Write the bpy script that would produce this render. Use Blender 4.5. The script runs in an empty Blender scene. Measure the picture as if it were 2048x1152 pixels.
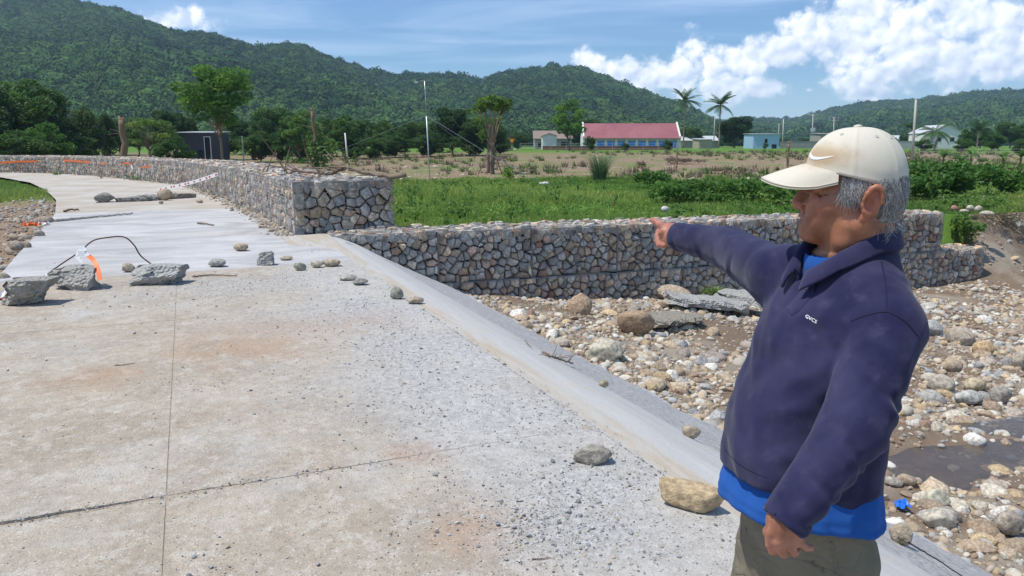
import bpy, bmesh, math, random
import numpy as np
from mathutils import Vector, Matrix, noise as mnoise

random.seed(7)
NR = np.random.default_rng(11)
scene = bpy.context.scene
COL = scene.collection
PI = math.pi

# ------------------------------------------------------------------ camera
FPX, HORIZON, CAM_Z = 1500.0, 290.0, 1.65        # focal length and horizon row in photograph pixels (2048 wide)
PITCH = math.atan((576 - HORIZON) / FPX)
CP, SP = math.cos(PITCH), math.sin(PITCH)
cam = bpy.data.objects.new('camera', bpy.data.cameras.new('camera'))
COL.objects.link(cam)
cam.location = (0, 0, CAM_Z)
cam.rotation_euler = (PI / 2 - PITCH, 0, 0)
cam.data.sensor_width = 36
cam.data.lens = 36 * FPX / 2048
cam.data.clip_start, cam.data.clip_end = 0.05, 12000
scene.camera = cam

# ------------------------------------------------------------------ sun, exposure
SUN_EL, SUN_AZ = math.radians(66), math.radians(-104)      # azimuth from +Y (camera forward), negative = to the left
sun = bpy.data.objects.new('sun', bpy.data.lights.new('sun', 'SUN'))
COL.objects.link(sun)
sun.data.energy, sun.data.angle, sun.data.color = 4.3, math.radians(0.9), (1.0, 0.95, 0.865)
SUNV = Vector((math.sin(SUN_AZ) * math.cos(SUN_EL), math.cos(SUN_AZ) * math.cos(SUN_EL), math.sin(SUN_EL)))
sun.rotation_euler = (-SUNV).to_track_quat('-Z', 'Y').to_euler()
scene.view_settings.view_transform = 'Standard'
scene.view_settings.look = 'None'
scene.view_settings.exposure = 0.18
scene.view_settings.gamma = 1
scene.cycles.use_denoising = True
scene.cycles.max_bounces = 6
scene.cycles.diffuse_bounces = 3
scene.cycles.glossy_bounces = 2
scene.cycles.transmission_bounces = 4
scene.cycles.transparent_max_bounces = 6
scene.cycles.volume_bounces = 0
scene.cycles.sample_clamp_indirect = 6

# ------------------------------------------------------------------ world: sky and clouds
world = bpy.data.worlds.new('World')
scene.world = world
world.use_nodes = True
WT = world.node_tree
WT.nodes.clear()


class NT:
    """tiny helper to chain shader nodes"""
    def __init__(s, tree): s.t = tree
    def n(s, kind, **kw):
        nd = s.t.nodes.new(kind)
        for k, v in kw.items(): setattr(nd, k, v)
        return nd
    def put(s, sock, v):
        if hasattr(v, 'is_linked') or hasattr(v, 'links'): s.t.links.new(v, sock)
        elif v is not None:
            try: sock.default_value = v
            except Exception: sock.default_value = (*v, 1.0)
    def m(s, op, a, b=None, c=None, clamp=False):
        nd = s.n('ShaderNodeMath', operation=op); nd.use_clamp = clamp
        for i, v in enumerate((a, b, c)):
            if v is not None: s.put(nd.inputs[i], v)
        return nd.outputs[0]
    def v(s, op, a, b=None, scale=None):
        nd = s.n('ShaderNodeVectorMath', operation=op)
        s.put(nd.inputs[0], a)
        if b is not None: s.put(nd.inputs[1], b)
        if scale is not None: s.put(nd.inputs['Scale'], scale)
        return nd.outputs['Value'] if op in ('LENGTH', 'DISTANCE', 'DOT_PRODUCT') else nd.outputs['Vector']
    def mix(s, f, a, b, mode='MIX'):
        nd = s.n('ShaderNodeMix', data_type='RGBA', blend_type=mode)
        s.put(nd.inputs[0], f); s.put(nd.inputs[6], a); s.put(nd.inputs[7], b)
        return nd.outputs[2]
    def noise(s, vec, scale, detail=4, rough=0.55, dist=0.0, out='Fac'):
        nd = s.n('ShaderNodeTexNoise')
        if vec is not None: s.put(nd.inputs['Vector'], vec)
        s.put(nd.inputs['Scale'], scale); s.put(nd.inputs['Detail'], detail)
        s.put(nd.inputs['Roughness'], rough); s.put(nd.inputs['Distortion'], dist)
        return nd.outputs[out]
    def vor(s, vec, scale, feature='F1', out='Distance', rnd=1.0):
        nd = s.n('ShaderNodeTexVoronoi', feature=feature)
        if vec is not None: s.put(nd.inputs['Vector'], vec)
        s.put(nd.inputs['Scale'], scale); s.put(nd.inputs['Randomness'], rnd)
        return nd.outputs[out]
    def ramp(s, f, lo, hi, a=0.0, b=1.0):
        nd = s.n('ShaderNodeMapRange', interpolation_type='SMOOTHSTEP'); nd.clamp = True
        s.put(nd.inputs[0], f)
        for i, v in enumerate((lo, hi, a, b)): s.put(nd.inputs[i + 1], v)
        return nd.outputs[0]
    def xyz(s, vec):
        nd = s.n('ShaderNodeSeparateXYZ'); s.put(nd.inputs[0], vec); return nd.outputs
    def comb(s, x, y, z):
        nd = s.n('ShaderNodeCombineXYZ')
        for i, v in enumerate((x, y, z)): s.put(nd.inputs[i], v)
        return nd.outputs[0]


def sky_dir(u, v):
    """azimuth and elevation of a photograph pixel"""
    a, b = (u - 1024) / FPX, (576 - v) / FPX
    x, y, z = a, CP + b * SP, -SP + b * CP
    return math.atan2(x, y), math.atan2(z, math.hypot(x, y))


W = NT(WT)
sky = W.n('ShaderNodeTexSky', sky_type='NISHITA')
sky.sun_disc = False
sky.sun_elevation, sky.sun_rotation = SUN_EL, SUN_AZ
sky.altitude, sky.air_density, sky.dust_density, sky.ozone_density = 50, 1.15, 0.15, 4.0
tc = W.n('ShaderNodeTexCoord').outputs['Generated']
dx, dy, dz = W.xyz(tc)
az = W.m('ARCTAN2', dx, dy)
el = W.m('ARCSINE', dz)
sp = W.comb(az, el, 0.0)
# cumulus heaps: (u, v, half width, half height) in photograph pixels, turned into angles on the sky
heaps = [(1385, 106, 70, 50), (1345, 150, 100, 40), (1520, 120, 150, 50), (1690, 75, 130, 85), (1830, 55, 160, 115), (2000, 85, 170, 95), (1520, 172, 240, 30),
         (1172, 118, 44, 34), (1240, 150, 100, 32), (1618, 180, 26, 14), (1740, 187, 60, 18), (350, 46, 82, 20), (378, 40, 36, 26)]
fld = None
for (u, v, w, h) in heaps:
    a0, e0 = sky_dir(u, v)
    k = W.v('MULTIPLY', W.v('SUBTRACT', sp, (a0, e0, 0)), (FPX / w, FPX / h, 0))
    d = W.m('SUBTRACT', 1.0, W.v('LENGTH', k))
    fld = d if fld is None else W.m('MAXIMUM', fld, d)
def billow(p):
    """cauliflower bumps: rounded cells at three sizes"""
    tot = None
    for sc, am in ((13, .55), (30, .34), (66, .22)):
        d = W.vor(p, sc); q = W.m('MULTIPLY', W.m('SUBTRACT', 0.62, W.m('MULTIPLY', d, d)), am); tot = q if tot is None else W.m('ADD', tot, q)
    return tot


warp = W.v('ADD', sp, W.v('SCALE', W.v('SUBTRACT', W.noise(sp, 22, 3, .6, out='Color'), (.5, .5, .5)), scale=.035))
n1 = billow(warp)
n2 = billow(W.v('ADD', warp, (-0.006, 0.008, 0)))
fine = W.noise(sp, 20, 6, 0.66)
dens = W.m('ADD', fld, W.m('ADD', W.m('MULTIPLY', W.m('SUBTRACT', n1, 0.38), 1.2), W.m('MULTIPLY', W.m('SUBTRACT', fine, 0.5), 2.6)))
alpha = W.m('MULTIPLY', W.ramp(dens, 0.0, 0.62), W.ramp(el, 0.02, 0.10, 0.55, 1.0))
relief = W.m('MULTIPLY', W.m('SUBTRACT', n1, n2), 2.6)
height = W.ramp(el, 0.035, 0.19, 0.42, 0.76)
bright = W.m('ADD', W.m('ADD', height, relief), W.ramp(dens, 1.3, 0.2, -0.12, 0.12), clamp=True)
ccol = W.mix(bright, (5.4, 6.9, 9.2, 1), (14.6, 14.6, 14.7, 1))
# thin high cloud over the whole sky, streaked, and scattered soft cloud elsewhere
pl = W.v('MULTIPLY', tc, W.comb(W.m('DIVIDE', 1.0, W.m('MAXIMUM', dz, 0.05)), W.m('DIVIDE', 1.0, W.m('MAXIMUM', dz, 0.05)), 0.0))
cir = W.noise(W.v('MULTIPLY', pl, (0.42, 0.62, 1)), 0.8, 5, 0.58, 0.5)
thin = W.m('MULTIPLY', W.ramp(cir, 0.40, 0.78), W.ramp(dz, 0.03, 0.16, 0.3, 0.8))
low = W.ramp(dz, 0.0, 0.12, 0.45, 0.0)
blue = W.mix(1.0, sky.outputs[0], (0.66, 0.92, 1.18, 1), 'MULTIPLY')
base = W.mix(W.m('MAXIMUM', thin, low), blue, (6.8, 8.6, 11.4, 1))
bg = W.n('ShaderNodeBackground')
W.put(bg.inputs[0], W.mix(alpha, base, ccol))
bg.inputs[1].default_value = 0.10
W.put(W.n('ShaderNodeOutputWorld').inputs[0], bg.outputs[0])
world.cycles.sampling_method = 'MANUAL'
world.cycles.sample_map_resolution = 256

# ------------------------------------------------------------------ helpers
E_ = np.array([-0.395, 0.9187]); N_ = np.array([0.9187, 0.395])     # along the road / across it (to its right)


def R(s, t, z=0.0):
    return np.array([E_[0] * s + N_[0] * t, E_[1] * s + N_[1] * t, z])


def ray(u, v):
    a, b = (u - 1024) / FPX, (576 - v) / FPX
    return np.array([a, CP + b * SP, -SP + b * CP])


def G(u, v, z=0.0):
    r = ray(u, v); return r * ((z - CAM_Z) / r[2]) + np.array([0, 0, CAM_Z])


def D(u, v, y):
    r = ray(u, v); return r * (y / r[1]) + np.array([0, 0, CAM_Z])


def sm(a, b, x):
    x = np.clip((x - a) / (b - a), 0, 1); return x * x * (3 - 2 * x)


def _hash(ix, iy, iz, seed):
    h = (ix.astype(np.int64) * 374761393 + iy.astype(np.int64) * 668265263 + iz.astype(np.int64) * 2147483647 + seed * 1274126177) & 0xffffffff
    h = ((h ^ (h >> 13)) * 1274126177) & 0xffffffff
    return ((h ^ (h >> 16)) & 0xffff) / 32767.5 - 1.0


def vnoise(P, freq=1.0, seed=0, octaves=1):
    P = np.asarray(P, float)
    out, amp, tot = 0, 1.0, 0
    for o in range(octaves):
        Q = P * freq * 2 ** o
        i = np.floor(Q); f = Q - i; f = f * f * (3 - 2 * f)
        ix, iy, iz = (i[..., k] for k in range(3))
        fx, fy, fz = (f[..., k] for k in range(3))
        v = 0
        for a in (0, 1):
            for b in (0, 1):
                for c in (0, 1):
                    w = (fx if a else 1 - fx) * (fy if b else 1 - fy) * (fz if c else 1 - fz)
                    v = v + w * _hash(ix + a, iy + b, iz + c, seed + o)
        out = out + v * amp; tot += amp; amp *= 0.5
    return out / tot


def vn2(x, y, freq=1.0, seed=0, octaves=1):
    x, y = np.broadcast_arrays(np.asarray(x, float), np.asarray(y, float))
    return vnoise(np.stack([x, y, np.zeros_like(x) + 0.37], -1), freq, seed, octaves)


def tag(o, label=None, cat=None, group=None, kind=None):
    if label: o['label'] = label
    if cat: o['category'] = cat
    if group: o['group'] = group
    if kind: o['kind'] = kind
    return o


def obj(name, me, mat=None, parent=None, loc=None):
    o = bpy.data.objects.new(name, me)
    COL.objects.link(o)
    if mat is not None and me is not None and not me.materials: me.materials.append(mat)
    if parent is not None: o.parent = parent
    if loc is not None: o.location = loc
    return o


def empty(name, loc=(0, 0, 0), rz=0.0):
    o = bpy.data.objects.new(name, None)
    COL.objects.link(o); o.location = loc; o.rotation_euler = (0, 0, rz)
    o.empty_display_size = 0.1
    return o


def mesh(name, V, Fc, smooth=False, col=None, mi=None):
    """V (n,3); Fc: array (m,k) or list of tuples; col (n,3) point colours"""
    me = bpy.data.meshes.new(name)
    V = np.asarray(V, np.float32)
    if isinstance(Fc, np.ndarray):
        m, k = Fc.shape
        me.vertices.add(len(V)); me.vertices.foreach_set('co', V.ravel())
        me.loops.add(m * k); me.loops.foreach_set('vertex_index', Fc.astype(np.int32).ravel())
        me.polygons.add(m)
        me.polygons.foreach_set('loop_start', np.arange(0, m * k, k, dtype=np.int32))
        me.update(calc_edges=True)
    else:
        me.from_pydata(V.tolist(), [], [tuple(int(i) for i in f) for f in Fc])
    if mi is not None: me.polygons.foreach_set('material_index', np.asarray(mi, np.int32))
    me.polygons.foreach_set('use_smooth', np.full(len(me.polygons), smooth, bool))
    if col is None: col = np.ones((len(V), 3))
    a = me.color_attributes.new('Col', 'FLOAT_COLOR', 'POINT')
    c4 = np.ones((len(V), 4), np.float32); c4[:, :3] = col
    a.data.foreach_set('color', c4.ravel())
    me.update()
    return me


class MB:
    """collects shapes into one mesh"""
    def __init__(s): s.V, s.F, s.C, s.n = [], [], [], 0
    def add(s, V, Fc, c=(1, 1, 1)):
        V = np.asarray(V, float); s.V.append(V)
        s.C.append(np.broadcast_to(np.asarray(c, float), (len(V), 3)))
        s.F += [tuple(int(i) + s.n for i in f) for f in Fc]; s.n += len(V)
        return s
    def box(s, lo, hi, c=(1, 1, 1), M=None):
        x0, y0, z0 = lo; x1, y1, z1 = hi
        V = np.array([[x, y, z] for z in (z0, z1) for x, y in ((x0, y0), (x1, y0), (x1, y1), (x0, y1))], float)
        if M is not None: V = V @ np.array(M)[:3, :3].T + np.array(M)[:3, 3]
        return s.add(V, [(3, 2, 1, 0), (4, 5, 6, 7), (0, 1, 5, 4), (1, 2, 6, 5), (2, 3, 7, 6), (3, 0, 4, 7)], c)
    def tube(s, pts, rad, k=6, c=(1, 1, 1), cap=True):
        pts = np.asarray(pts, float); n = len(pts)
        rad = np.broadcast_to(np.asarray(rad, float), (n,))
        V = []; ref = None
        for i in range(n):
            d = pts[min(i + 1, n - 1)] - pts[max(i - 1, 0)]; d = d / (np.linalg.norm(d) + 1e-9)
            if ref is None: ref = np.array([1, 0, 0]) if abs(d[0]) < 0.8 else np.array([0, 1, 0])
            a = ref - d * (ref @ d); a /= np.linalg.norm(a) + 1e-9; b = np.cross(d, a); ref = a
            for j in range(k):
                th = 2 * PI * j / k; V.append(pts[i] + rad[i] * (math.cos(th) * a + math.sin(th) * b))
        Fc = [(i * k + j, i * k + (j + 1) % k, (i + 1) * k + (j + 1) % k, (i + 1) * k + j) for i in range(n - 1) for j in range(k)]
        if cap: Fc += [tuple(range(k - 1, -1, -1)), tuple((n - 1) * k + j for j in range(k))]
        return s.add(V, Fc, c)
    def prism(s, poly, z0, z1, c=(1, 1, 1)):
        """poly: list of (x, y) counter-clockwise"""
        n = len(poly)
        V = [(x, y, z0) for x, y in poly] + [(x, y, z1) for x, y in poly]
        return s.add(V, [tuple(range(n - 1, -1, -1)), tuple(range(n, 2 * n))] + [(i, (i + 1) % n, n + (i + 1) % n, n + i) for i in range(n)], c)
    def quads(s, V, c): return s.add(V, np.arange(len(V)).reshape(-1, 4).tolist(), c)
    def mesh(s, name='m', smooth=False):
        return mesh(name, np.concatenate(s.V), s.F, smooth, np.concatenate(s.C))
    def build(s, name, mat, parent=None, smooth=False, loc=None):
        return obj(name, s.mesh(name, smooth), mat, parent, loc)


def ico(sub):
    bm = bmesh.new(); bmesh.ops.create_icosphere(bm, subdivisions=sub, radius=1)
    V = np.array([v.co[:] for v in bm.verts]); Fc = np.array([[v.index for v in f.verts] for f in bm.faces]); bm.free()
    return V / np.linalg.norm(V, axis=1)[:, None], Fc


ICO = {k: ico(k) for k in (1, 2, 3, 4)}


def rock(sub=3, scale=(1, 1, 1), angular=0.5, rough=0.06, seed=0, nplane=14):
    """a stone: a sphere cut by random planes (angular) or nearly round, with a rough skin"""
    rg = np.random.default_rng(seed)
    V, Fc = ICO[sub]
    pn = rg.normal(size=(nplane, 3)); pn /= np.linalg.norm(pn, axis=1)[:, None]
    pd = rg.uniform(0.62, 0.95, nplane)
    k = np.maximum(V @ pn.T, 1e-3)
    r = np.minimum((pd / k).min(1), 1.15)
    r = r * angular + (1 - angular) * (0.9 + 0.12 * vnoise(V, 1.3, seed))
    r = r * (1 + rough * 1.5 * vnoise(V + seed * 3.1, 2.6, seed + 5, 3))
    return V * r[:, None] * np.array(scale), Fc


def rotm(rg):
    q = rg.normal(size=4); q /= np.linalg.norm(q); w, x, y, z = q
    return np.array([[1 - 2 * (y * y + z * z), 2 * (x * y - z * w), 2 * (x * z + y * w)], [2 * (x * y + z * w), 1 - 2 * (x * x + z * z), 2 * (y * z - x * w)],
                     [2 * (x * z - y * w), 2 * (y * z + x * w), 1 - 2 * (x * x + y * y)]])


def rotz(a):
    c, s = math.cos(a), math.sin(a); return np.array([[c, -s, 0], [s, c, 0], [0, 0, 1.0]])


# ------------------------------------------------------------------ materials
def new_mat(name):
    m = bpy.data.materials.new(name); m.use_nodes = True; m.node_tree.nodes.clear()
    t = NT(m.node_tree)
    return m, t


def finish(t, col, rough=0.8, bump=None, bstr=0.3, bdist=0.02, spec=0.3, trans=0.0, metal=0.0, sheen=0.0, sss=0.0, normal=None):
    b = t.n('ShaderNodeBsdfPrincipled')
    t.put(b.inputs['Base Color'], col); t.put(b.inputs['Roughness'], rough)
    b.inputs['Specular IOR Level'].default_value = spec; b.inputs['Metallic'].default_value = metal
    if sheen: b.inputs['Sheen Weight'].default_value = sheen; b.inputs['Sheen Roughness'].default_value = 0.5
    if sss:
        b.inputs['Subsurface Weight'].default_value = sss; b.inputs['Subsurface Radius'].default_value = (0.012, 0.004, 0.002)
        b.inputs['Subsurface Scale'].default_value = 1.0
    if bump is not None:
        bn = t.n('ShaderNodeBump'); bn.inputs['Strength'].default_value = bstr; bn.inputs['Distance'].default_value = bdist
        t.put(bn.inputs['Height'], bump); t.put(b.inputs['Normal'], bn.outputs[0])
    out = b.outputs[0]
    if trans:
        tr = t.n('ShaderNodeBsdfTranslucent'); t.put(tr.inputs[0], col)
        mx = t.n('ShaderNodeMixShader'); mx.inputs[0].default_value = trans
        t.put(mx.inputs[1], out); t.put(mx.inputs[2], tr.outputs[0]); out = mx.outputs[0]
    t.put(t.n('ShaderNodeOutputMaterial').inputs[0], out)


def wpos(t): return t.n('ShaderNodeNewGeometry').outputs['Position']
def opos(t): return t.n('ShaderNodeTexCoord').outputs['Object']
def attr(t, name='Col'): return t.n('ShaderNodeAttribute', attribute_name=name).outputs['Color']


def simple(name, col, rough=0.7, var=0.25, scale=8.0, bstr=0.2, bdist=0.01, spec=0.3, metal=0.0, trans=0.0, useattr=False, sheen=0.0):
    """plain coloured material with noise mottling and slight relief"""
    m, t = new_mat(name)
    p = opos(t)
    nz = t.noise(p, scale, 5, 0.6)
    c = t.mix(1.0, attr(t), col + (1,), 'MULTIPLY') if useattr else col + (1,)
    dark = tuple(x * (1 - var) for x in (1, 1, 1)) + (1,); lite = tuple(1 + var for _ in range(3)) + (1,)
    c = t.mix(1.0, c, t.mix(nz, dark, lite), 'MULTIPLY')
    finish(t, c, rough, nz, bstr, bdist, spec, trans, metal, sheen)
    return m


def stone_mat(name, scale=9.0, bstr=0.5):
    """stone colour comes from the object colour and the point colour"""
    m, t = new_mat(name)
    p = opos(t)
    oc = t.n('ShaderNodeObjectInfo').outputs['Color']
    c = t.mix(1.0, attr(t), oc, 'MULTIPLY')
    n1 = t.noise(p, scale, 6, 0.62); n2 = t.noise(p, scale * 5, 3, 0.6)
    c = t.mix(1.0, c, t.mix(t.ramp(n1, .3, .7), (0.60, 0.585, 0.57, 1), (1.38, 1.36, 1.32, 1)), 'MULTIPLY')
    c = t.mix(t.ramp(n2, 0.55, 0.75, 0, 0.45), c, (0.5, 0.48, 0.44, 1)); c = t.mix(t.ramp(n2, 0.42, 0.25, 0, 0.5), c, (0.12, 0.11, 0.10, 1))
    finish(t, c, 0.85, t.m('ADD', n1, t.m('MULTIPLY', n2, 0.4)), bstr, 0.02, 0.2)
    return m

# ------------------------------------------------------------------ scatter with geometry nodes (for uncountable stuff)
def scatter(name, pts, scl, rot, protos, mat, tint, kind='stuff', label=None, cat=None):
    """one object: a point cloud mesh that instances a few shapes"""
    n = len(pts)
    me = bpy.data.meshes.new(name)
    me.vertices.add(n); me.vertices.foreach_set('co', np.asarray(pts, np.float32).ravel())
    for nm, ty, key, arr in (('scl', 'FLOAT_VECTOR', 'vector', scl), ('rot', 'FLOAT_VECTOR', 'vector', rot), ('tint', 'FLOAT_COLOR', 'color', tint)):
        a = me.attributes.new(nm, ty, 'POINT')
        arr = np.asarray(arr, np.float32)
        if nm == 'tint': arr = np.concatenate([arr, np.ones((n, 1), np.float32)], 1)
        a.data.foreach_set(key, arr.ravel())
    a = me.attributes.new('pick', 'INT', 'POINT')
    a.data.foreach_set('value', NR.integers(0, len(protos), n).astype(np.int32))
    o = obj(name, me)
    col = bpy.data.collections.new(name + '_shapes')
    for i, (V, Fc, smooth) in enumerate(protos):
        pm = mesh(name + '_shape', V, Fc, smooth); pm.materials.append(mat)
        col.objects.link(bpy.data.objects.new('%s_shape_%02d' % (name, i), pm))
    ng = bpy.data.node_groups.new(name, 'GeometryNodeTree')
    ng.interface.new_socket('Geometry', in_out='INPUT', socket_type='NodeSocketGeometry')
    ng.interface.new_socket('Geometry', in_out='OUTPUT', socket_type='NodeSocketGeometry')
    N = ng.nodes; L = ng.links
    gi, go = N.new('NodeGroupInput'), N.new('NodeGroupOutput')
    ip = N.new('GeometryNodeInstanceOnPoints'); ci = N.new('GeometryNodeCollectionInfo')
    ci.inputs[0].default_value = col; ci.inputs[1].default_value = True; ci.inputs[2].default_value = True
    m2p = N.new('GeometryNodeMeshToPoints')
    L.new(gi.outputs[0], m2p.inputs[0]); L.new(m2p.outputs[0], ip.inputs['Points'])
    L.new(ci.outputs[0], ip.inputs['Instance']); ip.inputs['Pick Instance'].default_value = True
    for nm, ty, sock in (('pick', 'INT', 'Instance Index'), ('scl', 'FLOAT_VECTOR', 'Scale'), ('rot', 'FLOAT_VECTOR', 'Rotation')):
        na = N.new('GeometryNodeInputNamedAttribute'); na.data_type = ty; na.inputs[0].default_value = nm
        L.new(na.outputs[0], ip.inputs[sock])
    L.new(ip.outputs[0], go.inputs[0])
    o.modifiers.new('scatter', 'NODES').node_group = ng
    return tag(o, label, cat, None, kind)


def tint_of(t):
    return t.n('ShaderNodeAttribute', attribute_name='tint', attribute_type='INSTANCER').outputs['Color']


# ------------------------------------------------------------------ lie of the land
RIGHT = np.array([(-6, 2.15), (10.7, 2.15), (13.4, 2.15), (14.35, 1.76), (19.6, 1.5), (25.8, .95), (34.5, -.1), (39.1, -1.7), (46.5, -4.4), (52.7, -7.6), (55.5, -11), (57, -16), (58, -26)])
LEFT = np.array([(-6, -2.3), (10.7, -2.26), (14.5, -2.55), (20.9, -2.96), (26.6, -3.7), (33, -4.9), (39.7, -6.45), (46, -8.6), (50, -10.2), (51.5, -13), (52.5, -17), (53, -26)])
CREEK_Z = -1.52
ck = [G(2048, 912, CREEK_Z), G(1790, 990, CREEK_Z)]
ckd = (ck[1] - ck[0])[:2]; ckd /= np.linalg.norm(ckd)


def creek_off(x, y):
    """signed distance across the creek line"""
    px, py = x - ck[0][0], y - ck[0][1]
    return px * -ckd[1] + py * ckd[0] + 0.25 * np.sin((px * ckd[0] + py * ckd[1]) * 1.3), px * ckd[0] + py * ckd[1]


def field_z(x, y):
    return -0.30 + 1.30 * sm(38, 150, y) + 0.05 * vn2(x, y, 0.35, 3, 2)


def river_z(s, t):
    x, y = E_[0] * s + N_[0] * t, E_[1] * s + N_[1] * t
    z = -1.12 - 0.50 * sm(4.4, 9.5, t) * sm(-4, 13, s + 3) - 0.32 * sm(9, 19, t) - 0.10 * sm(4.5, 7, t)
    z = z + 0.10 * vn2(x, y, 0.55, 9, 3) * sm(4.6, 5.8, t) + 0.03 * vn2(x, y, 3.0, 12, 2)
    z = z + 0.28 * np.exp(-(((s - 11.6) / 1.4) ** 2 + ((t - 8.6) / 1.8) ** 2)) - 0.10 * sm(11.5, 13.6, s) * sm(8, 5, t)
    d, a = creek_off(x, y)
    z = np.minimum(z, np.where(a < 2.2, CREEK_Z - 0.075 + 0.28 * np.abs(d) ** 1.5 + 0.03 * vn2(x, y, 4, 4), 9))
    bank = sm(12.6, 16.5, s + 0.8 * vn2(x, y, 0.5, 21, 2)) * sm(19.2, 21.0, t)
    z = z * (1 - bank) + (-0.35 + 0.1 * vn2(x, y, 1.0, 31, 2)) * bank
    behind = (s > 14.3) & (t < 19.6)
    return np.where(behind, -2.7, z)


def sheet(svals, tvals, zf):
    S, T = np.meshgrid(svals, tvals, indexing='ij')
    X, Y = E_[0] * S + N_[0] * T, E_[1] * S + N_[1] * T
    Z = zf(S, T, X, Y)
    a, b = S.shape
    idx = np.arange(a * b).reshape(a, b)
    Fc = np.stack([idx[:-1, :-1], idx[:-1, 1:], idx[1:, 1:], idx[1:, :-1]], -1).reshape(-1, 4)[:, ::-1]
    return np.stack([X, Y, Z], -1).reshape(-1, 3), np.ascontiguousarray(Fc)


def ground_f(S, T, X, Y):
    z = field_z(X, Y)
    tl = np.interp(S, LEFT[:, 0], LEFT[:, 1]); tr = np.interp(S, RIGHT[:, 0], RIGHT[:, 1])
    left = T < tl - 0.05
    zl = -0.16 - 0.12 * sm(0, 3, tl - T) + 0.10 * vn2(X, Y, 0.5, 2, 3) * sm(0, 1.5, tl - T) + 0.05 * vn2(X, Y, 2.5, 6, 2)
    far = sm(50, 62, S)
    z = np.where(left, zl * (1 - far) + z * far, z)
    road = (T >= tl - 0.05) & (T <= tr + 2.2) & (S < 60)
    z = np.where(road, -0.16, z)
    pit = (T > 2.6) & (((S < 14.5) & (T < 20.2)) | ((S < 19.0) & (T >= 20.2) & (T < 58)))
    z = np.where(pit, -3.2, z)
    return z


sv = np.concatenate([[-600, -300, -120, -60, -30, -15], np.arange(-8, 14.3, 0.5), [14.35, 14.55], np.arange(14.8, 64, 0.4), np.geomspace(65, 1500, 70)])
tv = np.concatenate([-np.geomspace(1200, 26, 50), np.arange(-25, 24, 0.4), np.geomspace(24.4, 1200, 70)])
m_ground, t = new_mat('ground')
p = wpos(t)
px_, py_, pz_ = t.xyz(p)
sx = t.v('DOT_PRODUCT', p, (E_[0], E_[1], 0)); tx = t.v('DOT_PRODUCT', p, (N_[0], N_[1], 0))
nA = t.noise(p, 0.22, 5, 0.6); nB = t.noise(p, 1.7, 6, 0.65); nC = t.noise(p, 11, 4, 0.7)
green = t.mix(nB, (0.06, 0.14, 0.022, 1), (0.15, 0.25, 0.045, 1))
soil = t.mix(nB, (0.17, 0.115, 0.075, 1), (0.33, 0.245, 0.165, 1))
soil = t.mix(t.ramp(nC, 0.55, 0.75), soil, (0.38, 0.32, 0.25, 1))
yd = t.m('ADD', py_, t.m('MULTIPLY', t.m('SUBTRACT', nA, 0.5), 16))
dirt = t.m('MULTIPLY', t.ramp(yd, 39, 43), t.ramp(yd, 118, 96))
dirt = t.m('MULTIPLY', dirt, t.ramp(nA, 0.60, 0.48, 0.35, 1.0))
tl_left = t.m('MULTIPLY', t.ramp(tx, -1.0, -2.2), t.ramp(sx, 70, 50))
dirt = t.m('MAXIMUM', dirt, t.m('MULTIPLY', tl_left, t.ramp(t.m('ADD', sx, t.m('MULTIPLY', nA, 6)), 34, 30)))
c = t.mix(dirt, green, soil)
finish(t, c, 0.95, t.m('ADD', nB, t.m('MULTIPLY', nC, 0.5)), 0.7, 0.10, 0.1)
V, Fc = sheet(sv, tv, ground_f)
tag(obj('ground', mesh('ground', V, Fc, True), m_ground), kind='structure')

# ------------------------------------------------------------------ hills and their forest
def prof(tab, floor=288):
    us = np.array([a for a, b in tab], float); vs = np.array([b for a, b in tab], float)
    A = np.array([sky_dir(u, v) for u, v in tab])
    return A[:, 0], np.tan(A[:, 1])


RIDGES = {
    'near': (prof([(-900, 60), (-500, -20), (-200, -30), (0, -6), (120, -2), (240, 20), (330, 62), (410, 68), (480, 86), (505, 96), (560, 90), (600, 90), (640, 108), (700, 130), (760, 152),
                   (830, 152), (900, 150), (960, 164), (1010, 146), (1060, 140), (1110, 138), (1165, 136), (1210, 156), (1300, 190), (1370, 214), (1430, 244), (1480, 280), (1560, 288), (2100, 288), (2900, 288)]), 330, 880, 150),
    'right': (prof([(-900, 288), (1200, 288), (1330, 262), (1420, 244), (1500, 240), (1580, 241), (1650, 226), (1700, 212), (1760, 204), (1830, 204), (1890, 196), (1940, 188), (2048, 184), (2300, 160), (2900, 190)]), 620, 1500, 200),
    'far': (prof([(-900, 200), (-100, 60), (100, 40), (180, 28), (228, 19), (280, 34), (320, 52), (360, 80), (480, 140), (700, 220), (900, 288), (2900, 288)]), 1050, 1560, 120),
}


def hill_z(key, A, Rr):
    (ta, tt), r0, r1, rs = RIDGES[key]
    x, y = Rr * np.sin(A), Rr * np.cos(A)
    rp = r1 + rs * vnoise(np.stack([A * 3, A * 0, A * 0 + 2.2], -1), 1, 5, 2)
    H = np.interp(A, ta, tt) * rp + 1.65 - 4.0
    q = (Rr - r0) / (rp - r0)
    up = np.clip(q, 0, 1); shape = np.where(q < 1, up ** 1.25 * (1.18 - 0.18 * up), 1 - 0.55 * sm(1, 2.0, q))
    spur = vn2(x, y, 1 / 210, 8, 3) * 26 * np.clip(H / 120, 0, 1) * np.clip(up * (1 - up) * 4, 0, 1)
    z = H * shape + spur
    return np.where(q < 0, 0.5 + 6 * q, np.maximum(z, 0.6) + 0.8 * up)


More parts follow.
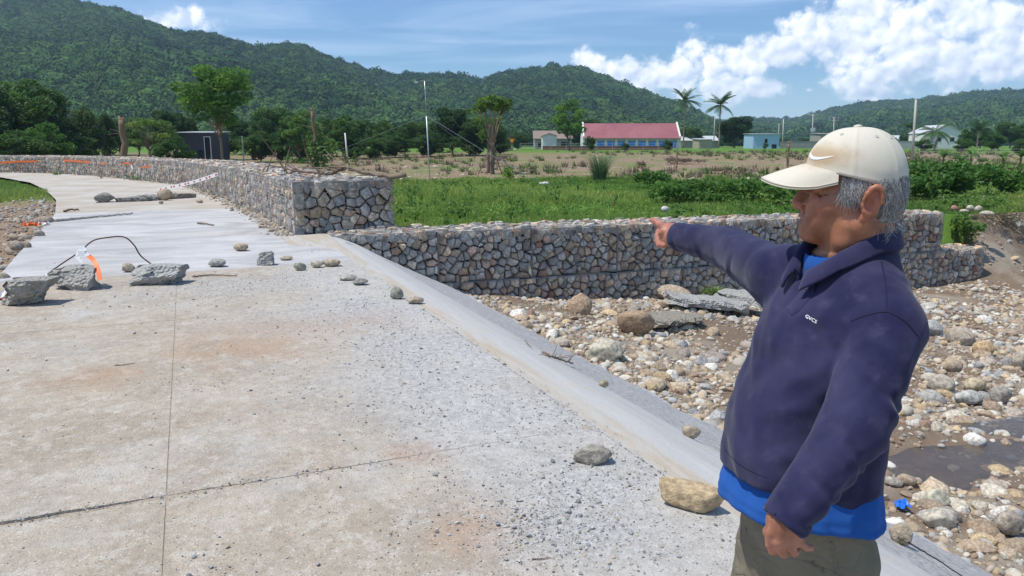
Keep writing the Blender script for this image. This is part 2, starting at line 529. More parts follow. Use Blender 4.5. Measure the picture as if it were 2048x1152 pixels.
m_hill = simple('hill_soil', (0.03, 0.06, 0.022), 0.95, 0.4, 0.05, 0.4, 2.0, 0.1)
m_forest, t = new_mat('forest_canopy')
p = wpos(t)
cf = t.mix(1.0, tint_of(t), t.mix(t.noise(p, 0.45, 3, 0.6), (0.6, 0.6, 0.6, 1), (1.4, 1.4, 1.35, 1)), 'MULTIPLY')
finish(t, cf, 0.9, t.noise(p, 1.2, 3, 0.7), 1.0, 1.2, 0.1)
crowns = []
for i in range(7):
    V, Fc = ICO[2]
    r = 1 + 0.34 * vnoise(V + i * 7.7, 2.4, i, 3) + 0.10 * vnoise(V + i, 7, 40 + i)
    V2 = V * r[:, None] * np.array([1, 1, 0.85])
    q_ = np.random.default_rng(i); nq = 90
    c_ = q_.normal(size=(nq, 3)); c_[:, 2] = np.abs(c_[:, 2]) * .9; c_ /= np.linalg.norm(c_, axis=1)[:, None]; c_ *= q_.uniform(.85, 1.22, (nq, 1)) * np.array([1, 1, .9])
    a_ = np.cross(c_, q_.normal(size=(nq, 3))); a_ /= np.linalg.norm(a_, axis=1)[:, None]; b_ = np.cross(a_, c_ + q_.normal(0, .5, (nq, 3))); b_ /= np.linalg.norm(b_, axis=1)[:, None]
    sz = q_.uniform(.10, .24, (nq, 1)); LV = np.stack([c_ - a_ * sz, c_ + b_ * sz * .7, c_ + a_ * sz, c_ - b_ * sz * .7], 1).reshape(-1, 3)
    LF = (np.arange(nq)[:, None] * 4 + len(V2) + np.array([[0, 1, 2], [0, 2, 3]])[:, None, :]).reshape(-1, 3)
    crowns.append((np.concatenate([V2 * .92, LV]), np.ascontiguousarray(np.concatenate([Fc, LF])), False))
fp, fs, ft = [], [], []
for key, spacing, cnt in (('near', 3.0, 62000), ('right', 3.9, 32000), ('far', 4.0, 9000)):
    (ta, tt), r0, r1, rs = RIDGES[key]
    av = np.linspace(-0.75, 0.75, 240)
    rv = np.linspace(r0 - 40, r1 * 1.2, 70)
    A, Rr = np.meshgrid(av, rv, indexing='ij')
    Z = hill_z(key, A, Rr)
    idx = np.arange(A.size).reshape(A.shape)
    Fc = np.ascontiguousarray(np.stack([idx[:-1, :-1], idx[1:, :-1], idx[1:, 1:], idx[:-1, 1:]], -1).reshape(-1, 4)[:, ::-1])
    V = np.stack([Rr * np.sin(A), Rr * np.cos(A), Z], -1).reshape(-1, 3)
    tag(obj('hill', mesh('hill', V, Fc, True), m_hill), kind='structure')
    amin = {'near': -0.66, 'right': 0.18, 'far': -0.60}[key]; amax = {'near': 0.31, 'right': 0.66, 'far': -0.36}[key]
    a = NR.uniform(amin, amax, cnt); rr = np.sqrt(NR.uniform((r0 + 5) ** 2, (r1 * 1.16) ** 2, cnt))
    x, y, z = rr * np.sin(a), rr * np.cos(a), hill_z(key, a, rr)
    # an earth slip on the left slope stays bare
    pu = 1024 + FPX * x / (y * CP - (z - CAM_Z) * SP); pv = 576 - FPX * (y * SP + (z - CAM_Z) * CP) / (y * CP - (z - CAM_Z) * SP)
    ok = ((pv < 292) & (pu > -80) & (pu < 2130))
    if key == 'near': ok &= ~((np.abs(pu - 120 - (pv - 105) * 0.35) < 7) & (np.abs(pv - 106) < 13))
    x, y, z = x[ok], y[ok], z[ok]; n = len(x)
    big = NR.lognormal(0, 0.28, n) * spacing
    fp.append(np.stack([x, y, z + big * 0.3], -1))
    fs.append(np.stack([big, big, big * NR.uniform(0.75, 1.25, n)], -1))
    hue = np.clip(0.5 + 0.8 * vn2(x, y, 1 / 90, 17, 4) + NR.normal(0, 0.22, n), 0, 1)[:, None]
    g = (1 - hue) * np.array([0.024, 0.072, 0.028]) + hue * np.array([0.095, 0.185, 0.045])
    ft.append(g * NR.uniform(0.8, 1.2, (n, 1)))
fp, fs, ft = np.concatenate(fp), np.concatenate(fs), np.concatenate(ft)
frot = np.stack([NR.normal(0, .15, len(fp)), NR.normal(0, .15, len(fp)), NR.uniform(0, 6.28, len(fp))], -1)
scatter('forest', fp, fs, frot, crowns, m_forest, ft, label='dense green forest covering the hills behind the village', cat='forest')

# the earth slip
m_slip = simple('bare_earth', (0.42, 0.33, 0.22), 0.95, 0.3, 0.3)

# ------------------------------------------------------------------ road
m_conc, t = new_mat('road_concrete')
p = wpos(t)
sx = t.v('DOT_PRODUCT', p, (E_[0], E_[1], 0)); tx = t.v('DOT_PRODUCT', p, (N_[0], N_[1], 0))
st_ = t.comb(sx, tx, 0.0)
nA = t.noise(st_, 0.55, 6, 0.62, 0.4); nB = t.noise(st_, 3.2, 7, 0.68, 0.3); nC = t.noise(st_, 15, 6, 0.78, .6); nD = t.noise(st_, 90, 3, 0.7)
brush = t.noise(t.v('MULTIPLY', st_, (1.0, 0.45, 1)), 1.3, 6, 0.62, 1.0)                      # sweeping marks across the fresh slab
fresh = t.mix(t.ramp(brush, .3, .7), (0.34, 0.335, 0.335, 1), (0.51, 0.50, 0.49, 1))
fresh = t.mix(t.ramp(nB, 0.52, 0.72, 0, 0.5), fresh, (0.54, 0.535, 0.52, 1))
fresh = t.mix(t.ramp(nA, .5, .7, 0, .4), fresh, (.40, .36, .31, 1))
crisp = t.noise(st_, 7, 12, 0.82, .3); crisp2 = t.noise(t.v('ADD', st_, (7, 3, 0)), 19, 10, 0.85, .2)
nCc = t.ramp(t.m('ADD', t.m('MULTIPLY', nC, .5), t.m('MULTIPLY', t.noise(st_, 1.6, 6, .7, .5), .5)), .30, .70)
old = t.mix(nCc, (0.37, 0.36, 0.34, 1), (0.53, 0.515, 0.485, 1))
old = t.mix(t.ramp(crisp2, .47, .60, 0, .55), old, (0.60, 0.59, 0.565, 1)); old = t.mix(t.ramp(crisp, .46, .38, 0, .6), old, (0.25, 0.235, 0.21, 1))
dust = t.mix(nCc, (0.31, 0.26, 0.20, 1), (0.50, 0.435, 0.35, 1))
dust = t.mix(t.ramp(crisp, .50, .60, 0, .7), dust, (0.55, 0.515, 0.455, 1)); dust = t.mix(t.ramp(crisp2, .45, .36, 0, .7), dust, (0.20, 0.16, 0.115, 1))
grit = t.ramp(t.noise(st_, 120, 4, .8), .30, .70)
old = t.mix(1.0, old, t.mix(grit, (.84, .84, .85, 1), (1.12, 1.12, 1.11, 1)), 'MULTIPLY')
dust = t.mix(1.0, dust, t.mix(grit, (.80, .79, .78, 1), (1.14, 1.14, 1.13, 1)), 'MULTIPLY')
rt = t.ramp(tx, 1.75, 0.55)                                                                  # dirt thins towards the right edge
dm = t.m('MULTIPLY', t.ramp(t.m('ADD', t.m('ADD', t.m('MULTIPLY', nA, 0.45), t.m('MULTIPLY', nB, 0.3)), t.m('MULTIPLY', crisp, .25)), 0.33, 0.53), t.ramp(rt, 0, 1, 0.30, 1.0))
c = t.mix(dm, old, dust)
# patches of reddish soil, and of blue-grey crushed stone dust
def spot(u, v, r, ex=1.0):
    g = G(u, v); s0, t0 = float(E_ @ g[:2]), float(N_ @ g[:2])
    k = t.v('MULTIPLY', t.v('SUBTRACT', st_, (s0, t0, 0)), (1 / r, ex / r, 0))
    return t.m('ADD', t.m('SUBTRACT', 1.0, t.v('LENGTH', k)), t.m('MULTIPLY', t.m('SUBTRACT', nB, 0.5), 2.2))
red = None
for a in ((930, 1060, 0.34), (490, 690, 0.9), (560, 655, 0.8, 0.6), (820, 905, 0.3), (190, 760, 0.5), (700, 640, 0.8)):
    q = t.ramp(spot(*a), 0.1, 0.9); red = q if red is None else t.m('MAXIMUM', red, q)
c = t.mix(t.m('MULTIPLY', red, 0.6), c, t.mix(nC, (0.30, 0.19, 0.12, 1), (0.50, 0.35, 0.245, 1)))
grey = None
for a in ((1150, 1050, 0.5), (830, 760, 1.0, 0.8), (880, 690, 1.0, 0.9), (1000, 830, 0.8, 0.8), (480, 570, 1.2, 0.6), (1180, 960, 0.6), (720, 620, 1.2, 0.6)):
    q = t.ramp(spot(*a), 0.0, 0.9); grey = q if grey is None else t.m('MAXIMUM', grey, q)
c = t.mix(t.m('MULTIPLY', grey, 0.55), c, t.mix(t.ramp(crisp2, .38, .62), (0.25, 0.25, 0.25, 1), (0.55, 0.545, 0.53, 1)))
for vs, thr, dk in ((38, .20, (0.20, 0.17, 0.14, 1)), (85, .24, (0.23, 0.20, 0.165, 1)), (60, .22, (0.66, 0.64, 0.60, 1)), (150, .28, (.17, .15, .13, 1))):
    vn = t.n('ShaderNodeTexVoronoi'); t.put(vn.inputs['Vector'], t.v('ADD', st_, t.v('SCALE', t.n('ShaderNodeTexNoise').outputs['Color'], scale=0.02))); vn.inputs['Scale'].default_value = vs
    pick = t.m('GREATER_THAN', t.xyz(vn.outputs['Color'])[0], t.ramp(nB, .35, .65, .93, .70))
    c = t.mix(t.m('MULTIPLY', t.m('MULTIPLY', pick, t.ramp(vn.outputs['Distance'], thr + .08, thr - .04)), .75), c, dk)
c = t.mix(t.ramp(nD, 0.62, 0.74, 0, 0.55), c, (0.22, 0.19, 0.155, 1))
c = t.mix(t.ramp(nD, 0.34, 0.24, 0, 0.35), c, (0.70, 0.68, 0.64, 1))
fr = t.m('MULTIPLY', t.ramp(t.m('ADD', sx, t.m('MULTIPLY', t.m('SUBTRACT', nB, 0.5), 0.5)), 10.62, 10.85), t.ramp(sx, 21.6, 21.2))
c = t.mix(fr, c, fresh)
far_ = t.ramp(sx, 21.2, 21.6)
c = t.mix(far_, c, t.mix(t.ramp(nA, 0.35, 0.65), t.mix(nB, (0.42, 0.39, 0.35, 1), (0.56, 0.53, 0.48, 1)), (0.40, 0.35, 0.28, 1)))
hgt = t.m('ADD', t.m('MULTIPLY', nC, 0.7), t.m('ADD', t.m('MULTIPLY', nD, 0.35), t.m('MULTIPLY', nB, 0.5)))
finish(t, c, 0.92, t.m('MULTIPLY', hgt, t.ramp(fr, 0, 1, 1.0, 0.35)), 0.55, 0.03, 0.15)
m_bed = simple('joint_dirt', (0.34, 0.29, 0.23), 0.95, 0.5, 14, 0.8, 0.03)

road = tag(empty('road'), kind='structure')


def slab(s0, s1, tL0, tL1, tR0, tR1, rough=0.004, step=0.14):
    """one cast slab: corners given by its two ends, edges slightly broken, sides going down"""
    ns = max(2, int(abs(s1 - s0) / step)); nt = max(2, int(max(abs(tR0 - tL0), abs(tR1 - tL1)) / step))
    a = np.linspace(0, 1, ns + 1)[:, None]; b = np.linspace(0, 1, nt + 1)[None, :]
    S = s0 + (s1 - s0) * a + 0 * b
    T = (tL0 + (tL1 - tL0) * a) * (1 - b) + (tR0 + (tR1 - tR0) * a) * b
    g = 0.0012
    edge = (rough * (0.5 + 0.5 * vn2(S, T, 3.0, 51, 3)) + g)
    brk = 0.06 * sm(0.3, -0.4, T) * (0.25 + 0.75 * np.abs(vn2(S * 0 + s0, T, 5.0, 61, 4))) if s0 > 3 or s1 < 4 else 0
    S2, T2 = S.copy(), T.copy()
    S2[0] += (edge + brk * (abs(s0 - 3.72) < .1))[0]; S2[-1] -= (edge + brk * (abs(s1 - 3.72) < .1))[-1]
    T2[:, 0] += edge[:, 0]; T2[:, -1] -= edge[:, -1]
    Z = 0.004 * vn2(S2, T2, 1.2, 71, 3)
    Z[0] -= .002; Z[-1] -= .002; Z[:, 0] -= .002; Z[:, -1] -= .002
    X, Y = E_[0] * S2 + N_[0] * T2, E_[1] * S2 + N_[1] * T2
    V = np.stack([X, Y, Z], -1).reshape(-1, 3)
    idx = np.arange(V.shape[0]).reshape(ns + 1, nt + 1)
    Fc = np.stack([idx[:-1, :-1], idx[1:, :-1], idx[1:, 1:], idx[:-1, 1:]], -1).reshape(-1, 4)[:, ::-1]
    ring = np.concatenate([idx[0, :], idx[1:, -1], idx[-1, -2::-1], idx[-2:0:-1, 0]])
    m = len(ring); up2 = V[ring].copy(); low = V[ring].copy(); low[:, 2] = -0.15
    k0 = len(V) + np.arange(m); k = k0 + m; V = np.concatenate([V, up2, low])
    side = np.stack([k0, np.roll(k0, -1), np.roll(k, -1), k], -1)
    Fc = np.ascontiguousarray(np.concatenate([Fc, side]))
    return obj('concrete_slab', mesh('concrete_slab', V, Fc, True), m_conc, road)


tr_ = lambda s: float(np.interp(s, RIGHT[:, 0], RIGHT[:, 1])); tl_ = lambda s: float(np.interp(s, LEFT[:, 0], LEFT[:, 1]))
for s0, s1 in ((-5.5, -0.3), (-0.3, 3.72), (3.72, 7.73), (7.73, 10.7)):
    slab(s0, s1, tl_(s0), tl_(s1), -0.2, -0.2); slab(s0, s1, -0.2, -0.2, tr_(s0), tr_(s1))
for s0, s1 in ((10.7, 13.4), (13.4, 17.6), (17.6, 21.4)): slab(s0, s1, tl_(s0), tl_(s1), tr_(s0), tr_(s1), 0.002)
# the far bend: slabs follow the two edges
kk = np.linspace(0, 1, 14)
def along(P, k):
    d = np.concatenate([[0], np.cumsum(np.hypot(*np.diff(P, axis=0).T))]); return np.array([np.interp(k * d[-1], d, P[:, j]) for j in (0, 1)])
RB = np.concatenate([[[21.4, tr_(21.4)]], RIGHT[RIGHT[:, 0] > 22]]); LB = np.concatenate([[[21.4, tl_(21.4)]], LEFT[LEFT[:, 0] > 22]])
for a, b in zip(kk[:-1], kk[1:]):
    nq = 18
    U = np.linspace(a, b, nq)[:, None]; Wd = np.linspace(0, 1, 22)[None, :]
    Rp = np.array([along(RB, x) for x in U[:, 0]]); Lp = np.array([along(LB, x) for x in U[:, 0]])
    St = Lp[:, None, :] * (1 - Wd[..., None]) + Rp[:, None, :] * Wd[..., None]
    S, T = St[..., 0], St[..., 1]
    Z = 0.006 * vn2(S, T, 0.8, 5, 2); Z[0] -= .03; Z[-1] -= .03
    V = np.stack([E_[0] * S + N_[0] * T, E_[1] * S + N_[1] * T, Z], -1).reshape(-1, 3)
    idx = np.arange(len(V)).reshape(S.shape)
    Fc = np.ascontiguousarray(np.stack([idx[:-1, :-1], idx[1:, :-1], idx[1:, 1:], idx[:-1, 1:]], -1).reshape(-1, 4)[:, ::-1])
    obj('concrete_slab', mesh('concrete_slab', V, Fc, True), m_conc, road)
V, Fc = sheet(np.arange(-5.4, 21.5, 0.1), np.linspace(-2.2, 2.1, 44), lambda S, T, X, Y: 0.004 * vn2(S, T, 1.2, 71, 3) - 0.0060 + 0.0012 * vn2(X, Y, 6, 3) + 0.0028 * sm(.5, 1.3, T) - .010 * sm(-.2, -.6, T) * (np.abs(S - 3.7) < .6))
obj('joint_fill', mesh('joint_fill', V, Fc, True), m_bed, road)

# ------------------------------------------------------------------ concrete apron beside the road
def apron_z(T):
    return np.interp(T, [1.5, 2.1, 2.15, 2.3, 2.5, 2.75, 2.95, 3.1, 3.4, 4.56, 4.64, 4.72], [-.03, -.014, -.008, -.012, -.06, -.16, -.26, -.345, -.49, -1.06, -1.11, -1.4])


m_apron, t = new_mat('apron_concrete')
p = wpos(t)
sx = t.v('DOT_PRODUCT', p, (E_[0], E_[1], 0)); tx = t.v('DOT_PRODUCT', p, (N_[0], N_[1], 0))
st_ = t.comb(sx, tx, 0.0)
nB = t.noise(st_, 2.6, 6, 0.65, 0.5); nC = t.noise(st_, 26, 5, 0.75); streak = t.noise(t.v('MULTIPLY', st_, (0.35, 3.0, 1)), 2.4, 6, 0.65, 0.6)
smooth_ = t.mix(streak, (0.37, 0.365, 0.35, 1), (0.58, 0.57, 0.545, 1))
smooth_ = t.mix(t.ramp(nB, 0.5, 0.75, 0, 0.6), smooth_, (0.50, 0.45, 0.37, 1))
rough_ = t.mix(t.ramp(nC, .3, .7), (0.24, 0.238, 0.235, 1), (0.56, 0.55, 0.535, 1)); rough_ = t.mix(t.ramp(nB, .45, .7, 0, .5), rough_, (0.50, 0.485, 0.455, 1))
wob = t.m('ADD', tx, t.m('MULTIPLY', t.m('SUBTRACT', nB, 0.5), 0.10))
k = t.ramp(wob, 3.0, 3.14)
c = t.mix(k, smooth_, rough_)
c = t.mix(t.ramp(wob, 4.48, 4.6), c, (0.58, 0.57, 0.56, 1))
c = t.mix(t.m('MULTIPLY', t.m('MULTIPLY', t.ramp(wob, 2.36, 2.25), t.ramp(streak, 0.35, 0.6)), 0.8), c, (0.40, 0.33, 0.24, 1))
finish(t, c, 0.92, t.m('MULTIPLY', t.m('ADD', nC, nB), t.ramp(k, 0, 1, 0.35, 1.0)), 0.6, 0.04, 0.15)


def apron_f(S, T, X, Y):
    Tw = T + 0.09 * vn2(S, S * 0, 1.6, 77, 3) * sm(3.5, 4.5, T) + 0.04 * vn2(S, T, 7, 78, 2) * sm(4.0, 4.5, T)
    z = apron_z(Tw) + 0.012 * vn2(X, Y, 1.5, 33, 3) * sm(2.3, 2.7, T)
    return z + 0.012 * vn2(X, Y, 12, 34, 2) * sm(3.0, 3.2, T) + 0.04 * sm(11, 14, S) * sm(4.0, 2.4, T)


V, Fc = sheet(np.arange(-6, 14.2, 0.07), np.concatenate([[1.5, 1.8, 2.1], np.linspace(2.15, 4.72, 56)]), apron_f)
tag(obj('concrete_apron', mesh('concrete_apron', V, Fc, True), m_apron), kind='structure')

# ------------------------------------------------------------------ riverbed and the creek
m_river, t = new_mat('riverbed_soil')
p = wpos(t)
nA = t.noise(p, 0.6, 5, 0.6); nB = t.noise(p, 6, 6, 0.7); nC = t.noise(p, 45, 3, 0.7)
c = t.mix(nB, (0.145, 0.10, 0.068, 1), (0.30, 0.225, 0.16, 1))
c = t.mix(t.ramp(nA, 0.45, 0.65), c, t.mix(nC, (0.25, 0.20, 0.15, 1), (0.46, 0.40, 0.32, 1)))
finish(t, c, 0.95, t.m('ADD', nB, nC), 0.8, 0.04, 0.15)
V, Fc = sheet(np.concatenate([np.arange(-6, 14.2, 0.11), np.arange(14.2, 23, 0.3)]), np.concatenate([np.arange(3.3, 12, 0.11), np.arange(12, 24, 0.2), np.geomspace(24, 62, 30)]),
              lambda S, T, X, Y: np.where(T < 4.5, np.minimum(river_z(S, T), apron_z(T) - 0.15), river_z(S, T)))
tag(obj('riverbed', mesh('riverbed', V, Fc, True), m_river), kind='structure')
m_water, t = new_mat('creek_water')
p = wpos(t)
b = t.n('ShaderNodeBsdfPrincipled'); t.put(b.inputs['Base Color'], (0.55, 0.47, 0.37, 1)); b.inputs['Roughness'].default_value = 0.05
b.inputs['IOR'].default_value = 1.33; b.inputs['Transmission Weight'].default_value = 0.92
bn = t.n('ShaderNodeBump'); bn.inputs['Strength'].default_value = 0.35; bn.inputs['Distance'].default_value = 0.02
t.put(bn.inputs['Height'], t.noise(p, 9, 4, 0.6, 0.8)); t.put(b.inputs['Normal'], bn.outputs[0])
t.put(t.n('ShaderNodeOutputMaterial').inputs[0], b.outputs[0])
a_ = np.linspace(-40, 2.6, 80); d_ = np.linspace(-1.0, 1.0, 12)
A2, D2 = np.meshgrid(a_, d_, indexing='ij')
off = D2 - 0.25 * np.sin(A2 * 1.3)
V = np.stack([ck[0][0] + ckd[0] * A2 - ckd[1] * off, ck[0][1] + ckd[1] * A2 + ckd[0] * off, np.full_like(A2, CREEK_Z)], -1).reshape(-1, 3)
idx = np.arange(len(V)).reshape(A2.shape)
Fc = np.ascontiguousarray(np.stack([idx[:-1, :-1], idx[1:, :-1], idx[1:, 1:], idx[:-1, 1:]], -1).reshape(-1, 4))
tag(obj('creek_water', mesh('creek_water', V, Fc, True), m_water), kind='structure')

# ------------------------------------------------------------------ gabion baskets
m_stone = stone_mat('quarried_stone', 7.0, 0.6)
m_wire = simple('galvanised_wire', (0.27, 0.27, 0.27), 0.7, 0.2, 20, 0.1, 0.001, 0.25, 0.2)
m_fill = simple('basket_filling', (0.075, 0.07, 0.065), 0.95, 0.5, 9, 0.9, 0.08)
STONE_COLS = [(0.30, 0.305, 0.31), (0.26, 0.265, 0.27), (0.35, 0.35, 0.345), (0.38, 0.35, 0.30), (0.33, 0.28, 0.22), (0.24, 0.14, 0.10), (0.42, 0.39, 0.34), (0.21, 0.215, 0.225), (0.29, 0.30, 0.29)]
STONE_W = np.array([5, 5, 4, 2.6, 1.6, 0.7, 1.6, 3, 3]); STONE_W = STONE_W / STONE_W.sum()


def stone_col(rg, warm=0.0):
    c = np.array(STONE_COLS[rg.choice(len(STONE_COLS), p=STONE_W)])
    if warm and rg.random() < warm: c = np.array([(0.40, 0.33, 0.25), (0.37, 0.285, 0.24), (0.43, 0.385, 0.32), (0.31, 0.235, 0.185)][rg.integers(4)]) * rg.uniform(0.8, 1.2)
    return c * np.array([1.30, 1.21, 1.10]) * rg.uniform(0.82, 1.28)


def clip(poly, a, b, c):
    """keep the side a*x + b*y <= c"""
    out = []; n = len(poly)
    for i in range(n):
        p, q = poly[i], poly[(i + 1) % n]
        dp, dq = a * p[0] + b * p[1] - c, a * q[0] + b * q[1] - c
        if dp <= 0: out.append(p)
        if (dp < 0) != (dq < 0) and dp != dq:
            k = dp / (dp - dq); out.append((p[0] + k * (q[0] - p[0]), p[1] + k * (q[1] - p[1])))
    return out


def cells(w, h, size, rg):
    """uneven stone outlines that fill a w x h face"""
    nx, ny = max(2, round(w / size)), max(2, round(h / (size * 0.86)))
    pts = []
    for j in range(ny):
        for i in range(nx):
            if rg.random() < 0.10: continue
            pts.append(((i + 0.5 + (j % 2) * 0.5 - 0.25 + rg.uniform(-.42, .42)) * w / nx, (j + 0.5 + rg.uniform(-.40, .40)) * h / ny, rg.uniform(0, 0.35) * size * size))
            if rg.random() < 0.13: pts.append(((i + rg.uniform(0, 1)) * w / nx, (j + rg.uniform(0, 1)) * h / ny, -0.15 * size * size))
    P = np.array(pts); out = []
    for i, (x, y, wt) in enumerate(pts):
        d = np.hypot(P[:, 0] - x, P[:, 1] - y); near = np.argsort(d)[1:16]
        poly = [(0, 0), (w, 0), (w, h), (0, h)]
        for j in near:
            dx, dy = P[j, 0] - x, P[j, 1] - y
            L = dx * dx + dy * dy + 1e-9
            k = 0.5 + (wt - P[j, 2]) / (2 * L); k = min(max(k, 0.15), 0.85)
            poly = clip(poly, dx, dy, dx * (x + k * dx) + dy * (y + k * dy))
            if len(poly) < 3: break
        if len(poly) < 3: continue
        q = np.array(poly)
        keep = np.linalg.norm(q - np.roll(q, 1, 0), axis=1) > 0.022
        q = q[keep]
        if len(q) >= 3 and min(np.ptp(q[:, 0]), np.ptp(q[:, 1])) > 0.035: out.append(q)
    return out


def chunk(q, rg, depth=0.17):
    """one broken stone behind outline q: returns verts (a, b, d) with d into the basket"""
    c = q.mean(0); r = q - c; n = len(q)
    size = np.sqrt(np.abs(np.sum(r[:, 0] * np.roll(r[:, 1], -1) - r[:, 1] * np.roll(r[:, 0], -1)) / 2))
    shr = 1 - min(rg.uniform(.006, .022) / max(size, .03), 0.26)
    sh = rg.uniform(-0.012, 0.012, 2)
    tilt = rg.normal(0, 0.38, 2)
    proud = rg.uniform(-0.030, 0.040)
    rings = []
    for sc, d, jit in ((0.78, depth, 0.012), (shr, 0.055 + proud, 0.004), (rg.uniform(0.72, 0.88), 0.004 + proud, 0.008)):
        b = c + r * sc + sh + rg.uniform(-jit, jit, (n, 2))
        dd = d + (r * sc) @ tilt * (0.6 if d < 0.05 else 0.25)
        rings.append(np.column_stack([b, np.maximum(dd, -0.012)]))
    ctr = np.array([[*(c + sh + r[rg.integers(n)] * rg.uniform(0, .35)), max(0.0 + proud - rg.uniform(0, 0.02), -0.02)]])
    V = np.concatenate(rings + [ctr])
    Fc = [tuple(range(n))]
    for k in (0, 1): Fc += [(k * n + i, k * n + n + i, k * n + n + (i + 1) % n, k * n + (i + 1) % n) for i in range(n)]
    Fc += [(2 * n + i, 3 * n, 2 * n + (i + 1) % n) for i in range(n)]
    return V, Fc


def hexwire(w, h, rg, cell=0.105, r=0.0022):
    """hexagonal netting on a w x h face: list of 2D segments"""
    seg = []; a = cell; bh = cell * 0.62
    nx, ny = int(w / a) + 1, int(h / bh) + 1
    pt = lambda x, y: (min(max(x, 0), w), min(max(y, 0), h))
    for j in range(ny + 1):
        o = (j % 2) * a / 2; y0 = j * bh
        for i in range(-1, nx + 1):
            x0 = i * a + o
            P0, P1, P2 = pt(x0, y0), pt(x0, y0 + bh * 0.55), None
            if 0 <= x0 <= w and y0 < h: seg.append((P0, P1))
            for sgn in (-1, 1):
                P2 = pt(x0 + sgn * a / 2, y0 + bh)
                if -0.01 <= x0 <= w + .01 and y0 + bh * .55 < h: seg.append((P1, P2))
    return [(p, q) for p, q in seg if (p[0] - q[0]) ** 2 + (p[1] - q[1]) ** 2 > 1e-5]


FACES = {  # face frame: origin, a-axis, b-axis, inward axis for a basket of width w (x), depth d (y), height h (z); front at y = 0
    'front': lambda w, d, h: ((0, 0, 0), (1, 0, 0), (0, 0, 1), (0, 1, 0), w, h),
    'top': lambda w, d, h: ((0, 0, h), (1, 0, 0), (0, 1, 0), (0, 0, -1), w, d),
    'end0': lambda w, d, h: ((0, d, 0), (0, -1, 0), (0, 0, 1), (1, 0, 0), d, h),
    'end1': lambda w, d, h: ((w, 0, 0), (0, 1, 0), (0, 0, 1), (-1, 0, 0), d, h),
}


def bulge(V, w, d, h, amt=0.03):
    x, y, z = V[:, 0] / w, V[:, 1] / d, V[:, 2] / h
    f = np.sin(PI * np.clip(x * max(1, round(w)) % 1, 0, 1)) * np.sin(PI * np.clip(z, 0, 1))
    V = V.copy(); V[:, 1] -= amt * f * sm(0.5, 0.0, y); V[:, 2] += 0.02 * np.sin(PI * np.clip(x, 0, 1)) * sm(.6, 1, z) * np.sin(PI * np.clip(y, 0, 1))
    return V


_wire_cache = {}


def wire_mesh(w, d, h, faces):
    key = (w, d, h, faces)
    if key in _wire_cache: return _wire_cache[key]
    mb = MB(); rg = np.random.default_rng(5)
    for f in faces:
        o, a, b, c, fw, fh = FACES[f](w, d, h); o, a, b, c = map(np.array, (o, a, b, c))
        sg = np.array(hexwire(fw, fh, rg)); m = len(sg)
        AB = o + sg[..., :1] * a + sg[..., 1:] * b - c * 0.014
        AB = AB - c * 0.012 * vnoise(AB * 5, 1, 3)[..., None]
        sd = np.cross(AB[:, 1] - AB[:, 0], c); sd /= np.linalg.norm(sd, axis=1)[:, None] + 1e-9
        r = 0.0030
        Vs = np.stack([AB[:, 0] + sd * r, AB[:, 0] - sd * r, AB[:, 0] - c * r * 1.4, AB[:, 1] + sd * r, AB[:, 1] - sd * r, AB[:, 1] - c * r * 1.4], 1).reshape(-1, 3)
        Fs = (np.arange(m)[:, None, None] * 6 + np.array([(0, 1, 4, 3), (1, 2, 5, 4), (2, 0, 3, 5)])).reshape(-1, 4).tolist()
        mb.add(bulge(Vs, w, d, h), Fs)
    # frame wires on the edges and the diaphragm lines
    def bar(p, q, r=0.006):
        pts = np.linspace(p, q, 9); mb.tube(bulge(pts, w, d, h), r, 5)
    e = 0.012
    for x in (0.004, w - 0.004): bar((x, -e, 0), (x, -e, h)); bar((x, -e, h), (x, d, h))
    for z in (0.004, h): bar((0, -e, z), (w, -e, z))
    bar((0, d, h), (w, d, h))
    if w > 1.5: bar((w / 2, -e, 0), (w / 2, -e, h), 0.005); bar((w / 2, -e, h), (w / 2, d, h), 0.005)
    for f, x in (('end0', -e), ('end1', w + e)):
        if f in faces:
            for z in (0.004, h): bar((x, 0, z), (x, d, z))
            for y in (0, d): bar((x, y, 0), (x, y, h))
    me = mb.mesh('wire_netting'); _wire_cache[key] = me
    return me


def basket(P0, ax, w, d, h, faces, label, group, seed, single=('front',), size=0.165, warm=0.1, core=True):
    """a gabion basket: P0 = front bottom corner, ax = direction of its front edge (2D)"""
    rg = np.random.default_rng(seed)
    ang = math.atan2(ax[1], ax[0])
    root = empty('gabion_basket', P0, ang)
    tag(root, label, 'gabion', group)
    if core:
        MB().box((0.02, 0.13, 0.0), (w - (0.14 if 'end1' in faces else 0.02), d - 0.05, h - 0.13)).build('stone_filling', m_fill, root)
    rest = MB()
    for f in faces:
        o, a, b, c, fw, fh = FACES[f](w, d, h); o, a, b, c = map(np.array, (o, a, b, c))
        for q in cells(fw, fh, size * (0.9 if f == 'top' else 1.0), rg):
            V, Fc = chunk(q, rg)
            if f == 'top': V[:, 2] += rg.uniform(-.055, .02)
            V3 = bulge(o + V[:, :1] * a + V[:, 1:2] * b + V[:, 2:] * c, w, d, h)
            col = stone_col(rg, warm)
            if f == 'end0' or (np.cross(a, b) @ -c) < 0: Fc = [g[::-1] for g in Fc]
            if f in single:
                ctr = V3.mean(0)
                so = obj('stone', mesh('stone', V3 - ctr, Fc), m_stone, root, ctr); so.color = (*col, 1)
            else: rest.add(V3, Fc, col)
    if rest.n:
        so = rest.build('packed_stones', m_stone, root); so['kind'] = 'stuff'
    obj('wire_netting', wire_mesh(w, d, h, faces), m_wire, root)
    return root


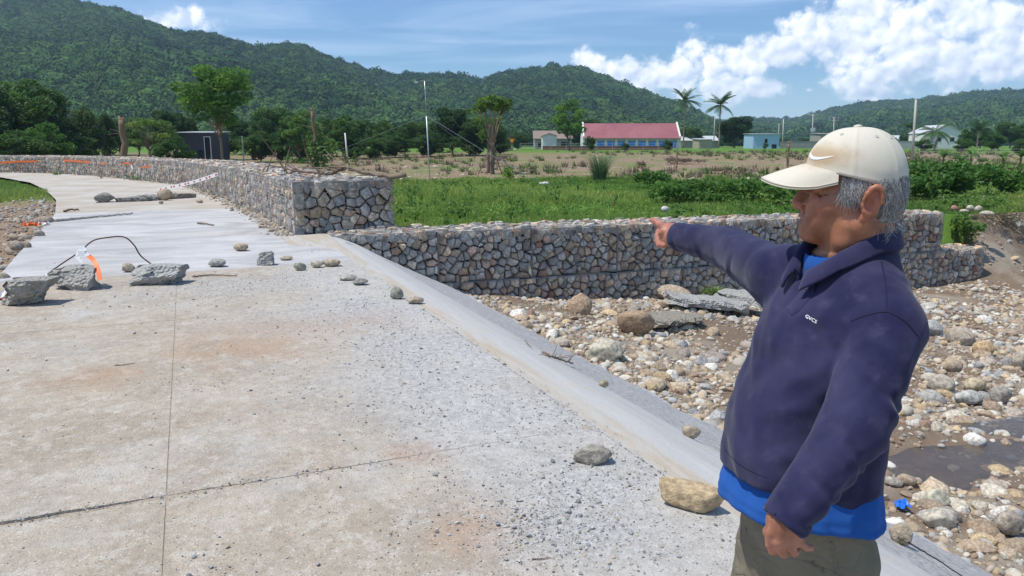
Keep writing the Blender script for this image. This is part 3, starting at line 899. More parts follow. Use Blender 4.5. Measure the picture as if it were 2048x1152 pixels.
ORD = ['first', 'second', 'third', 'fourth', 'fifth', 'sixth', 'seventh', 'eighth', 'ninth', 'tenth', 'eleventh', 'twelfth', 'thirteenth', 'fourteenth', 'fifteenth', 'sixteenth', 'seventeenth',
       'eighteenth', 'nineteenth', 'twentieth', 'twenty-first', 'twenty-second', 'twenty-third', 'twenty-fourth', 'twenty-fifth', 'twenty-sixth', 'twenty-seventh', 'twenty-eighth']
# river wall: two tiers, across the road line
for i in range(8):
    t0 = 2.35 + 2 * i
    z0 = -1.0 + 0.02 - 0.02 * i
    sg = ('front', 'end1') if i == 7 else ('front',)
    basket(R(13.72, t0, z0), N_, 1.99, 1.0, 1.0, ('front', 'top') + (('end1',) if i == 7 else ()),
           'grey stone gabion basket, %s from the road in the upper tier of the river wall' % ORD[i], 'gabion baskets of the river wall', 100 + i, sg, warm=0.20 + 0.035 * i)
for i in range(9):
    t0 = 2.05 + 2 * i
    basket(R(13.66, t0, -1.985 - 0.02 * i), N_, 1.99, 1.0, 1.0, ('front',) + (('top', 'end1') if i == 8 else ()),
           'grey stone gabion basket, %s from the road in the lower tier of the river wall' % ORD[i], 'gabion baskets of the river wall', 200 + i, ('front', 'end1') if i == 8 else ('front',), warm=0.18 + 0.05 * i)
# roadside wall: baskets follow the right edge of the road; their front faces the road
WALLP = np.concatenate([[[14.5, 1.74]], RIGHT[RIGHT[:, 0] > 15]]) + np.array([0.0, 0.06])
wl = np.concatenate([[0], np.cumsum(np.hypot(*np.diff(WALLP, axis=0).T))])
nb = int(wl[-1] / 2.0)
far_kit = []
for i in range(min(nb, 28)):
    q0 = np.array([np.interp(i * 2.0, wl, WALLP[:, j]) for j in (0, 1)]); q1 = np.array([np.interp((i + 1) * 2.0, wl, WALLP[:, j]) for j in (0, 1)])
    if i == 0: q0[0] -= 0.1
    A, B = R(q1[0], q1[1], 0.0), R(q0[0], q0[1], 0.0)          # front edge runs back towards the viewer so that the inside lies to the right
    d = (B - A)[:2]; L = np.linalg.norm(d)
    lab = 'grey stone gabion basket ending the roadside wall with its open stone face' if i == 0 else 'grey stone gabion basket along the road, %s from the near end' % ORD[i]
    P0 = np.array([A[0], A[1], -0.06 if i else 0.0])
    if i < 9:
        b = basket(P0, d / L, round(L - 0.01, 2) if i == 0 else 1.99, 1.9, 1.02 if i else 0.98, ('front', 'top') + (('end1',) if i == 0 else ()), lab,
                   'gabion baskets of the roadside wall', 300 + i, (('front', 'end1') if i == 0 else ('front',) if i < 5 else ()), size=0.185, warm=0.28)
        if i >= 5: far_kit.append(b)
    else:                                                       # beyond, the stones are too small to tell apart: copies of four baskets
        src = far_kit[(i * 7 + i // 4) % 4]
        b = src.copy(); COL.objects.link(b); b.location = P0; b.rotation_euler = (0, 0, math.atan2(d[1], d[0])); b['label'] = lab
        for ch in src.children:
            c2 = ch.copy(); COL.objects.link(c2); c2.parent = b

# ------------------------------------------------------------------ loose stones
m_rock = stone_mat('river_stone', 5.0, 0.45)
m_rockbig = stone_mat('loose_stone', 22.0, 0.9)
m_rubble, t = new_mat('broken_concrete')
p = opos(t)
n1 = t.noise(p, 7, 6, 0.7); v1 = t.vor(p, 26); n2 = t.noise(p, 60, 3, 0.7)
c = t.mix(n1, (0.25, 0.245, 0.23, 1), (0.55, 0.54, 0.51, 1))
c = t.mix(t.ramp(v1, 0.10, 0.32), t.mix(n2, (0.30, 0.30, 0.30, 1), (0.62, 0.61, 0.59, 1)), c)
c = t.mix(1.0, c, t.mix(1.0, attr(t), t.n('ShaderNodeObjectInfo').outputs['Color'], 'MULTIPLY'), 'MULTIPLY')
finish(t, c, 0.95, t.m('ADD', n1, t.m('MULTIPLY', v1, -1.2)), 0.9, 0.035, 0.15)


def zc_of(P): return P[1] * CP - (P[2] - CAM_Z) * SP


def surf_z(P):
    s, tt = float(E_ @ P[:2]), float(N_ @ P[:2])
    if tt < 2.15: return 0.0
    if s < 13.7 and tt < 4.56: return float(apron_z(np.array([tt]))[0])
    return float(river_z(np.array([s]), np.array([tt]))[0])


def on_ground(u, v, flat=None):
    """where the ray through a photograph pixel meets the ground"""
    z = flat if flat is not None else 0.0
    for _ in range(25):
        P = G(u, v, z)
        if flat is not None: break
        z = 0.6 * z + 0.4 * surf_z(P)
    return P


def place(name, u, v, w, h, col, label, cat='stone', ang=0.5, seed=1, rough=0.05, yaw=0.0, depth=0.75, mat=None, sub=3, flat=None, group=None, sink=0.06, tilt=(0, 0), flatten=None):
    """a stone whose foot shows at (u, v) and that is w x h photograph pixels large"""
    P = on_ground(u, v, flat); k = zc_of(P) / FPX
    W_, H_ = w * k, h * k
    V, Fc = rock(sub, (1, 1, 1), ang, rough, seed)
    if flatten: V[:, 2] = np.minimum(V[:, 2], flatten)
    V = V / np.ptp(V, axis=0)                                     # unit box
    V = V * np.array([W_, W_ * depth, H_ * 1.02])
    ax, ay = tilt
    Rx = np.array([[1, 0, 0], [0, math.cos(ax), -math.sin(ax)], [0, math.sin(ax), math.cos(ax)]]); Ry = np.array([[math.cos(ay), 0, math.sin(ay)], [0, 1, 0], [-math.sin(ay), 0, math.cos(ay)]])
    V = V @ (rotz(yaw) @ Ry @ Rx).T
    V[:, 2] -= V[:, 2].min() + H_ * sink
    me = mesh(name, V, Fc, mat is None or sub > 3)
    P = P + np.array([P[0], P[1], 0]) / np.hypot(P[0], P[1]) * W_ * depth * 0.42
    zz = surf_z(P) if flat is None else flat
    o = obj(name, me, mat or m_rockbig, None, (P[0], P[1], min(zz, P[2] + 0.05)))
    o.color = (*col, 1)
    return tag(o, label, cat, group)


TAN, GREY, DARK, OLIVE, BROWN = (0.42, 0.34, 0.24), (0.36, 0.35, 0.33), (0.17, 0.165, 0.155), (0.28, 0.275, 0.22), (0.33, 0.25, 0.18)
W1 = (1, 1, 1)
road_stones = [
    ('road_stone', 482, 503, 29, 16, TAN, 'rounded tan stone alone on the pale fresh concrete', 0.25, 3),
    ('road_stone', 435, 535, 38, 17, (0.33, 0.33, 0.31), 'flat grey stone on the road right of the concrete lumps', 0.5, 8),
    ('road_stone', 573, 521, 25, 8, (0.36, 0.30, 0.24), 'thin flat brown stone just right of the concrete shard', 0.5, 9),
    ('road_stone', 600, 542, 27, 17, OLIVE, 'dark olive stone in front of the thin brown stone', 0.6, 10),
    ('road_stone', 634, 536, 27, 15, (0.44, 0.40, 0.32), 'pale tan stone, left one of a touching pair on the road edge', 0.45, 11),
    ('road_stone', 664, 534, 37, 16, (0.42, 0.35, 0.26), 'pale tan stone, right one of a touching pair on the road edge', 0.35, 12),
    ('road_stone', 699, 562, 35, 12, (0.38, 0.36, 0.31), 'low flat grey-tan stone on the road edge before the river wall', 0.5, 13),
    ('road_stone', 721, 571, 29, 14, (0.25, 0.245, 0.22), 'pointed dark grey stone beside the low flat stone', 0.7, 14),
    ('road_stone', 793, 599, 28, 27, (0.31, 0.30, 0.25), 'upright grey-green stone at the edge of the road', 0.55, 15),
    ('road_stone', 832, 608, 35, 14, (0.42, 0.35, 0.26), 'brick-shaped tan stone next to the upright stone', 0.75, 16),
    ('road_stone', 1183, 932, 80, 32, (0.34, 0.31, 0.265), 'angular grey-brown stone lying on gravel near the man', 0.85, 17),
    ('road_stone', 1382, 1022, 134, 58, (0.47, 0.36, 0.22), 'large flat tan stone at the foot of the man', 0.3, 18),
    ('road_stone', 1382, 875, 37, 27, (0.40, 0.33, 0.24), 'round tan stone on the sloping apron left of the man', 0.35, 19),
    ('road_stone', 1207, 773, 21, 17, (0.42, 0.36, 0.25), 'small square tan stone on the sloping apron', 0.6, 20),
    ('road_stone', 1802, 1084, 46, 50, (0.42, 0.36, 0.27), 'oblong tan stone on the apron behind the man', 0.3, 21),
    ('road_stone', 256, 545, 27, 20, (0.38, 0.33, 0.26), 'squarish tan stone between two concrete lumps', 0.6, 22),
    ('road_stone', 332, 401, 32, 25, (0.43, 0.35, 0.26), 'round tan boulder on the far row of debris across the road', 0.4, 23),
    ('road_stone', 210, 405, 42, 20, (0.22, 0.21, 0.19), 'dark grey lump starting the far row of debris', 0.6, 24),
    ('road_stone', 36, 501, 30, 20, (0.31, 0.27, 0.22), 'dark brown stone at the left road edge before the fresh slab', 0.3, 25),
    ('road_stone', 54, 500, 18, 18, (0.36, 0.29, 0.22), 'small brown stone leaning on a darker one at the left road edge', 0.3, 26),
    ('road_stone', 8, 563, 26, 18, (0.35, 0.31, 0.25), 'brown stone cut by the left border beyond the concrete lumps', 0.3, 27),
    ('road_stone', 90, 449, 34, 16, (0.36, 0.29, 0.23), 'brown stone beside the scrap of red tape', 0.3, 28),
    ('road_stone', 79, 476, 22, 17, (0.38, 0.34, 0.28), 'tan stone on the left edge of the fresh slab', 0.3, 29),
    ('road_stone', 400, 406, 14, 7, (0.40, 0.33, 0.25), 'little tan stone right of the concrete beam', 0.4, 30),
    ('road_stone', 322, 408, 9, 7, (0.40, 0.34, 0.26), 'tiny tan stone in front of the far boulder', 0.4, 31),
]
for nm, u, v, w, h, c, lab, ang, sd in road_stones:
    ang = min(1, ang * .75 + .3)
    fl = 0.0 if not (u > 1190 and u not in (1382,)) and not (u == 1382 and v < 900) else None
    if u < 100: fl = -0.04
    if v == 1022:                                                 # the long flat stone lies askew
        A, B = G(1330, 985), G(1442, 1014); d = B - A; L = np.linalg.norm(d); k = zc_of(G(u, v)) / FPX
        place(nm, u - 4, v, L / k * 1.12, 46, c, lab, ang=.75, seed=sd, flat=0.0, yaw=math.atan2(d[1], d[0]), sub=4, depth=.42, rough=.05, group='loose stones on the road', flatten=.42)
        continue
    yaw = -0.75 if u == 1802 else 0.0
    place(nm, u, v, w, h, c, lab, ang=ang, seed=sd, flat=fl, yaw=yaw, sub=4 if v > 900 else 3, depth=0.55 if v == 932 else 0.75, rough=0.05, group='loose stones on the road', flatten=.6 if v == 932 else None)

conc = [
    ('concrete_lump', 150, 581, 102, 46, (0.9, 0.88, 0.84), 'broken concrete lump with a bent steel bar and tape rising from it', 0.9, 43, 0.7),
    ('concrete_lump', 318, 572, 108, 40, (1.0, 0.99, 0.97), 'flat-topped broken concrete lump at the right foot of the bent bar', 0.9, 42, 0.65),
    ('concrete_lump', 62, 612, 102, 54, (0.86, 0.83, 0.78), 'tilted broken concrete lump nearest the camera at the left border', 0.9, 46, 0.75),
    ('concrete_shard', 532, 531, 36, 29, (0.95, 0.95, 0.93), 'rough concrete shard standing on the fresh slab', 0.85, 44, 0.7),
]
def block(sub, seed, n=11):
    """a broken lump of cast concrete: flat on top, rugged on its sides, drawn in below"""
    rg = np.random.default_rng(seed); g = np.linspace(-.5, .5, n); V, Fc = [], []
    for ax in range(3):
        for sg in (-1, 1):
            A, B_ = np.meshgrid(g, g, indexing='ij'); P = np.zeros((n, n, 3)); P[..., ax] = .5 * sg; P[..., (ax + 1) % 3] = A; P[..., (ax + 2) % 3] = B_
            k = len(V) * n * n; idx = np.arange(n * n).reshape(n, n) + k; q = np.stack([idx[:-1, :-1], idx[1:, :-1], idx[1:, 1:], idx[:-1, 1:]], -1).reshape(-1, 4)
            V.append(P.reshape(-1, 3)); Fc.append(q if sg > 0 else q[:, ::-1])
    V = np.concatenate(V); Fc = np.concatenate(Fc)
    top = sm(.30, .46, V[:, 2])
    pn = rg.normal(size=(9, 3)); pn[:, 2] *= .6; pn /= np.linalg.norm(pn, axis=1)[:, None]; pd = rg.uniform(.33, .50, 9)
    over = np.maximum((V @ pn.T) - pd, 0); i = over.argmax(1); V = V - pn[i] * over[np.arange(len(V)), i][:, None]
    V[:, :2] *= (1 - .07 * sm(.1, -.5, V[:, 2]))[:, None]
    N3 = np.stack([vnoise(V * 3.2 + 7 * q, 1, seed + q, 3) for q in range(3)], -1)
    V = V + N3 * np.array([.13, .13, .09]) * (1 - .7 * top)[:, None] * np.array([1, 1, 1]) + .02 * np.stack([vnoise(V * 13, 1, seed + 9 + q) for q in range(3)], -1) * (1 - .6 * top)[:, None]
    V[:, 2] += V[:, 0] * rg.uniform(-.12, .12)
    return V, np.ascontiguousarray(Fc)


for nm, u, v, w, h, c, lab, ang, sd, dp in conc:
    P = on_ground(u, v, 0.0); k = zc_of(P) / FPX; W_, H_ = w * k, h * k
    V, Fc = block(3, sd); V = V / np.ptp(V, axis=0) * np.array([W_, W_ * dp, H_]); V[:, 2] -= V[:, 2].min() + .01
    bm = bmesh.new(); me = mesh(nm, V, Fc); bm.from_mesh(me); bmesh.ops.remove_doubles(bm, verts=bm.verts, dist=W_ * .004); bm.to_mesh(me); bm.free()
    P = P + np.array([P[0], P[1], 0]) / np.hypot(P[0], P[1]) * W_ * dp * .45
    o = obj(nm, me, m_rubble, None, P); o.color = (*c, 1); tag(o, lab, 'concrete lump', 'broken concrete across the road')


def slabpiece(name, u0, v0, u1, v1, thick, deep, label, col, seed, flat=None, group=None, up=0.0):
    """a long broken slab between two photograph points"""
    A, B = on_ground(u0, v0, flat), on_ground(u1, v1, flat)
    L = np.linalg.norm(B - A); d = (B - A) / L
    rg = np.random.default_rng(seed)
    n = 15
    sx_ = np.linspace(0, L, n); V = []; Fc = []
    ring = [(-.5, 0), (-.5, .5), (-.46, .95), (-.2, 1), (.2, 1), (.46, .95), (.5, .5), (.5, 0)]
    for i, x in enumerate(sx_):
        e = 1 - 0.35 * (abs(x / L - .5) * 2) ** 6
        for k, (a, b) in enumerate(ring):
            V.append((x + rg.normal(0, L * .010) * (1 + (i in (0, n - 1)) * 2.5), a * deep * e + rg.normal(0, deep * .05), b * thick * (0.75 + 0.35 * float(vnoise(np.array([x * 3, a, seed + 0.5]), 1, seed))) + rg.normal(0, thick * .05)))
    m = len(ring)
    for i in range(n - 1): Fc += [(i * m + k, i * m + (k + 1) % m, (i + 1) * m + (k + 1) % m, (i + 1) * m + k) for k in range(m)]
    Fc += [tuple(range(m - 1, -1, -1)), tuple((n - 1) * m + k for k in range(m))]
    V = np.array(V)
    side = np.cross(np.array([0, 0, 1.0]), d); side /= np.linalg.norm(side); upv = np.cross(d, side)
    W3 = A + V[:, :1] * d + (V[:, 1:2] + deep * 0.5) * side + V[:, 2:] * upv
    W3[:, 2] += up
    o = obj(name, mesh(name, W3 - A, [f[::-1] for f in Fc]), m_rubble, None, A); o.color = (*col, 1)
    return tag(o, label, 'concrete piece', group)


slabpiece('concrete_beam', 232, 404, 300, 402, 0.16, 0.35, 'crumbled concrete strip lying left of the far boulder', (0.62, 0.61, 0.6), 5, 0.0, 'broken concrete across the road')
slabpiece('concrete_beam', 262, 402, 322, 400, 0.20, 0.4, 'grey broken concrete strip touching the far boulder', (0.72, 0.71, 0.7), 6, 0.0, 'broken concrete across the road')
slabpiece('concrete_beam', 335, 399, 392, 395, 0.17, 0.3, 'straight concrete beam lying right of the far boulder', (0.62, 0.59, 0.55), 7, 0.0, 'broken concrete across the road')
slabpiece('concrete_slab_fragment', 1322, 668, 1415, 655, 0.13, 0.75, 'flat broken concrete slab lying on the river stones', (0.72, 0.67, 0.58), 8, None, 'broken slabs in the riverbed', 0.10)
slabpiece('concrete_slab_fragment', 1342, 622, 1500, 640, 0.20, 0.75, 'long ragged concrete slab behind the flat one in the riverbed', (0.95, 0.94, 0.92), 9, None, 'broken slabs in the riverbed', 0.12)
slabpiece('concrete_slab_fragment', 1425, 612, 1560, 650, 0.16, 0.6, 'tipped concrete slab half hidden by the man', (0.95, 0.94, 0.92), 10, None, 'broken slabs in the riverbed', 0.22)

boulders = [
    (1160, 630, 52, 50, (0.42, 0.31, 0.21), 'upright brown boulder before the gabion river wall', 0.35, 61),
    (1268, 672, 78, 56, (0.36, 0.26, 0.17), 'big brown boulder left of the broken slabs', 0.35, 62),
    (1212, 726, 82, 50, (0.50, 0.46, 0.37), 'squat pale concrete-crusted boulder beside the apron', 0.75, 63),
    (1340, 600, 76, 34, (0.45, 0.37, 0.28), 'pale tan boulder under the pointing arm', 0.5, 64),
    (1420, 575, 24, 14, (0.55, 0.53, 0.48), 'small white stone at the foot of the river wall', 0.5, 65),
    (1440, 832, 0, 0, None, None, 0, 0),
    (1862, 672, 50, 36, (0.40, 0.40, 0.38), 'large blue-grey stone against the back of the man', 0.55, 66),
    (1965, 712, 44, 36, (0.50, 0.36, 0.21), 'orange-tan rounded stone in the middle of the right riverbed', 0.35, 67),
    (1920, 690, 54, 40, (0.40, 0.34, 0.27), 'broad brown stone left of the orange-tan one', 0.4, 68),
    (1880, 790, 56, 44, (0.42, 0.38, 0.31), 'rounded grey-tan boulder just behind the sleeve', 0.3, 69),
    (1948, 785, 42, 30, (0.47, 0.40, 0.27), 'yellowish oval stone right of the grey-tan boulder', 0.3, 70),
    (1998, 808, 44, 40, (0.36, 0.33, 0.29), 'brown-grey rounded boulder by the right border', 0.35, 71),
    (1935, 812, 54, 34, (0.46, 0.46, 0.42), 'pale grey-green boulder above the dirt bank', 0.4, 72),
    (1870, 1015, 52, 42, (0.50, 0.48, 0.38), 'flat pale yellow boulder at the edge of the creek', 0.7, 73),
    (1880, 1060, 66, 42, (0.50, 0.46, 0.38), 'broad whitish boulder touching the apron behind the man', 0.5, 74),
    (2012, 1075, 60, 60, (0.37, 0.32, 0.26), 'brown-grey boulder at the lower right border', 0.35, 75),
    (2030, 1050, 34, 34, (0.32, 0.33, 0.34), 'blue-grey stone above the lower right boulder', 0.4, 76),
    (1985, 985, 56, 26, (0.45, 0.38, 0.30), 'layered tan stone on the near creek bank', 0.6, 77),
    (1810, 972, 40, 24, (0.38, 0.30, 0.22), 'brown stone standing in the creek water', 0.4, 78),
    (2040, 740, 40, 44, (0.42, 0.36, 0.29), 'tan boulder cut by the right border', 0.35, 79),
    (1905, 745, 40, 28, (0.38, 0.30, 0.22), 'rusty flat stone above the grey-tan boulder', 0.4, 80),
    (1785, 975, 36, 20, (0.40, 0.37, 0.32), 'grey stone in the creek next to the dark shirt', 0.4, 81),
    (1140, 430, 0, 0, None, None, 0, 0),
]
for u, v, w, h, c, lab, ang, sd in boulders:
    if c is None: continue
    ang = min(.9, ang * .7 + .3)
    place('river_boulder', u, v, w, h, c, lab, 'boulder', ang, sd, 0.06, sink=0.14, group='boulders in the riverbed', sub=3 if w < 50 else 4)
marks = []
for u, v, w, h, c, lab, ang, sd in boulders:
    if c is not None: P = on_ground(u, v); marks.append((P[0], P[1], ' '.join(lab.split()[:4]).rstrip(',') if len(lab.split()) > 5 else lab))
# stones left on top of the river wall and beyond its end
for u, v, w, h, c, lab in ((1330, 424, 18, 12, (0.62, 0.60, 0.56), 'white stone resting on top of the river wall above the hand'), (1908, 424, 16, 14, (0.36, 0.2, 0.15), 'reddish stone on the far end of the river wall'),
                           (1928, 426, 18, 8, (0.48, 0.42, 0.32), 'flat tan stone on the bank past the wall end'), (1940, 422, 16, 12, (0.5, 0.47, 0.4), 'pale upright stone on the bank past the wall end'),
                           (1956, 424, 16, 14, (0.46, 0.41, 0.34), 'tan rounded stone on the bank past the wall end'), (1975, 432, 28, 10, (0.45, 0.41, 0.32), 'long tan stone on the bank past the wall end'),
                           (1089, 372, 22, 9, (0.62, 0.60, 0.56), 'pale stone in the grass where the guy wire ends'), (812, 340, 10, 8, (0.5, 0.42, 0.32), 'tan stone on the brown field left of the mast')):
    fl = -0.02 if u < 1400 and v > 400 else -0.3
    place('stone', u, v, w, h, c, lab, ang=0.5, seed=int(u), flat=fl, sub=2)

# ---- the stony riverbed: the largest 300 as stones of their own, the rest as one mass
rg = np.random.default_rng(77)
s_ = np.concatenate([rg.uniform(0.5, 14, 34000), rg.uniform(-1, 20, 8000)]); t_ = np.concatenate([4.58 + (rg.random(34000) ** 1.2) * 15, rg.uniform(15, 46, 8000)])
x_, y_ = E_[0] * s_ + N_[0] * t_, E_[1] * s_ + N_[1] * t_
soil = vn2(x_, y_, 0.55, 91, 3) + 0.5 * np.exp(-((s_ - 12.3) ** 2 + (t_ - 6.0) ** 2) / 2.2) - 0.15 * sm(10, 14, t_)
cd, ca = creek_off(x_, y_)
ok = (rg.random(len(s_)) > sm(0.0, 0.42, soil) * 0.9) & ~((np.abs(cd) < 0.55) & (rg.random(len(s_)) < 0.55)) & ~((s_ > 13.5) & (t_ < 20.3)) & ~((s_ > 16) & (rg.random(len(s_)) < .6))
x_, y_, s_, t_, soil = (a[ok] for a in (x_, y_, s_, t_, soil))
z_ = river_z(s_, t_)
n = len(x_)
r_ = np.clip(rg.lognormal(math.log(0.028), 0.66, n), 0.012, 0.19) * np.where(t_ > 20, 1.3, 1.0)
zc = y_ * CP - (z_ - CAM_Z) * SP
pu = 1024 + FPX * x_ / zc; pv = 576 - FPX * (y_ * SP + (z_ - CAM_Z) * CP) / zc
vis = (pu > -20) & (pu < 2070) & (pv < 1165) & (zc > 0) & ~((pu > 1480) & (pu < 1810) & (pv > 520)) & ~((np.interp(pv, [590, 1152], [925, 2048]) > pu))
px_size = np.where(vis, r_ / zc, 0)
pal = np.array([(0.44, 0.36, 0.26), (0.50, 0.46, 0.38), (0.36, 0.28, 0.20), (0.40, 0.39, 0.36), (0.33, 0.33, 0.33), (0.58, 0.56, 0.51), (0.30, 0.21, 0.15), (0.48, 0.37, 0.23), (0.38, 0.33, 0.28)])
pname = ['tan', 'pale tan', 'brown', 'grey', 'blue-grey', 'white', 'reddish brown', 'yellowish', 'grey-brown']
pw = np.array([5, 4, 4, 2.4, 1.3, 2.0, 1.8, 3, 3]); pw /= pw.sum()
ci = rg.choice(len(pal), n, p=pw)
tint = pal[ci] * rg.uniform(0.8, 1.2, (n, 1))
big = set(np.argsort(-px_size)[:300].tolist())
kits = [rock(3, (1, sy, sz), a, 0.05, 500 + i) for i, (sy, sz, a) in enumerate([(0.8, 0.55, .55), (0.7, 0.6, .8), (0.9, 0.7, .5), (0.6, 0.5, .85), (0.75, 0.45, .65), (0.85, 0.8, .8), (0.65, 0.4, .6), (0.95, 0.6, .9)])]
kmesh = [mesh('river_stone', V, Fc, i % 2 == 0 or i > 5) for i, (V, Fc) in enumerate(kits)]
for me in kmesh: me.materials.append(m_rock)
sshape = ['oval', 'angular', 'rounded', 'oblong', 'flat', 'blocky', 'flattish', 'faceted']
made = []
for i in sorted(big):
    k = int(rg.integers(8))
    o = obj('river_stone', kmesh[k], None, None, (x_[i], y_[i], z_[i] + r_[i] * 0.08))
    o.scale = (r_[i], r_[i], r_[i]); o.rotation_euler = (rg.normal(0, .25), rg.normal(0, .25), rg.uniform(0, 6.28)); o.color = (*tint[i], 1)
    dl = [(np.hypot(x_[i] - m[0], y_[i] - m[1]), m) for m in marks]; m = min(dl, key=lambda q: q[0])[1]
    du, dd = (x_[i] - m[0]), np.hypot(x_[i], y_[i]) - np.hypot(m[0], m[1])
    side = ('just right of' if du > 0 else 'just left of') if abs(du) > abs(dd) else ('behind' if dd > 0 else 'in front of')
    size = ['small', 'middling', 'large'][int(np.searchsorted([.075, .115], r_[i]))]
    lab = '%s %s %s loose stone %s the %s' % (size, pname[ci[i]], sshape[k], side, m[2])
    lab = ' '.join(lab.split()[:16]); tag(o, lab, 'stone'); made.append(o)
from collections import Counter
dup = Counter(o['label'] for o in made)
for o in made: o['group'] = 'loose stones on the riverbed' if dup[o['label']] == 1 else 'river stones: ' + o['label']
rest = np.array([i for i in range(n) if i not in big])
m_peb, t = new_mat('pebble')
p = wpos(t)
c = t.mix(1.0, tint_of(t), t.mix(t.noise(p, 14, 4, 0.65), (0.6, 0.6, 0.6, 1), (1.35, 1.34, 1.3, 1)), 'MULTIPLY')
finish(t, c, 0.85, t.noise(p, 30, 3, 0.6), 0.4, 0.02, 0.2)
small = [rock(2, (1, sy, sz), a, 0.05, 600 + i) + (i % 2 == 0,) for i, (sy, sz, a) in enumerate([(0.8, 0.55, .6), (0.7, 0.6, .9), (0.9, 0.7, .6), (0.6, 0.5, .9), (0.75, 0.45, .7), (0.85, 0.8, .9)])]
rr = r_[rest]
scatter('pebbles', np.stack([x_[rest], y_[rest], z_[rest] + rr * 0.08], -1), np.stack([rr] * 3, -1), np.stack([rg.normal(0, .4, len(rest)), rg.normal(0, .4, len(rest)), rg.uniform(0, 6.28, len(rest))], -1),
        small, m_peb, tint[rest], label='smaller stones and pebbles covering the riverbed', cat='pebbles')

n = 26000
s9 = rg.uniform(1, 13.6, n); t9 = 4.62 + rg.random(n) ** 1.3 * 9; x9, y9 = E_[0] * s9 + N_[0] * t9, E_[1] * s9 + N_[1] * t9
r9 = np.clip(rg.lognormal(math.log(0.011), 0.4, n), .005, .03); z9 = river_z(s9, t9); cd9, _ = creek_off(x9, y9); ok = (np.abs(cd9) > .45) & (rg.random(n) < .35 + .6 * vn2(x9, y9, 1.1, 66, 3))
scatter('river_grit', np.stack([x9, y9, z9 + r9 * .1], -1)[ok], np.stack([r9] * 3, -1)[ok], np.stack([rg.normal(0, .4, n), rg.normal(0, .4, n), rg.uniform(0, 6.28, n)], -1)[ok],
        [rock(1, (1, .75, .6), .7, .05, 720 + i) + (False,) for i in range(5)], m_peb, (pal[rg.choice(len(pal), n, p=pw)] * rg.uniform(.75, 1.2, (n, 1)))[ok], label='fine gravel in the soil of the riverbed', cat='gravel')

# ---- rubble left of the road, and crumbs along the foot of the roadside wall
n = 5200
s2 = rg.uniform(9, 31, n); off = rg.exponential(2.2, n); t2 = np.interp(s2, LEFT[:, 0], LEFT[:, 1]) - 0.02 - off
x2, y2 = E_[0] * s2 + N_[0] * t2, E_[1] * s2 + N_[1] * t2
ok = rg.random(n) < np.where(s2 > 27, .3, 1.0)
n3 = 1400; s3 = 14.3 + rg.exponential(11, n3); t3 = np.interp(s3, RIGHT[:, 0], RIGHT[:, 1]) - np.abs(rg.normal(0, 0.16, n3))
x2 = np.concatenate([x2[ok], E_[0] * s3 + N_[0] * t3]); y2 = np.concatenate([y2[ok], E_[1] * s3 + N_[1] * t3])
S2 = np.concatenate([s2[ok], s3]); T2 = np.concatenate([t2[ok], t3]); isleft = np.arange(len(x2)) < ok.sum()
z2 = np.where(isleft, ground_f(S2, T2, x2, y2), 0.0)
r2 = np.where(isleft, np.clip(rg.lognormal(math.log(0.026), 0.6, len(x2)), .01, .13), np.clip(rg.lognormal(math.log(0.025), 0.5, len(x2)), .01, .08))
tint2 = np.array([(0.36, 0.29, 0.22), (0.42, 0.36, 0.29), (0.30, 0.25, 0.20), (0.38, 0.37, 0.35)])[rg.integers(0, 4, len(x2))] * rg.uniform(.8, 1.2, (len(x2), 1))
scatter('rubble', np.stack([x2, y2, z2 + r2 * 0.15], -1), np.stack([r2] * 3, -1), np.stack([rg.normal(0, .4, len(x2)), rg.normal(0, .4, len(x2)), rg.uniform(0, 6.28, len(x2))], -1), small, m_peb, tint2,
        label='brown rubble beside the road and along the wall foot', cat='rubble')

# ---- chips of crushed stone on the road
n = 90000
s4 = 1.2 + rg.random(n) ** 1.3 * 11.5; t4 = rg.uniform(-2.2, 2.2, n)
dn = 0.10 + 0.75 * sm(0.2, 1.6, t4 + 0.5 * vn2(s4, t4, 0.8, 4, 3)) + 0.5 * sm(0.1, .5, vn2(s4, t4, 1.1, 44, 3)) - 0.9 * sm(10.4, 10.9, s4)
for (u, v, rad, am) in ((1150, 1050, 0.45, 1.6), (850, 740, 0.9, 0.9), (1180, 930, .5, .8), (430, 575, 1.2, 0.9), (660, 560, 1.0, .5)):
    g = G(u, v); dn = dn + am * np.exp(-(((s4 - E_ @ g[:2]) ** 2 + (t4 - N_ @ g[:2]) ** 2) / rad ** 2))
dn = dn * (0.35 + 0.9 * sm(-.2, .5, vn2(s4, t4, 4, 45, 2)))
ok = rg.random(n) < np.clip(dn, 0.03, 1) * 0.62
s4, t4 = s4[ok], t4[ok]; n = len(s4)
# heaps of finer chips in a few spots
for (u, v, rad, cnt) in ((1150, 1055, .22, 2200), (1060, 1060, .25, 900), (860, 735, .55, 1500), (430, 577, .6, 900), (1210, 950, .3, 700), (960, 820, .4, 800), (740, 640, .8, 700)):
    g = G(u, v); s4 = np.concatenate([s4, E_ @ g[:2] + rg.normal(0, rad, cnt)]); t4 = np.concatenate([t4, np.minimum(N_ @ g[:2] + rg.normal(0, rad, cnt), 2.12)])
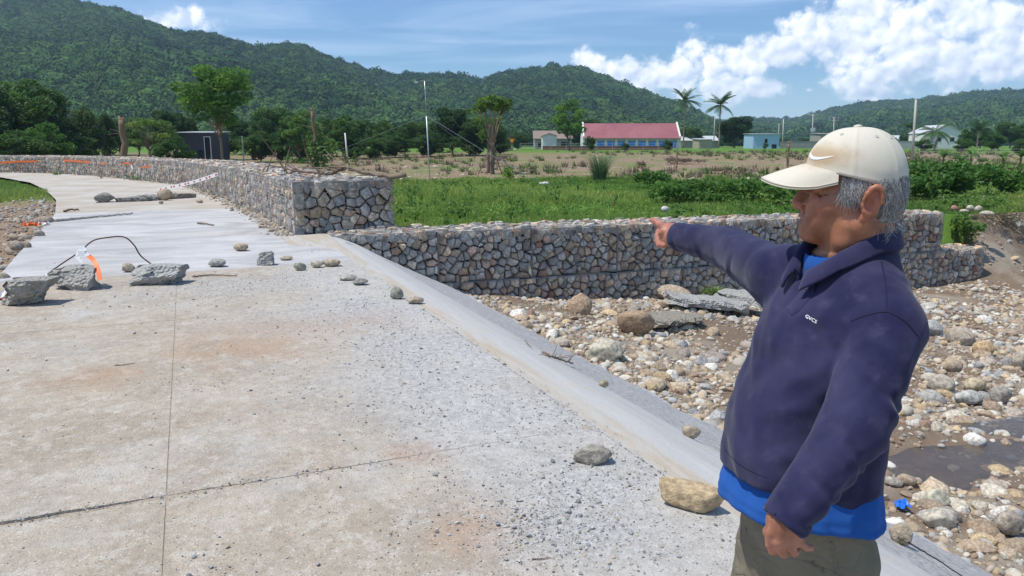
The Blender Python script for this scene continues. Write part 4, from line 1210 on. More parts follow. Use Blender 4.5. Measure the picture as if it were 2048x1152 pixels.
# grit gathered in the open joint
sj = np.full(900, 3.72) + rg.normal(0, .03, 900); tj = rg.uniform(-2.2, 0.9, 900)
s4, t4 = np.concatenate([s4, sj]), np.concatenate([t4, tj]); n = len(s4)
r4 = np.clip(rg.lognormal(math.log(0.0030), 0.62, n), 0.0014, 0.020)
x4, y4 = E_[0] * s4 + N_[0] * t4, E_[1] * s4 + N_[1] * t4
tint4 = np.array([(0.33, 0.33, 0.33), (0.26, 0.265, 0.27), (0.45, 0.45, 0.44), (0.20, 0.20, 0.205), (0.42, 0.36, 0.28), (0.5, 0.48, 0.45)])[rg.integers(0, 6, n)]
scatter('gravel', np.stack([x4, y4, r4 * 0.35], -1), np.stack([r4, r4, r4 * .8], -1), np.stack([rg.normal(0, .4, n), rg.normal(0, .4, n), rg.uniform(0, 6.28, n)], -1),
        [rock(1, (1, .75, .55), .7, .05, 700 + i) + (False,) for i in range(5)], m_peb, tint4, label='chips of crushed stone strewn over the road', cat='gravel')

# ------------------------------------------------------------------ vegetation
m_bark = simple('bark', (0.20, 0.155, 0.115), 0.9, 0.4, 12, 0.8, 0.03, 0.15, useattr=True)
m_leaf, t = new_mat('leaves')
p = wpos(t)
c = t.mix(1.0, attr(t), t.n('ShaderNodeObjectInfo').outputs['Color'], 'MULTIPLY')
c = t.mix(1.0, c, t.mix(t.noise(p, 1.3, 3, 0.6), (0.72, 0.74, 0.7, 1), (1.28, 1.26, 1.2, 1)), 'MULTIPLY')
finish(t, c, 0.55, None, spec=0.35, trans=0.45)


def leaf_quads(C, size, rg, up=0.35, aspect=2.0, droop=0.0):
    """a rhombic leaf at each centre"""
    n = len(C)
    size = np.broadcast_to(size, (n,))[:, None]
    nrm = rg.normal(size=(n, 3)); nrm[:, 2] = np.abs(nrm[:, 2]) + up; nrm /= np.linalg.norm(nrm, axis=1)[:, None]
    a = np.cross(nrm, rg.normal(size=(n, 3))); a /= np.linalg.norm(a, axis=1)[:, None]
    a[:, 2] -= droop; a /= np.linalg.norm(a, axis=1)[:, None]
    b = np.cross(nrm, a); b /= np.linalg.norm(b, axis=1)[:, None] + 1e-9
    V = np.stack([C - a * size, C + b * size / aspect + nrm * size * .12, C + a * size, C - b * size / aspect + nrm * size * .12], 1)
    return V.reshape(-1, 3)


def crown_points(clumps, per, rg, shell=0.55):
    """points in ellipsoidal clumps, more of them near the skin"""
    P, K = [], []
    for i, (c, r) in enumerate(clumps):
        n = max(3, int(per * np.prod(r) ** (2 / 3)))
        d = rg.normal(size=(n, 3)); d /= np.linalg.norm(d, axis=1)[:, None]
        q = rg.random(n) ** (1 / 3) * (1 - shell) + shell
        q = q * (0.75 + 0.45 * vnoise(d * 1.7 + i * 5.3, 1, i, 2))
        P.append(np.array(c) + d * q[:, None] * np.array(r)); K.append(np.full(n, i))
    return np.concatenate(P), np.concatenate(K)


def foliage_mesh(name, P, K, size, rg, c0, c1, up=0.35, aspect=2.0, droop=0.0):
    n = len(P)
    V = leaf_quads(P, size * rg.uniform(0.6, 1.35, n), rg, up, aspect, droop)
    kt = rg.random(K.max() + 1)[K] * 0.7 + rg.random(n) * 0.3
    col = np.array(c0) * (1 - kt[:, None]) + np.array(c1) * kt[:, None]
    return mesh(name, V, np.arange(4 * n).reshape(-1, 4), False, np.repeat(col, 4, 0))


def limb(mb, p0, p1, r0, r1, rg, n=6, wob=0.06, c=(1, 1, 1)):
    p0, p1 = np.array(p0, float), np.array(p1, float); L = np.linalg.norm(p1 - p0)
    pts = [p0 + (p1 - p0) * k + (rg.normal(0, wob * L, 3) * math.sin(PI * k) * 0.6) for k in np.linspace(0, 1, n)]
    mb.tube(pts, np.linspace(r0, r1, n), 7, c); return pts


def tree_kit(seed, H, W_, trunk=0.35, tr=0.12, nclump=26, per=260, leaf=0.16, c0=(0.035, 0.085, 0.02), c1=(0.10, 0.19, 0.035), flat=1.0, spread=1.0, bark=(1, 1, 1), droop=0.0, open_=0.3):
    """returns (trunk mesh, crown mesh): trunk with limbs, crown of leaf clumps around the limb ends"""
    rg = np.random.default_rng(seed)
    mb = MB(); top = np.array([rg.normal(0, .03) * H, rg.normal(0, .03) * H, H * trunk])
    limb(mb, (0, 0, -0.3), top, tr, tr * 0.72, rg, 8, 0.03, bark)
    clumps = []
    nl = 7
    cz = H * (trunk + 1) / 2; rz = H * (1 - trunk) / 2
    for i in range(nclump):
        d = rg.normal(size=3); d /= np.linalg.norm(d); q = rg.uniform(open_, 1.0) ** 0.6
        c = np.array([d[0] * W_ / 2 * q * 0.85, d[1] * W_ / 2 * q * .85, cz + d[2] * rz * q * .85])
        r = W_ * rg.uniform(0.11, 0.21) * spread
        clumps.append((c, (r, r * rg.uniform(.8, 1.2), r * 0.62 * flat)))
        if i < nl * 2: limb(mb, top if i < nl else top * 0.8, c, tr * 0.42, tr * 0.08, rg, 5, 0.06, bark)
    P, K = crown_points(clumps, per, rg)
    return mb.mesh('trunk', True), foliage_mesh('crown', P, K, leaf, rg, c0, c1, droop=droop)


def put_tree(kit, base, label, cat='tree', group=None, scale=1.0, rz=0.0, name='tree', tint=(1, 1, 1), sxy=1.0):
    root = empty(name, base, rz); root.scale = (scale * sxy, scale * sxy, scale)
    tag(root, label, cat, group)
    obj('trunk', kit[0], m_bark, root); c = obj('crown', kit[1], m_leaf, root); c.color = (*tint, 1)
    return root


DG0, DG1 = (0.04, 0.095, 0.026), (0.11, 0.21, 0.045)
MG0, MG1 = (0.06, 0.14, 0.028), (0.17, 0.29, 0.06)
LG0, LG1 = (0.07, 0.15, 0.025), (0.19, 0.30, 0.05)
kits = {
    'broad': tree_kit(1, 6, 6.5, 0.22, 0.16, 34, 700, 0.115, DG0, DG1),
    'round': tree_kit(2, 6, 6.0, 0.12, 0.16, 40, 700, 0.115, DG0, (0.05, 0.11, 0.028), 1.2),
    'mid': tree_kit(3, 6, 5.0, 0.25, 0.12, 28, 680, 0.11, MG0, MG1),
    'bushy': tree_kit(4, 4, 5.0, 0.08, 0.10, 30, 700, 0.105, MG0, (0.09, 0.17, 0.035)),
    'bamboo': tree_kit(5, 6, 5.2, 0.05, 0.06, 40, 700, 0.105, (0.05, 0.105, 0.03), (0.11, 0.19, 0.05), 2.0, droop=0.3),
    'thin': tree_kit(6, 6, 4.0, 0.35, 0.10, 18, 480, 0.10, MG0, LG1),
}


def base_at(u, y):
    P = D(u, 292, y); return np.array([P[0], P[1], float(field_z(P[0], P[1])) - 0.05])


def tree_px(kit, kh, u, vtop, y, label, cat='tree', group=None, tint=(1, 1, 1), wscale=1.0, rz=None, name='tree'):
    """tree standing at column u, y metres away, whose top shows at row vtop"""
    b = base_at(u, y)
    H = D(u, vtop, y)[2] - b[2]
    return put_tree(kits[kit], b, label, cat, group, H / kh, u * 1.7 if rz is None else rz, name, tint, wscale)


T = tree_px
gl = 'trees along the far side of the fields'
T('broad', 6, 20, 140, 62, 'tall dark tree at the left border behind the roadside wall', group=gl)
T('round', 6, -45, 170, 58, 'dark tree cut by the left border', group=gl)
T('bushy', 4, 95, 240, 60, 'low bright green bushy tree in front of the tall dark left trees', group=gl, tint=(1.3, 1.35, 1.1))
T('round', 6, 85, 190, 72, 'rounded dark tree right of the tall left tree', group=gl)
T('bamboo', 6, 165, 214, 75, 'pale feathery bamboo clump, left one', group=gl)
T('bamboo', 6, 205, 228, 78, 'pale feathery bamboo clump, right one next to the snapped trunk', group=gl)
T('thin', 6, 305, 222, 64, 'thin spreading tree with bare limbs above the slanted stump', group=gl, wscale=1.5)
T('round', 6, 350, 215, 84, 'dark crown behind the dark shed', group=gl, wscale=0.9)
T('bushy', 4, 350, 268, 58, 'low green bush in front of the dark shed', group=gl, tint=(0.8, .85, .8))
T('bushy', 4, 30, 255, 56, 'green bush low at the left border behind the wall', group=gl, tint=(.9, .95, .9), wscale=1.2)
T('broad', 6, 560, 205, 92, 'dark tree rising behind the tree row right of the tall tree', group=gl)
T('mid', 6, 605, 222, 72, 'pale-leaved tree left of the ivy-clad stump', group=gl, tint=(1.15, 1.15, 1.3))
T('bushy', 4, 520, 258, 74, 'green shrubby tree just right of the tall tree', group=gl)
T('bushy', 4, 560, 262, 74, 'shrubby tree between the tall tree and the pale-leaved tree', group=gl, tint=(.8, .85, .9))
T('mid', 6, 690, 230, 85, 'green tree right of the ivy-clad stump', group=gl, tint=(.8, .85, .8))
T('broad', 6, 730, 232, 100, 'dark tree left of the mast', group=gl, tint=(.9, .95, 1))
T('mid', 6, 768, 240, 95, 'slim tree just left of the mast', group=gl, tint=(.8, .85, .8))
T('broad', 6, 810, 236, 100, 'pointed dark tree behind the mast', group=gl, wscale=.7)
T('bushy', 4, 790, 262, 88, 'low dense bush left of the mast foot', group=gl, wscale=1.3, tint=(.75, .8, .8))
T('bushy', 4, 700, 268, 84, 'low dense bush left of the white post', group=gl, wscale=1.3, tint=(.75, .8, .8))
T('bushy', 4, 740, 272, 82, 'low dense bush right of the white post', group=gl, wscale=1.2, tint=(.8, .85, .8))
T('round', 6, 905, 210, 96, 'big dark round tree right of the mast', group=gl)
T('bushy', 4, 860, 262, 90, 'dense dark bush right of the mast foot', group=gl, wscale=1.3, tint=(.7, .75, .75))
T('bushy', 4, 940, 258, 92, 'dark bush under the big round tree', group=gl, wscale=1.3, tint=(.65, .7, .7))
T('broad', 6, 975, 228, 92, 'dark tree behind the bunched pale tree', group=gl)
T('bushy', 4, 1035, 262, 130, 'dark bushes beside the yellow road sign', group=gl, tint=(.7, .75, .8))
T('mid', 6, 1140, 200, 118, 'bright green tree in front of the brown-roofed shed', group=gl, tint=(1.2, 1.25, 1.0))
T('round', 6, 1165, 235, 170, 'dark tree behind the left end of the red-roofed building', group=gl, wscale=1.2)
T('round', 6, 1468, 228, 165, 'large round dark tree between the palms and the blue house', group=gl, wscale=1.15)
T('broad', 6, 1385, 250, 175, 'dark spreading tree under the left palm', group=gl)
T('bushy', 4, 1180, 270, 122, 'small green tree before the left end of the red-roofed building', group=gl, wscale=.7)
T('broad', 6, 1815, 262, 170, 'dark tree behind the leaning pole', group=gl, tint=(.9, .95, 1))
T('broad', 6, 2020, 238, 150, 'dark tree at the upper right border', group=gl)
T('bushy', 4, 1985, 262, 120, 'green bush in the upper right corner of the village', group=gl)
T('mid', 6, 1930, 258, 140, 'green tree right of the white house', group=gl, tint=(.8, .85, .8))
T('bushy', 4, 1775, 268, 165, 'green tree behind the cap', group=gl)
T('bushy', 4, 2040, 275, 100, 'green shrub at the right border below the dark tree', group=gl)
T('bushy', 4, 150, 262, 66, 'low bush between the bamboo and the bright bushy tree', group=gl, tint=(.8, .85, .8), wscale=1.4)
T('round', 6, 240, 236, 96, 'dark round tree behind the thick snapped trunk', group=gl, wscale=1.2)
T('mid', 6, 275, 246, 88, 'mid green tree between the snapped trunk and the thin tree', group=gl, wscale=1.3)
T('bushy', 4, 440, 262, 80, 'dark undergrowth behind the trunk of the tall lone tree', group=gl, tint=(.7, .75, .75), wscale=1.5)
T('round', 6, 490, 236, 100, 'dark round tree right behind the tall lone tree', group=gl, wscale=1.2)
T('mid', 6, 655, 236, 90, 'leafy tree close behind the ivy-clad stump', group=gl, wscale=1.3, tint=(.9, .95, .9))
T('bushy', 4, 620, 268, 80, 'undergrowth at the foot of the pale-leaved tree', group=gl, tint=(.7, .75, .75), wscale=1.6)
T('broad', 6, 860, 238, 108, 'dark tree closing the gap right behind the mast', group=gl, wscale=1.2)
T('bushy', 4, 1000, 270, 100, 'dark undergrowth behind the bunched pale tree', group=gl, tint=(.65, .7, .7), wscale=1.5)
T('mid', 6, 1745, 262, 150, 'green tree behind the crown of the cap', group=gl)
T('broad', 6, 1880, 256, 185, 'dark tree rising behind the white gabled house', group=gl, wscale=1.2)
T('bushy', 4, 1850, 276, 118, 'rounded shrub left of the palm by the white gabled house', group=gl, wscale=1.2)
T('bushy', 4, 1925, 276, 112, 'rounded shrub right of the palm by the white gabled house', group=gl, wscale=1.2)
T('round', 6, 1960, 252, 165, 'dark rounded tree far behind the banana plants', group=gl, wscale=1.3)
T('bushy', 4, 1715, 276, 140, 'low shrub by the garden wall behind the cap', group=gl, wscale=1.2)
T('bushy', 4, 1600, 280, 170, 'low shrub between the blue house and the unfinished house', group=gl, wscale=1.4, tint=(.8, .85, .85))
T('bushy', 4, 1530, 284, 138, 'low shrub in front of the blue house', group=gl, wscale=.7)
T('bushy', 4, 1335, 278, 120, 'shrub below the left coconut palm', group=gl, wscale=.8, tint=(.9, .95, .9))
T('bushy', 4, 1250, 284, 118, 'low shrub before the middle of the red-roofed building', group=gl, wscale=.9)
# a hedge of scrub far behind closes the gaps: it reads as one mass
hv, hf, hc, hk = [], [], [], 0
for i, u in enumerate(range(-80, 2120, 34)):
    if 1200 < u < 1370: continue
    y = 185 + (i * 29 % 50); b_ = base_at(u + (i * 37 % 23), y); me_ = kits['bushy'][1]
    nv = len(me_.vertices); co = np.empty(nv * 3, np.float32); me_.vertices.foreach_get('co', co); co = co.reshape(-1, 3)[::1]
    q = np.arange(nv).reshape(-1, 4)[::3]; sc_ = (D(u, (244 if u < 1060 else 262) + (i * 53 % 17), y)[2] - b_[2]) / 4
    pts4 = (co[q.ravel()] @ rotz(i * 1.3).T) * np.array([sc_ * 1.6, sc_ * 1.6, sc_]) + b_
    hv.append(pts4); hc.append(np.broadcast_to(np.array([.035, .08, .025]) * (0.7 + .6 * (i * 17 % 10) / 10), (len(pts4), 3))); hk += len(pts4)
tag(obj('scrub_hedge', mesh('scrub_hedge', np.concatenate(hv), np.arange(hk).reshape(-1, 4), False, np.concatenate(hc)), m_leaf), 'far hedge of scrub at the foot of the hills', 'hedge', None, 'stuff')

# the tall tree behind the roadside wall
kits['tall'] = tree_kit(21, 7.6, 5.8, 0.42, 0.11, 34, 560, 0.10, (0.045, 0.12, 0.024), (0.15, 0.28, 0.045), 0.9, bark=(1.4, 1.35, 1.3), open_=.2)
put_tree(kits['tall'], base_at(441, 50), 'tall lone tree with a pale bare trunk behind the roadside wall', scale=(D(441, 120, 50)[2] - base_at(441, 50)[2]) / 7.6, rz=0.7, tint=(1.05, 1.1, 1))
# the bunched tree with upright limbs
rg = np.random.default_rng(31)
mb = MB(); clumps = []
b = base_at(985, 50); H = D(980, 186, 50)[2] - b[2]
for i in range(9):
    a = i * 0.7; x1, y1 = math.cos(a) * rg.uniform(.3, 1.0), math.sin(a) * rg.uniform(.3, 1.0)
    pts = limb(mb, (0.06 * math.cos(a), .06 * math.sin(a), H * .40), (x1, y1, H * rg.uniform(.80, .9)), 0.05, 0.02, rg, 6, 0.02, (1.5, 1.45, 1.35))
    clumps.append((pts[-1] + np.array([0, 0, .1]), (.52, .52, .34)))
    clumps.append((pts[-1] * .9 + np.array([rg.normal(0, .3), rg.normal(0, .3), .2]), (.4, .4, .25)))
limb(mb, (0, 0, -.3), (0, 0, H * .42), 0.15, 0.13, rg, 6, 0.02, (.9, .85, .8))
for q in ((1.5, -.2), (-1.0, .6), (.6, .9)): limb(mb, (q[0], q[1], 0), (q[0] * -.25, q[1] * -.25, H * .44), 0.04, 0.03, rg, 4, 0.01, (1.6, 1.5, 1.4))
P, K = crown_points(clumps, 520, rg)
root = tag(empty('tree', b), 'upright tree with bunched bare limbs under a pale green flat crown', 'tree')
obj('trunk', mb.mesh('trunk', True), m_bark, root); obj('crown', foliage_mesh('crown', P, K, .12, rg, LG0, LG1), m_leaf, root)
b2 = base_at(976, 52)
mb = MB(); limb(mb, (0, 0, -.3), (0.1, 0, 3.3), .13, .09, rg, 6, .02, (1.1, 1.05, 1)); clumps = [((.1 + rg.normal(0, .35), rg.normal(0, .3), 2.6 + rg.uniform(0, 1.2)), (.5, .5, .4)) for _ in range(10)]
P, K = crown_points(clumps, 420, rg); root = tag(empty('tree', b2), 'dark small tree standing left behind the bunched pale tree', 'tree')
obj('trunk', mb.mesh('trunk', True), m_bark, root); obj('crown', foliage_mesh('crown', P, K, .12, rg, DG0, MG1), m_leaf, root)


# snapped trunks
def stump(u, vtop, y, r, label, ivy=False, lean=0.0, seed=1):
    rg = np.random.default_rng(seed)
    b = base_at(u, y); H = D(u, vtop, y)[2] - b[2]
    mb = MB(); root = tag(empty('snapped_tree', b), label, 'tree stump')
    pts = limb(mb, (0, 0, -.3), (lean, 0, H), r, r * .8, rg, 12, .035, (1.15, 1.05, .9))
    for k in range(5): limb(mb, (lean, 0, H - .05), (lean + rg.normal(0, .12), rg.normal(0, .1), H + rg.uniform(.15, .4)), r * .35, r * .04, rg, 3, 0, (1.7, 1.5, 1.2))
    obj('trunk', mb.mesh('trunk', True), m_bark, root)
    mb2 = MB()
    for k in range(5):
        z = H * rg.uniform(.75, .98); a = rg.uniform(0, 6.28); limb(mb2, (lean * z / H, 0, z), (lean + math.cos(a) * .9, math.sin(a) * .9, z + rg.uniform(-.2, .6)), .02, .006, rg, 4, .05, (1.5, 1.3, 1.1))
    obj('twigs', mb2.mesh('twigs', True), m_bark, root)
    if ivy:
        clumps = [((rg.normal(0, .35), rg.normal(0, .3), z), (.55, .5, .5)) for z in np.linspace(.2, H * .62, 10)]
        P, K = crown_points(clumps, 330, rg); obj('ivy', foliage_mesh('ivy', P, K, .12, rg, DG0, MG1), m_leaf, root)


stump(245, 240, 49, .24, 'thick snapped tree trunk with splintered top behind the wall bend', lean=.12, seed=3)
stump(632, 222, 46, .13, 'tall snapped trunk overgrown with ivy behind the roadside wall', True, -.1, 5)
stump(1355, 300, 60, .07, 'bare leafless sapling post in the brown field below the left palm', seed=7)
stump(1577, 288, 55, .09, 'dead forked stump in the brown field left of the cap', seed=8)


# coconut palms
def palm(u, vtop, y, label, seed, nf=27, fl=3.7, tr=0.16, tint=(1, 1, 1)):
    rg = np.random.default_rng(seed)
    b = base_at(u, y); H = D(u, vtop, y)[2] - b[2] - fl * 0.45
    root = tag(empty('palm_tree', b), label, 'palm')
    mb = MB(); limb(mb, (0, 0, -.3), (rg.normal(0, .3), 0, H), tr, tr * .75, rg, 9, .015, (1.6, 1.55, 1.45)); obj('trunk', mb.mesh('trunk', True), m_bark, root)
    cr = MB(); top = np.array([0.0, 0, H])
    for k in range(nf):
        a = k * 2.4 + rg.uniform(0, .4); e = rg.uniform(-.35, 1.4)
        pts = []; p_ = top.copy(); ang = e
        for q in range(9):
            pts.append(p_.copy()); p_ = p_ + np.array([math.cos(a) * math.cos(ang), math.sin(a) * math.cos(ang), math.sin(ang)]) * fl / 8; ang -= rg.uniform(.09, .17)
        cr.tube(pts, np.linspace(.035, .008, 9), 4, (.10, .14, .05), False)
        pts = np.array(pts); Vq = []
        for q in np.linspace(.1, 1, 26):
            i = min(int(q * 8), 7); f = q * 8 - i; c = pts[i] * (1 - f) + pts[i + 1] * f; d = pts[i + 1] - pts[i]; d /= np.linalg.norm(d)
            sd = np.cross(d, (0, 0, 1.0)); sd /= np.linalg.norm(sd) + 1e-9; ln = .75 * math.sin(PI * (.12 + .8 * q)) + .1
            for sg in (-1, 1):
                tip = c + sd * sg * ln * .85 + d * ln * .45 - np.array([0, 0, ln * .45])
                Vq += [c - d * .035, c + d * .035, (c + tip) / 2 + d * .05, tip]
        cr.quads(Vq, np.array((.045, .10, .022)) * rg.uniform(.8, 1.5))
    o = obj('crown', cr.mesh('crown'), m_leaf, root); o.color = (*tint, 1)


palm(1366, 186, 160, 'coconut palm at the right end of the red-roofed building', 1)
palm(1437, 194, 160, 'coconut palm with long pale trunk beside the round dark tree', 2)
palm(1868, 246, 120, 'palm in front of the white gabled house', 3, 15, 3.0, tint=(1.1, 1.1, 1.2))
palm(1815, 246, 190, 'small far palm left of the leaning pole', 4, 13, 2.6)
palm(1955, 248, 150, 'far palm right of the white gabled house', 5, 13, 2.8)


# banana plants in the right background
def banana(u, vtop, y, label, seed):
    rg = np.random.default_rng(seed); b = base_at(u, y); H = D(u, vtop, y)[2] - b[2]
    root = tag(empty('banana_plant', b), label, 'banana plant', 'banana plants by the village')
    mb = MB(); limb(mb, (0, 0, -.2), (0, 0, H * .5), .09, .06, rg, 4, .02, (.9, 1.0, .5)); obj('stem', mb.mesh('stem', True), m_bark, root)
    cr = MB()
    for k in range(9):
        a = k * 2.4; e = rg.uniform(.5, 1.3); p_ = np.array([0, 0, H * .45]); L = H * .62; Vp = []; ang = e
        for q in range(7):
            w = .26 * H / 2.5 * math.sin(PI * min(1, .08 + q / 6.5)); d = np.array([math.cos(a) * math.cos(ang), math.sin(a) * math.cos(ang), math.sin(ang)]); sd = np.array([-math.sin(a), math.cos(a), 0])
            Vp += [p_ - sd * w, p_ + sd * w]; p_ = p_ + d * L / 6; ang -= .28
        cr.add(Vp, [(2 * q, 2 * q + 1, 2 * q + 3, 2 * q + 2) for q in range(6)], np.array((.08, .17, .035)) * rg.uniform(.8, 1.4))
    obj('leaves', cr.mesh('leaves'), m_leaf, root)


for i, (u, v, y, w) in enumerate(((1890, 290, 62, 'nearest the leaning pole'), (1945, 286, 66, 'in the middle of its row'), (2010, 292, 60, 'near the right border'), (2045, 288, 62, 'at the right border'), (1925, 298, 55, 'low in front of the others'))):
    banana(u, v, y, 'ragged banana plant ' + w, 60 + i)


# bushes and tufts on the near field
def bush(u, v, w, h, flat, label, c0, c1, seed, leaf=.07, n=16, per=900, cat='bush', group=None, droop=0., tall=1.0):
    """bush whose foot shows at (u, v), w x h photograph pixels"""
    rg = np.random.default_rng(seed); P0 = G(u, v, flat); k = zc_of(P0) / FPX; W_, H_ = w * k, h * k
    clumps = [((rg.uniform(-.5, .5) * W_ * .8, rg.uniform(-.4, .4) * W_ * .7, H_ * rg.uniform(.2, .8)), (W_ * .19, W_ * .19, H_ * .24)) for _ in range(n)]
    P, K = crown_points(clumps, per, rg, .3); P[:, 2] = np.maximum(P[:, 2], 0.02)
    root = tag(empty('bush', P0 + np.array([0, W_ * .3, 0])), label, cat, group)
    mb = MB()
    for c, r in clumps[:9]: limb(mb, (rg.normal(0, .06) * W_, rg.normal(0, .06) * W_, -.05), c, .012, .004, rg, 4, .04, (.8, .9, .5))
    obj('stems', mb.mesh('stems', True), m_bark, root); obj('foliage', foliage_mesh('foliage', P, K, leaf, rg, c0, c1, droop=droop), m_leaf, root)


BG0, BG1 = (0.05, 0.14, 0.024), (0.14, 0.29, 0.05)
bush(1310, 378, 76, 40, -.3, 'dense green bush right of the tall grass clump', BG0, BG1, 1, .07)
bush(1400, 408, 190, 50, -.25, 'spreading green creeper mass above the river wall left of the cap', BG0, (.13, .25, .045), 2, .08, 34, 500)
bush(1500, 405, 130, 52, -.25, 'leafy bright green weeds under the peak of the cap', BG0, (.14, .28, .05), 3, .075, 26, 600)
bush(1570, 412, 90, 44, -.25, 'bright weeds between the creeper mass and the face', (.07, .16, .03), (.18, .32, .06), 4, .07, 20, 600)
bush(1890, 400, 180, 84, -.3, 'big leafy dark green bush behind the neck of the man', BG0, (.10, .22, .04), 5, .10, 36, 420)
bush(1830, 405, 110, 62, -.3, 'green bush close behind the cap', BG0, (.11, .23, .04), 15, .09, 26, 480)
bush(2010, 392, 130, 66, -.3, 'green bush at the right border above the stony bank', BG0, BG1, 6, .10, 26, 420)
bush(1945, 490, 84, 66, -1.1, 'green bush between the two steps of the wall end', (.06, .14, .025), (.17, .30, .06), 7, .06, 20, 900)
bush(1020, 362, 34, 32, -.3, 'small yellow-green shrub in the grass right of the bunched tree', (.14, .24, .03), (.28, .40, .06), 8, .07, 12, 700)
bush(825, 393, 22, 24, -.3, 'dark weed in the grass near the end of the roadside wall', BG0, BG1, 9, .05, 8)
bush(1226, 415, 22, 28, -.3, 'dark green weed sapling in the grass left of the hand', BG0, BG1, 10, .05, 8)
bush(700, 335, 34, 34, -.3, 'light green sapling behind the roadside wall right of the ivy stump', (.07, .16, .03), (.16, .28, .05), 11, .08, 10, 300)
bush(1100, 350, 20, 12, -.3, 'low weed right of the bunched tree', BG0, BG1, 12, .06, 8)
bush(1150, 405, 30, 16, -.3, 'low broad-leaved weed in the middle of the grass', BG0, BG1, 13, .05, 8)
bush(1275, 338, 40, 20, -.2, 'dry brown shrub on the dirt bank right of the grass clump', (.12, .09, .05), (.22, .17, .10), 14, .08, 10, 300)
bush(1465, 352, 60, 18, -.2, 'dead brown brush on the bank below the blue house', (.13, .10, .07), (.24, .18, .13), 16, .09, 12, 260)
bush(1380, 330, 90, 16, -.1, 'purplish dry scrub in the brown field below the palms', (.15, .11, .09), (.25, .19, .15), 17, .10, 14, 200)
bush(590, 333, 60, 26, -.3, 'green weeds behind the roadside wall right of the tall tree', BG0, (.13, .25, .045), 18, .09, 14, 300)
bush(470, 322, 40, 20, -.3, 'green weeds at the foot of the tall tree', BG0, (.13, .25, .045), 19, .10, 12, 260)
bush(112, 350, 22, 13, 0, 'green weed growing from the far bend of the roadside wall', BG0, (.15, .28, .05), 20, .08, 8, 300)
bush(260, 361, 36, 10, 0, 'low green weeds at the wall foot right of the far bend', BG0, (.15, .28, .05), 21, .08, 8, 300)
bush(200, 357, 14, 16, 0, 'single small green sapling on the far road edge', BG0, (.12, .24, .04), 22, .06, 6, 400)
bush(1440, 600, 70, 22, -1.55, 'tuft of wispy green weeds on the riverbed below the arm', (.10, .18, .04), (.22, .32, .08), 23, .05, 12, 700)


# tall grass clump
def grass_clump(u, v, w, h, flat, label, seed, nb=420, c=(.12, .20, .09)):
    rg = np.random.default_rng(seed); P0 = G(u, v, flat); k = zc_of(P0) / FPX; W_, H_ = w * k, h * k
    cr = MB()
    for i in range(nb):
        a = rg.uniform(0, 6.28); r0 = rg.uniform(0, .16) * W_; b0 = np.array([math.cos(a) * r0, math.sin(a) * r0, 0]); out = rg.uniform(.1, .55) * W_; hh = H_ * rg.uniform(.6, 1.05)
        d = np.array([math.cos(a), math.sin(a), 0]); sd = np.array([-math.sin(a), math.cos(a), 0]); wd = .016
        pts = [b0 + d * out * (q ** 1.8) + np.array([0, 0, hh * (q - .32 * q ** 3) * 1.35]) for q in (0, .35, .7, 1)]
        V = []
        for q, p_ in enumerate(pts): V += [p_ - sd * wd * (1 - q / 3.2), p_ + sd * wd * (1 - q / 3.2)]
        cr.add(V, [(0, 1, 3, 2), (2, 3, 5, 4), (4, 5, 7, 6)], np.array(c) * rg.uniform(.7, 1.4))
    root = tag(empty('grass_clump', P0 + np.array([0, .3, 0])), label, 'grass clump')
    obj('blades', cr.mesh('blades'), m_leaf, root)


grass_clump(1200, 365, 86, 62, -.3, 'tall arching clump of silvery green reed grass in the field', 3)
grass_clump(1440, 600, 60, 24, -1.55, 'thin grass tuft growing on the riverbed below the arm', 4, 120, (.18, .26, .08))

# field grass: blades in tufts over the near field and the patch left of the road
rg = np.random.default_rng(8)
n = 60000
s5 = 14.75 + (rg.random(n) ** 1.5) * 31; t5 = 3.7 + rg.random(n) * 34
s6 = rg.uniform(29.5, 46, 7000); t6 = np.interp(s6, LEFT[:, 0], LEFT[:, 1]) - 0.05 - rg.exponential(2.2, 7000)
s5, t5 = np.concatenate([s5, s6]), np.concatenate([t5, t6]); left = np.arange(len(s5)) >= n
x5, y5 = E_[0] * s5 + N_[0] * t5, E_[1] * s5 + N_[1] * t5
clump = vn2(x5, y5, .45, 55, 3)
okk = (left | (y5 < 41 + 3 * clump)) & (rg.random(len(x5)) < .55 + .6 * clump + .3)
okk &= left | ~((t5 < 3.9) & (s5 < 60) & (s5 > 14.4) & (t5 < np.interp(s5, RIGHT[:, 0], RIGHT[:, 1]) + 2.0))
okk &= ~((s5 < 15.0) & (t5 < 20))
x5, y5, s5, t5, clump, left = (a[okk] for a in (x5, y5, s5, t5, clump, left)); n = len(x5)
z5 = np.where(left, ground_f(s5, t5, x5, y5), field_z(x5, y5)) - .01
tall = (.06 + .07 * sm(-.1, .5, clump) + .16 * sm(.1, .5, vn2(x5, y5, .22, 57, 2)))
nbld = 5
base = np.repeat(np.stack([x5, y5, z5], -1), nbld, 0) + np.concatenate([rg.normal(0, .06, (n * nbld, 2)), np.zeros((n * nbld, 1))], 1)
hh = np.repeat(tall, nbld) * rg.uniform(.6, 1.5, n * nbld)
a5 = rg.uniform(0, 6.28, n * nbld); sd = np.stack([np.cos(a5), np.sin(a5), 0 * a5], -1) * (.010 + .012 * rg.random((n * nbld, 1))) * (1 + base[:, 1:2] / 40)
tip = base + np.stack([rg.normal(0, .35, n * nbld) * hh, rg.normal(0, .35, n * nbld) * hh, hh], -1)
V = np.stack([base - sd, base + sd, tip], 1).reshape(-1, 3)
yl = np.clip(.5 + .8 * np.repeat(vn2(x5, y5, .18, 58, 3), nbld) + rg.normal(0, .18, n * nbld), 0, 1)[:, None]
cg = (1 - yl) * np.array([.115, .25, .045]) + yl * np.array([.40, .47, .12])
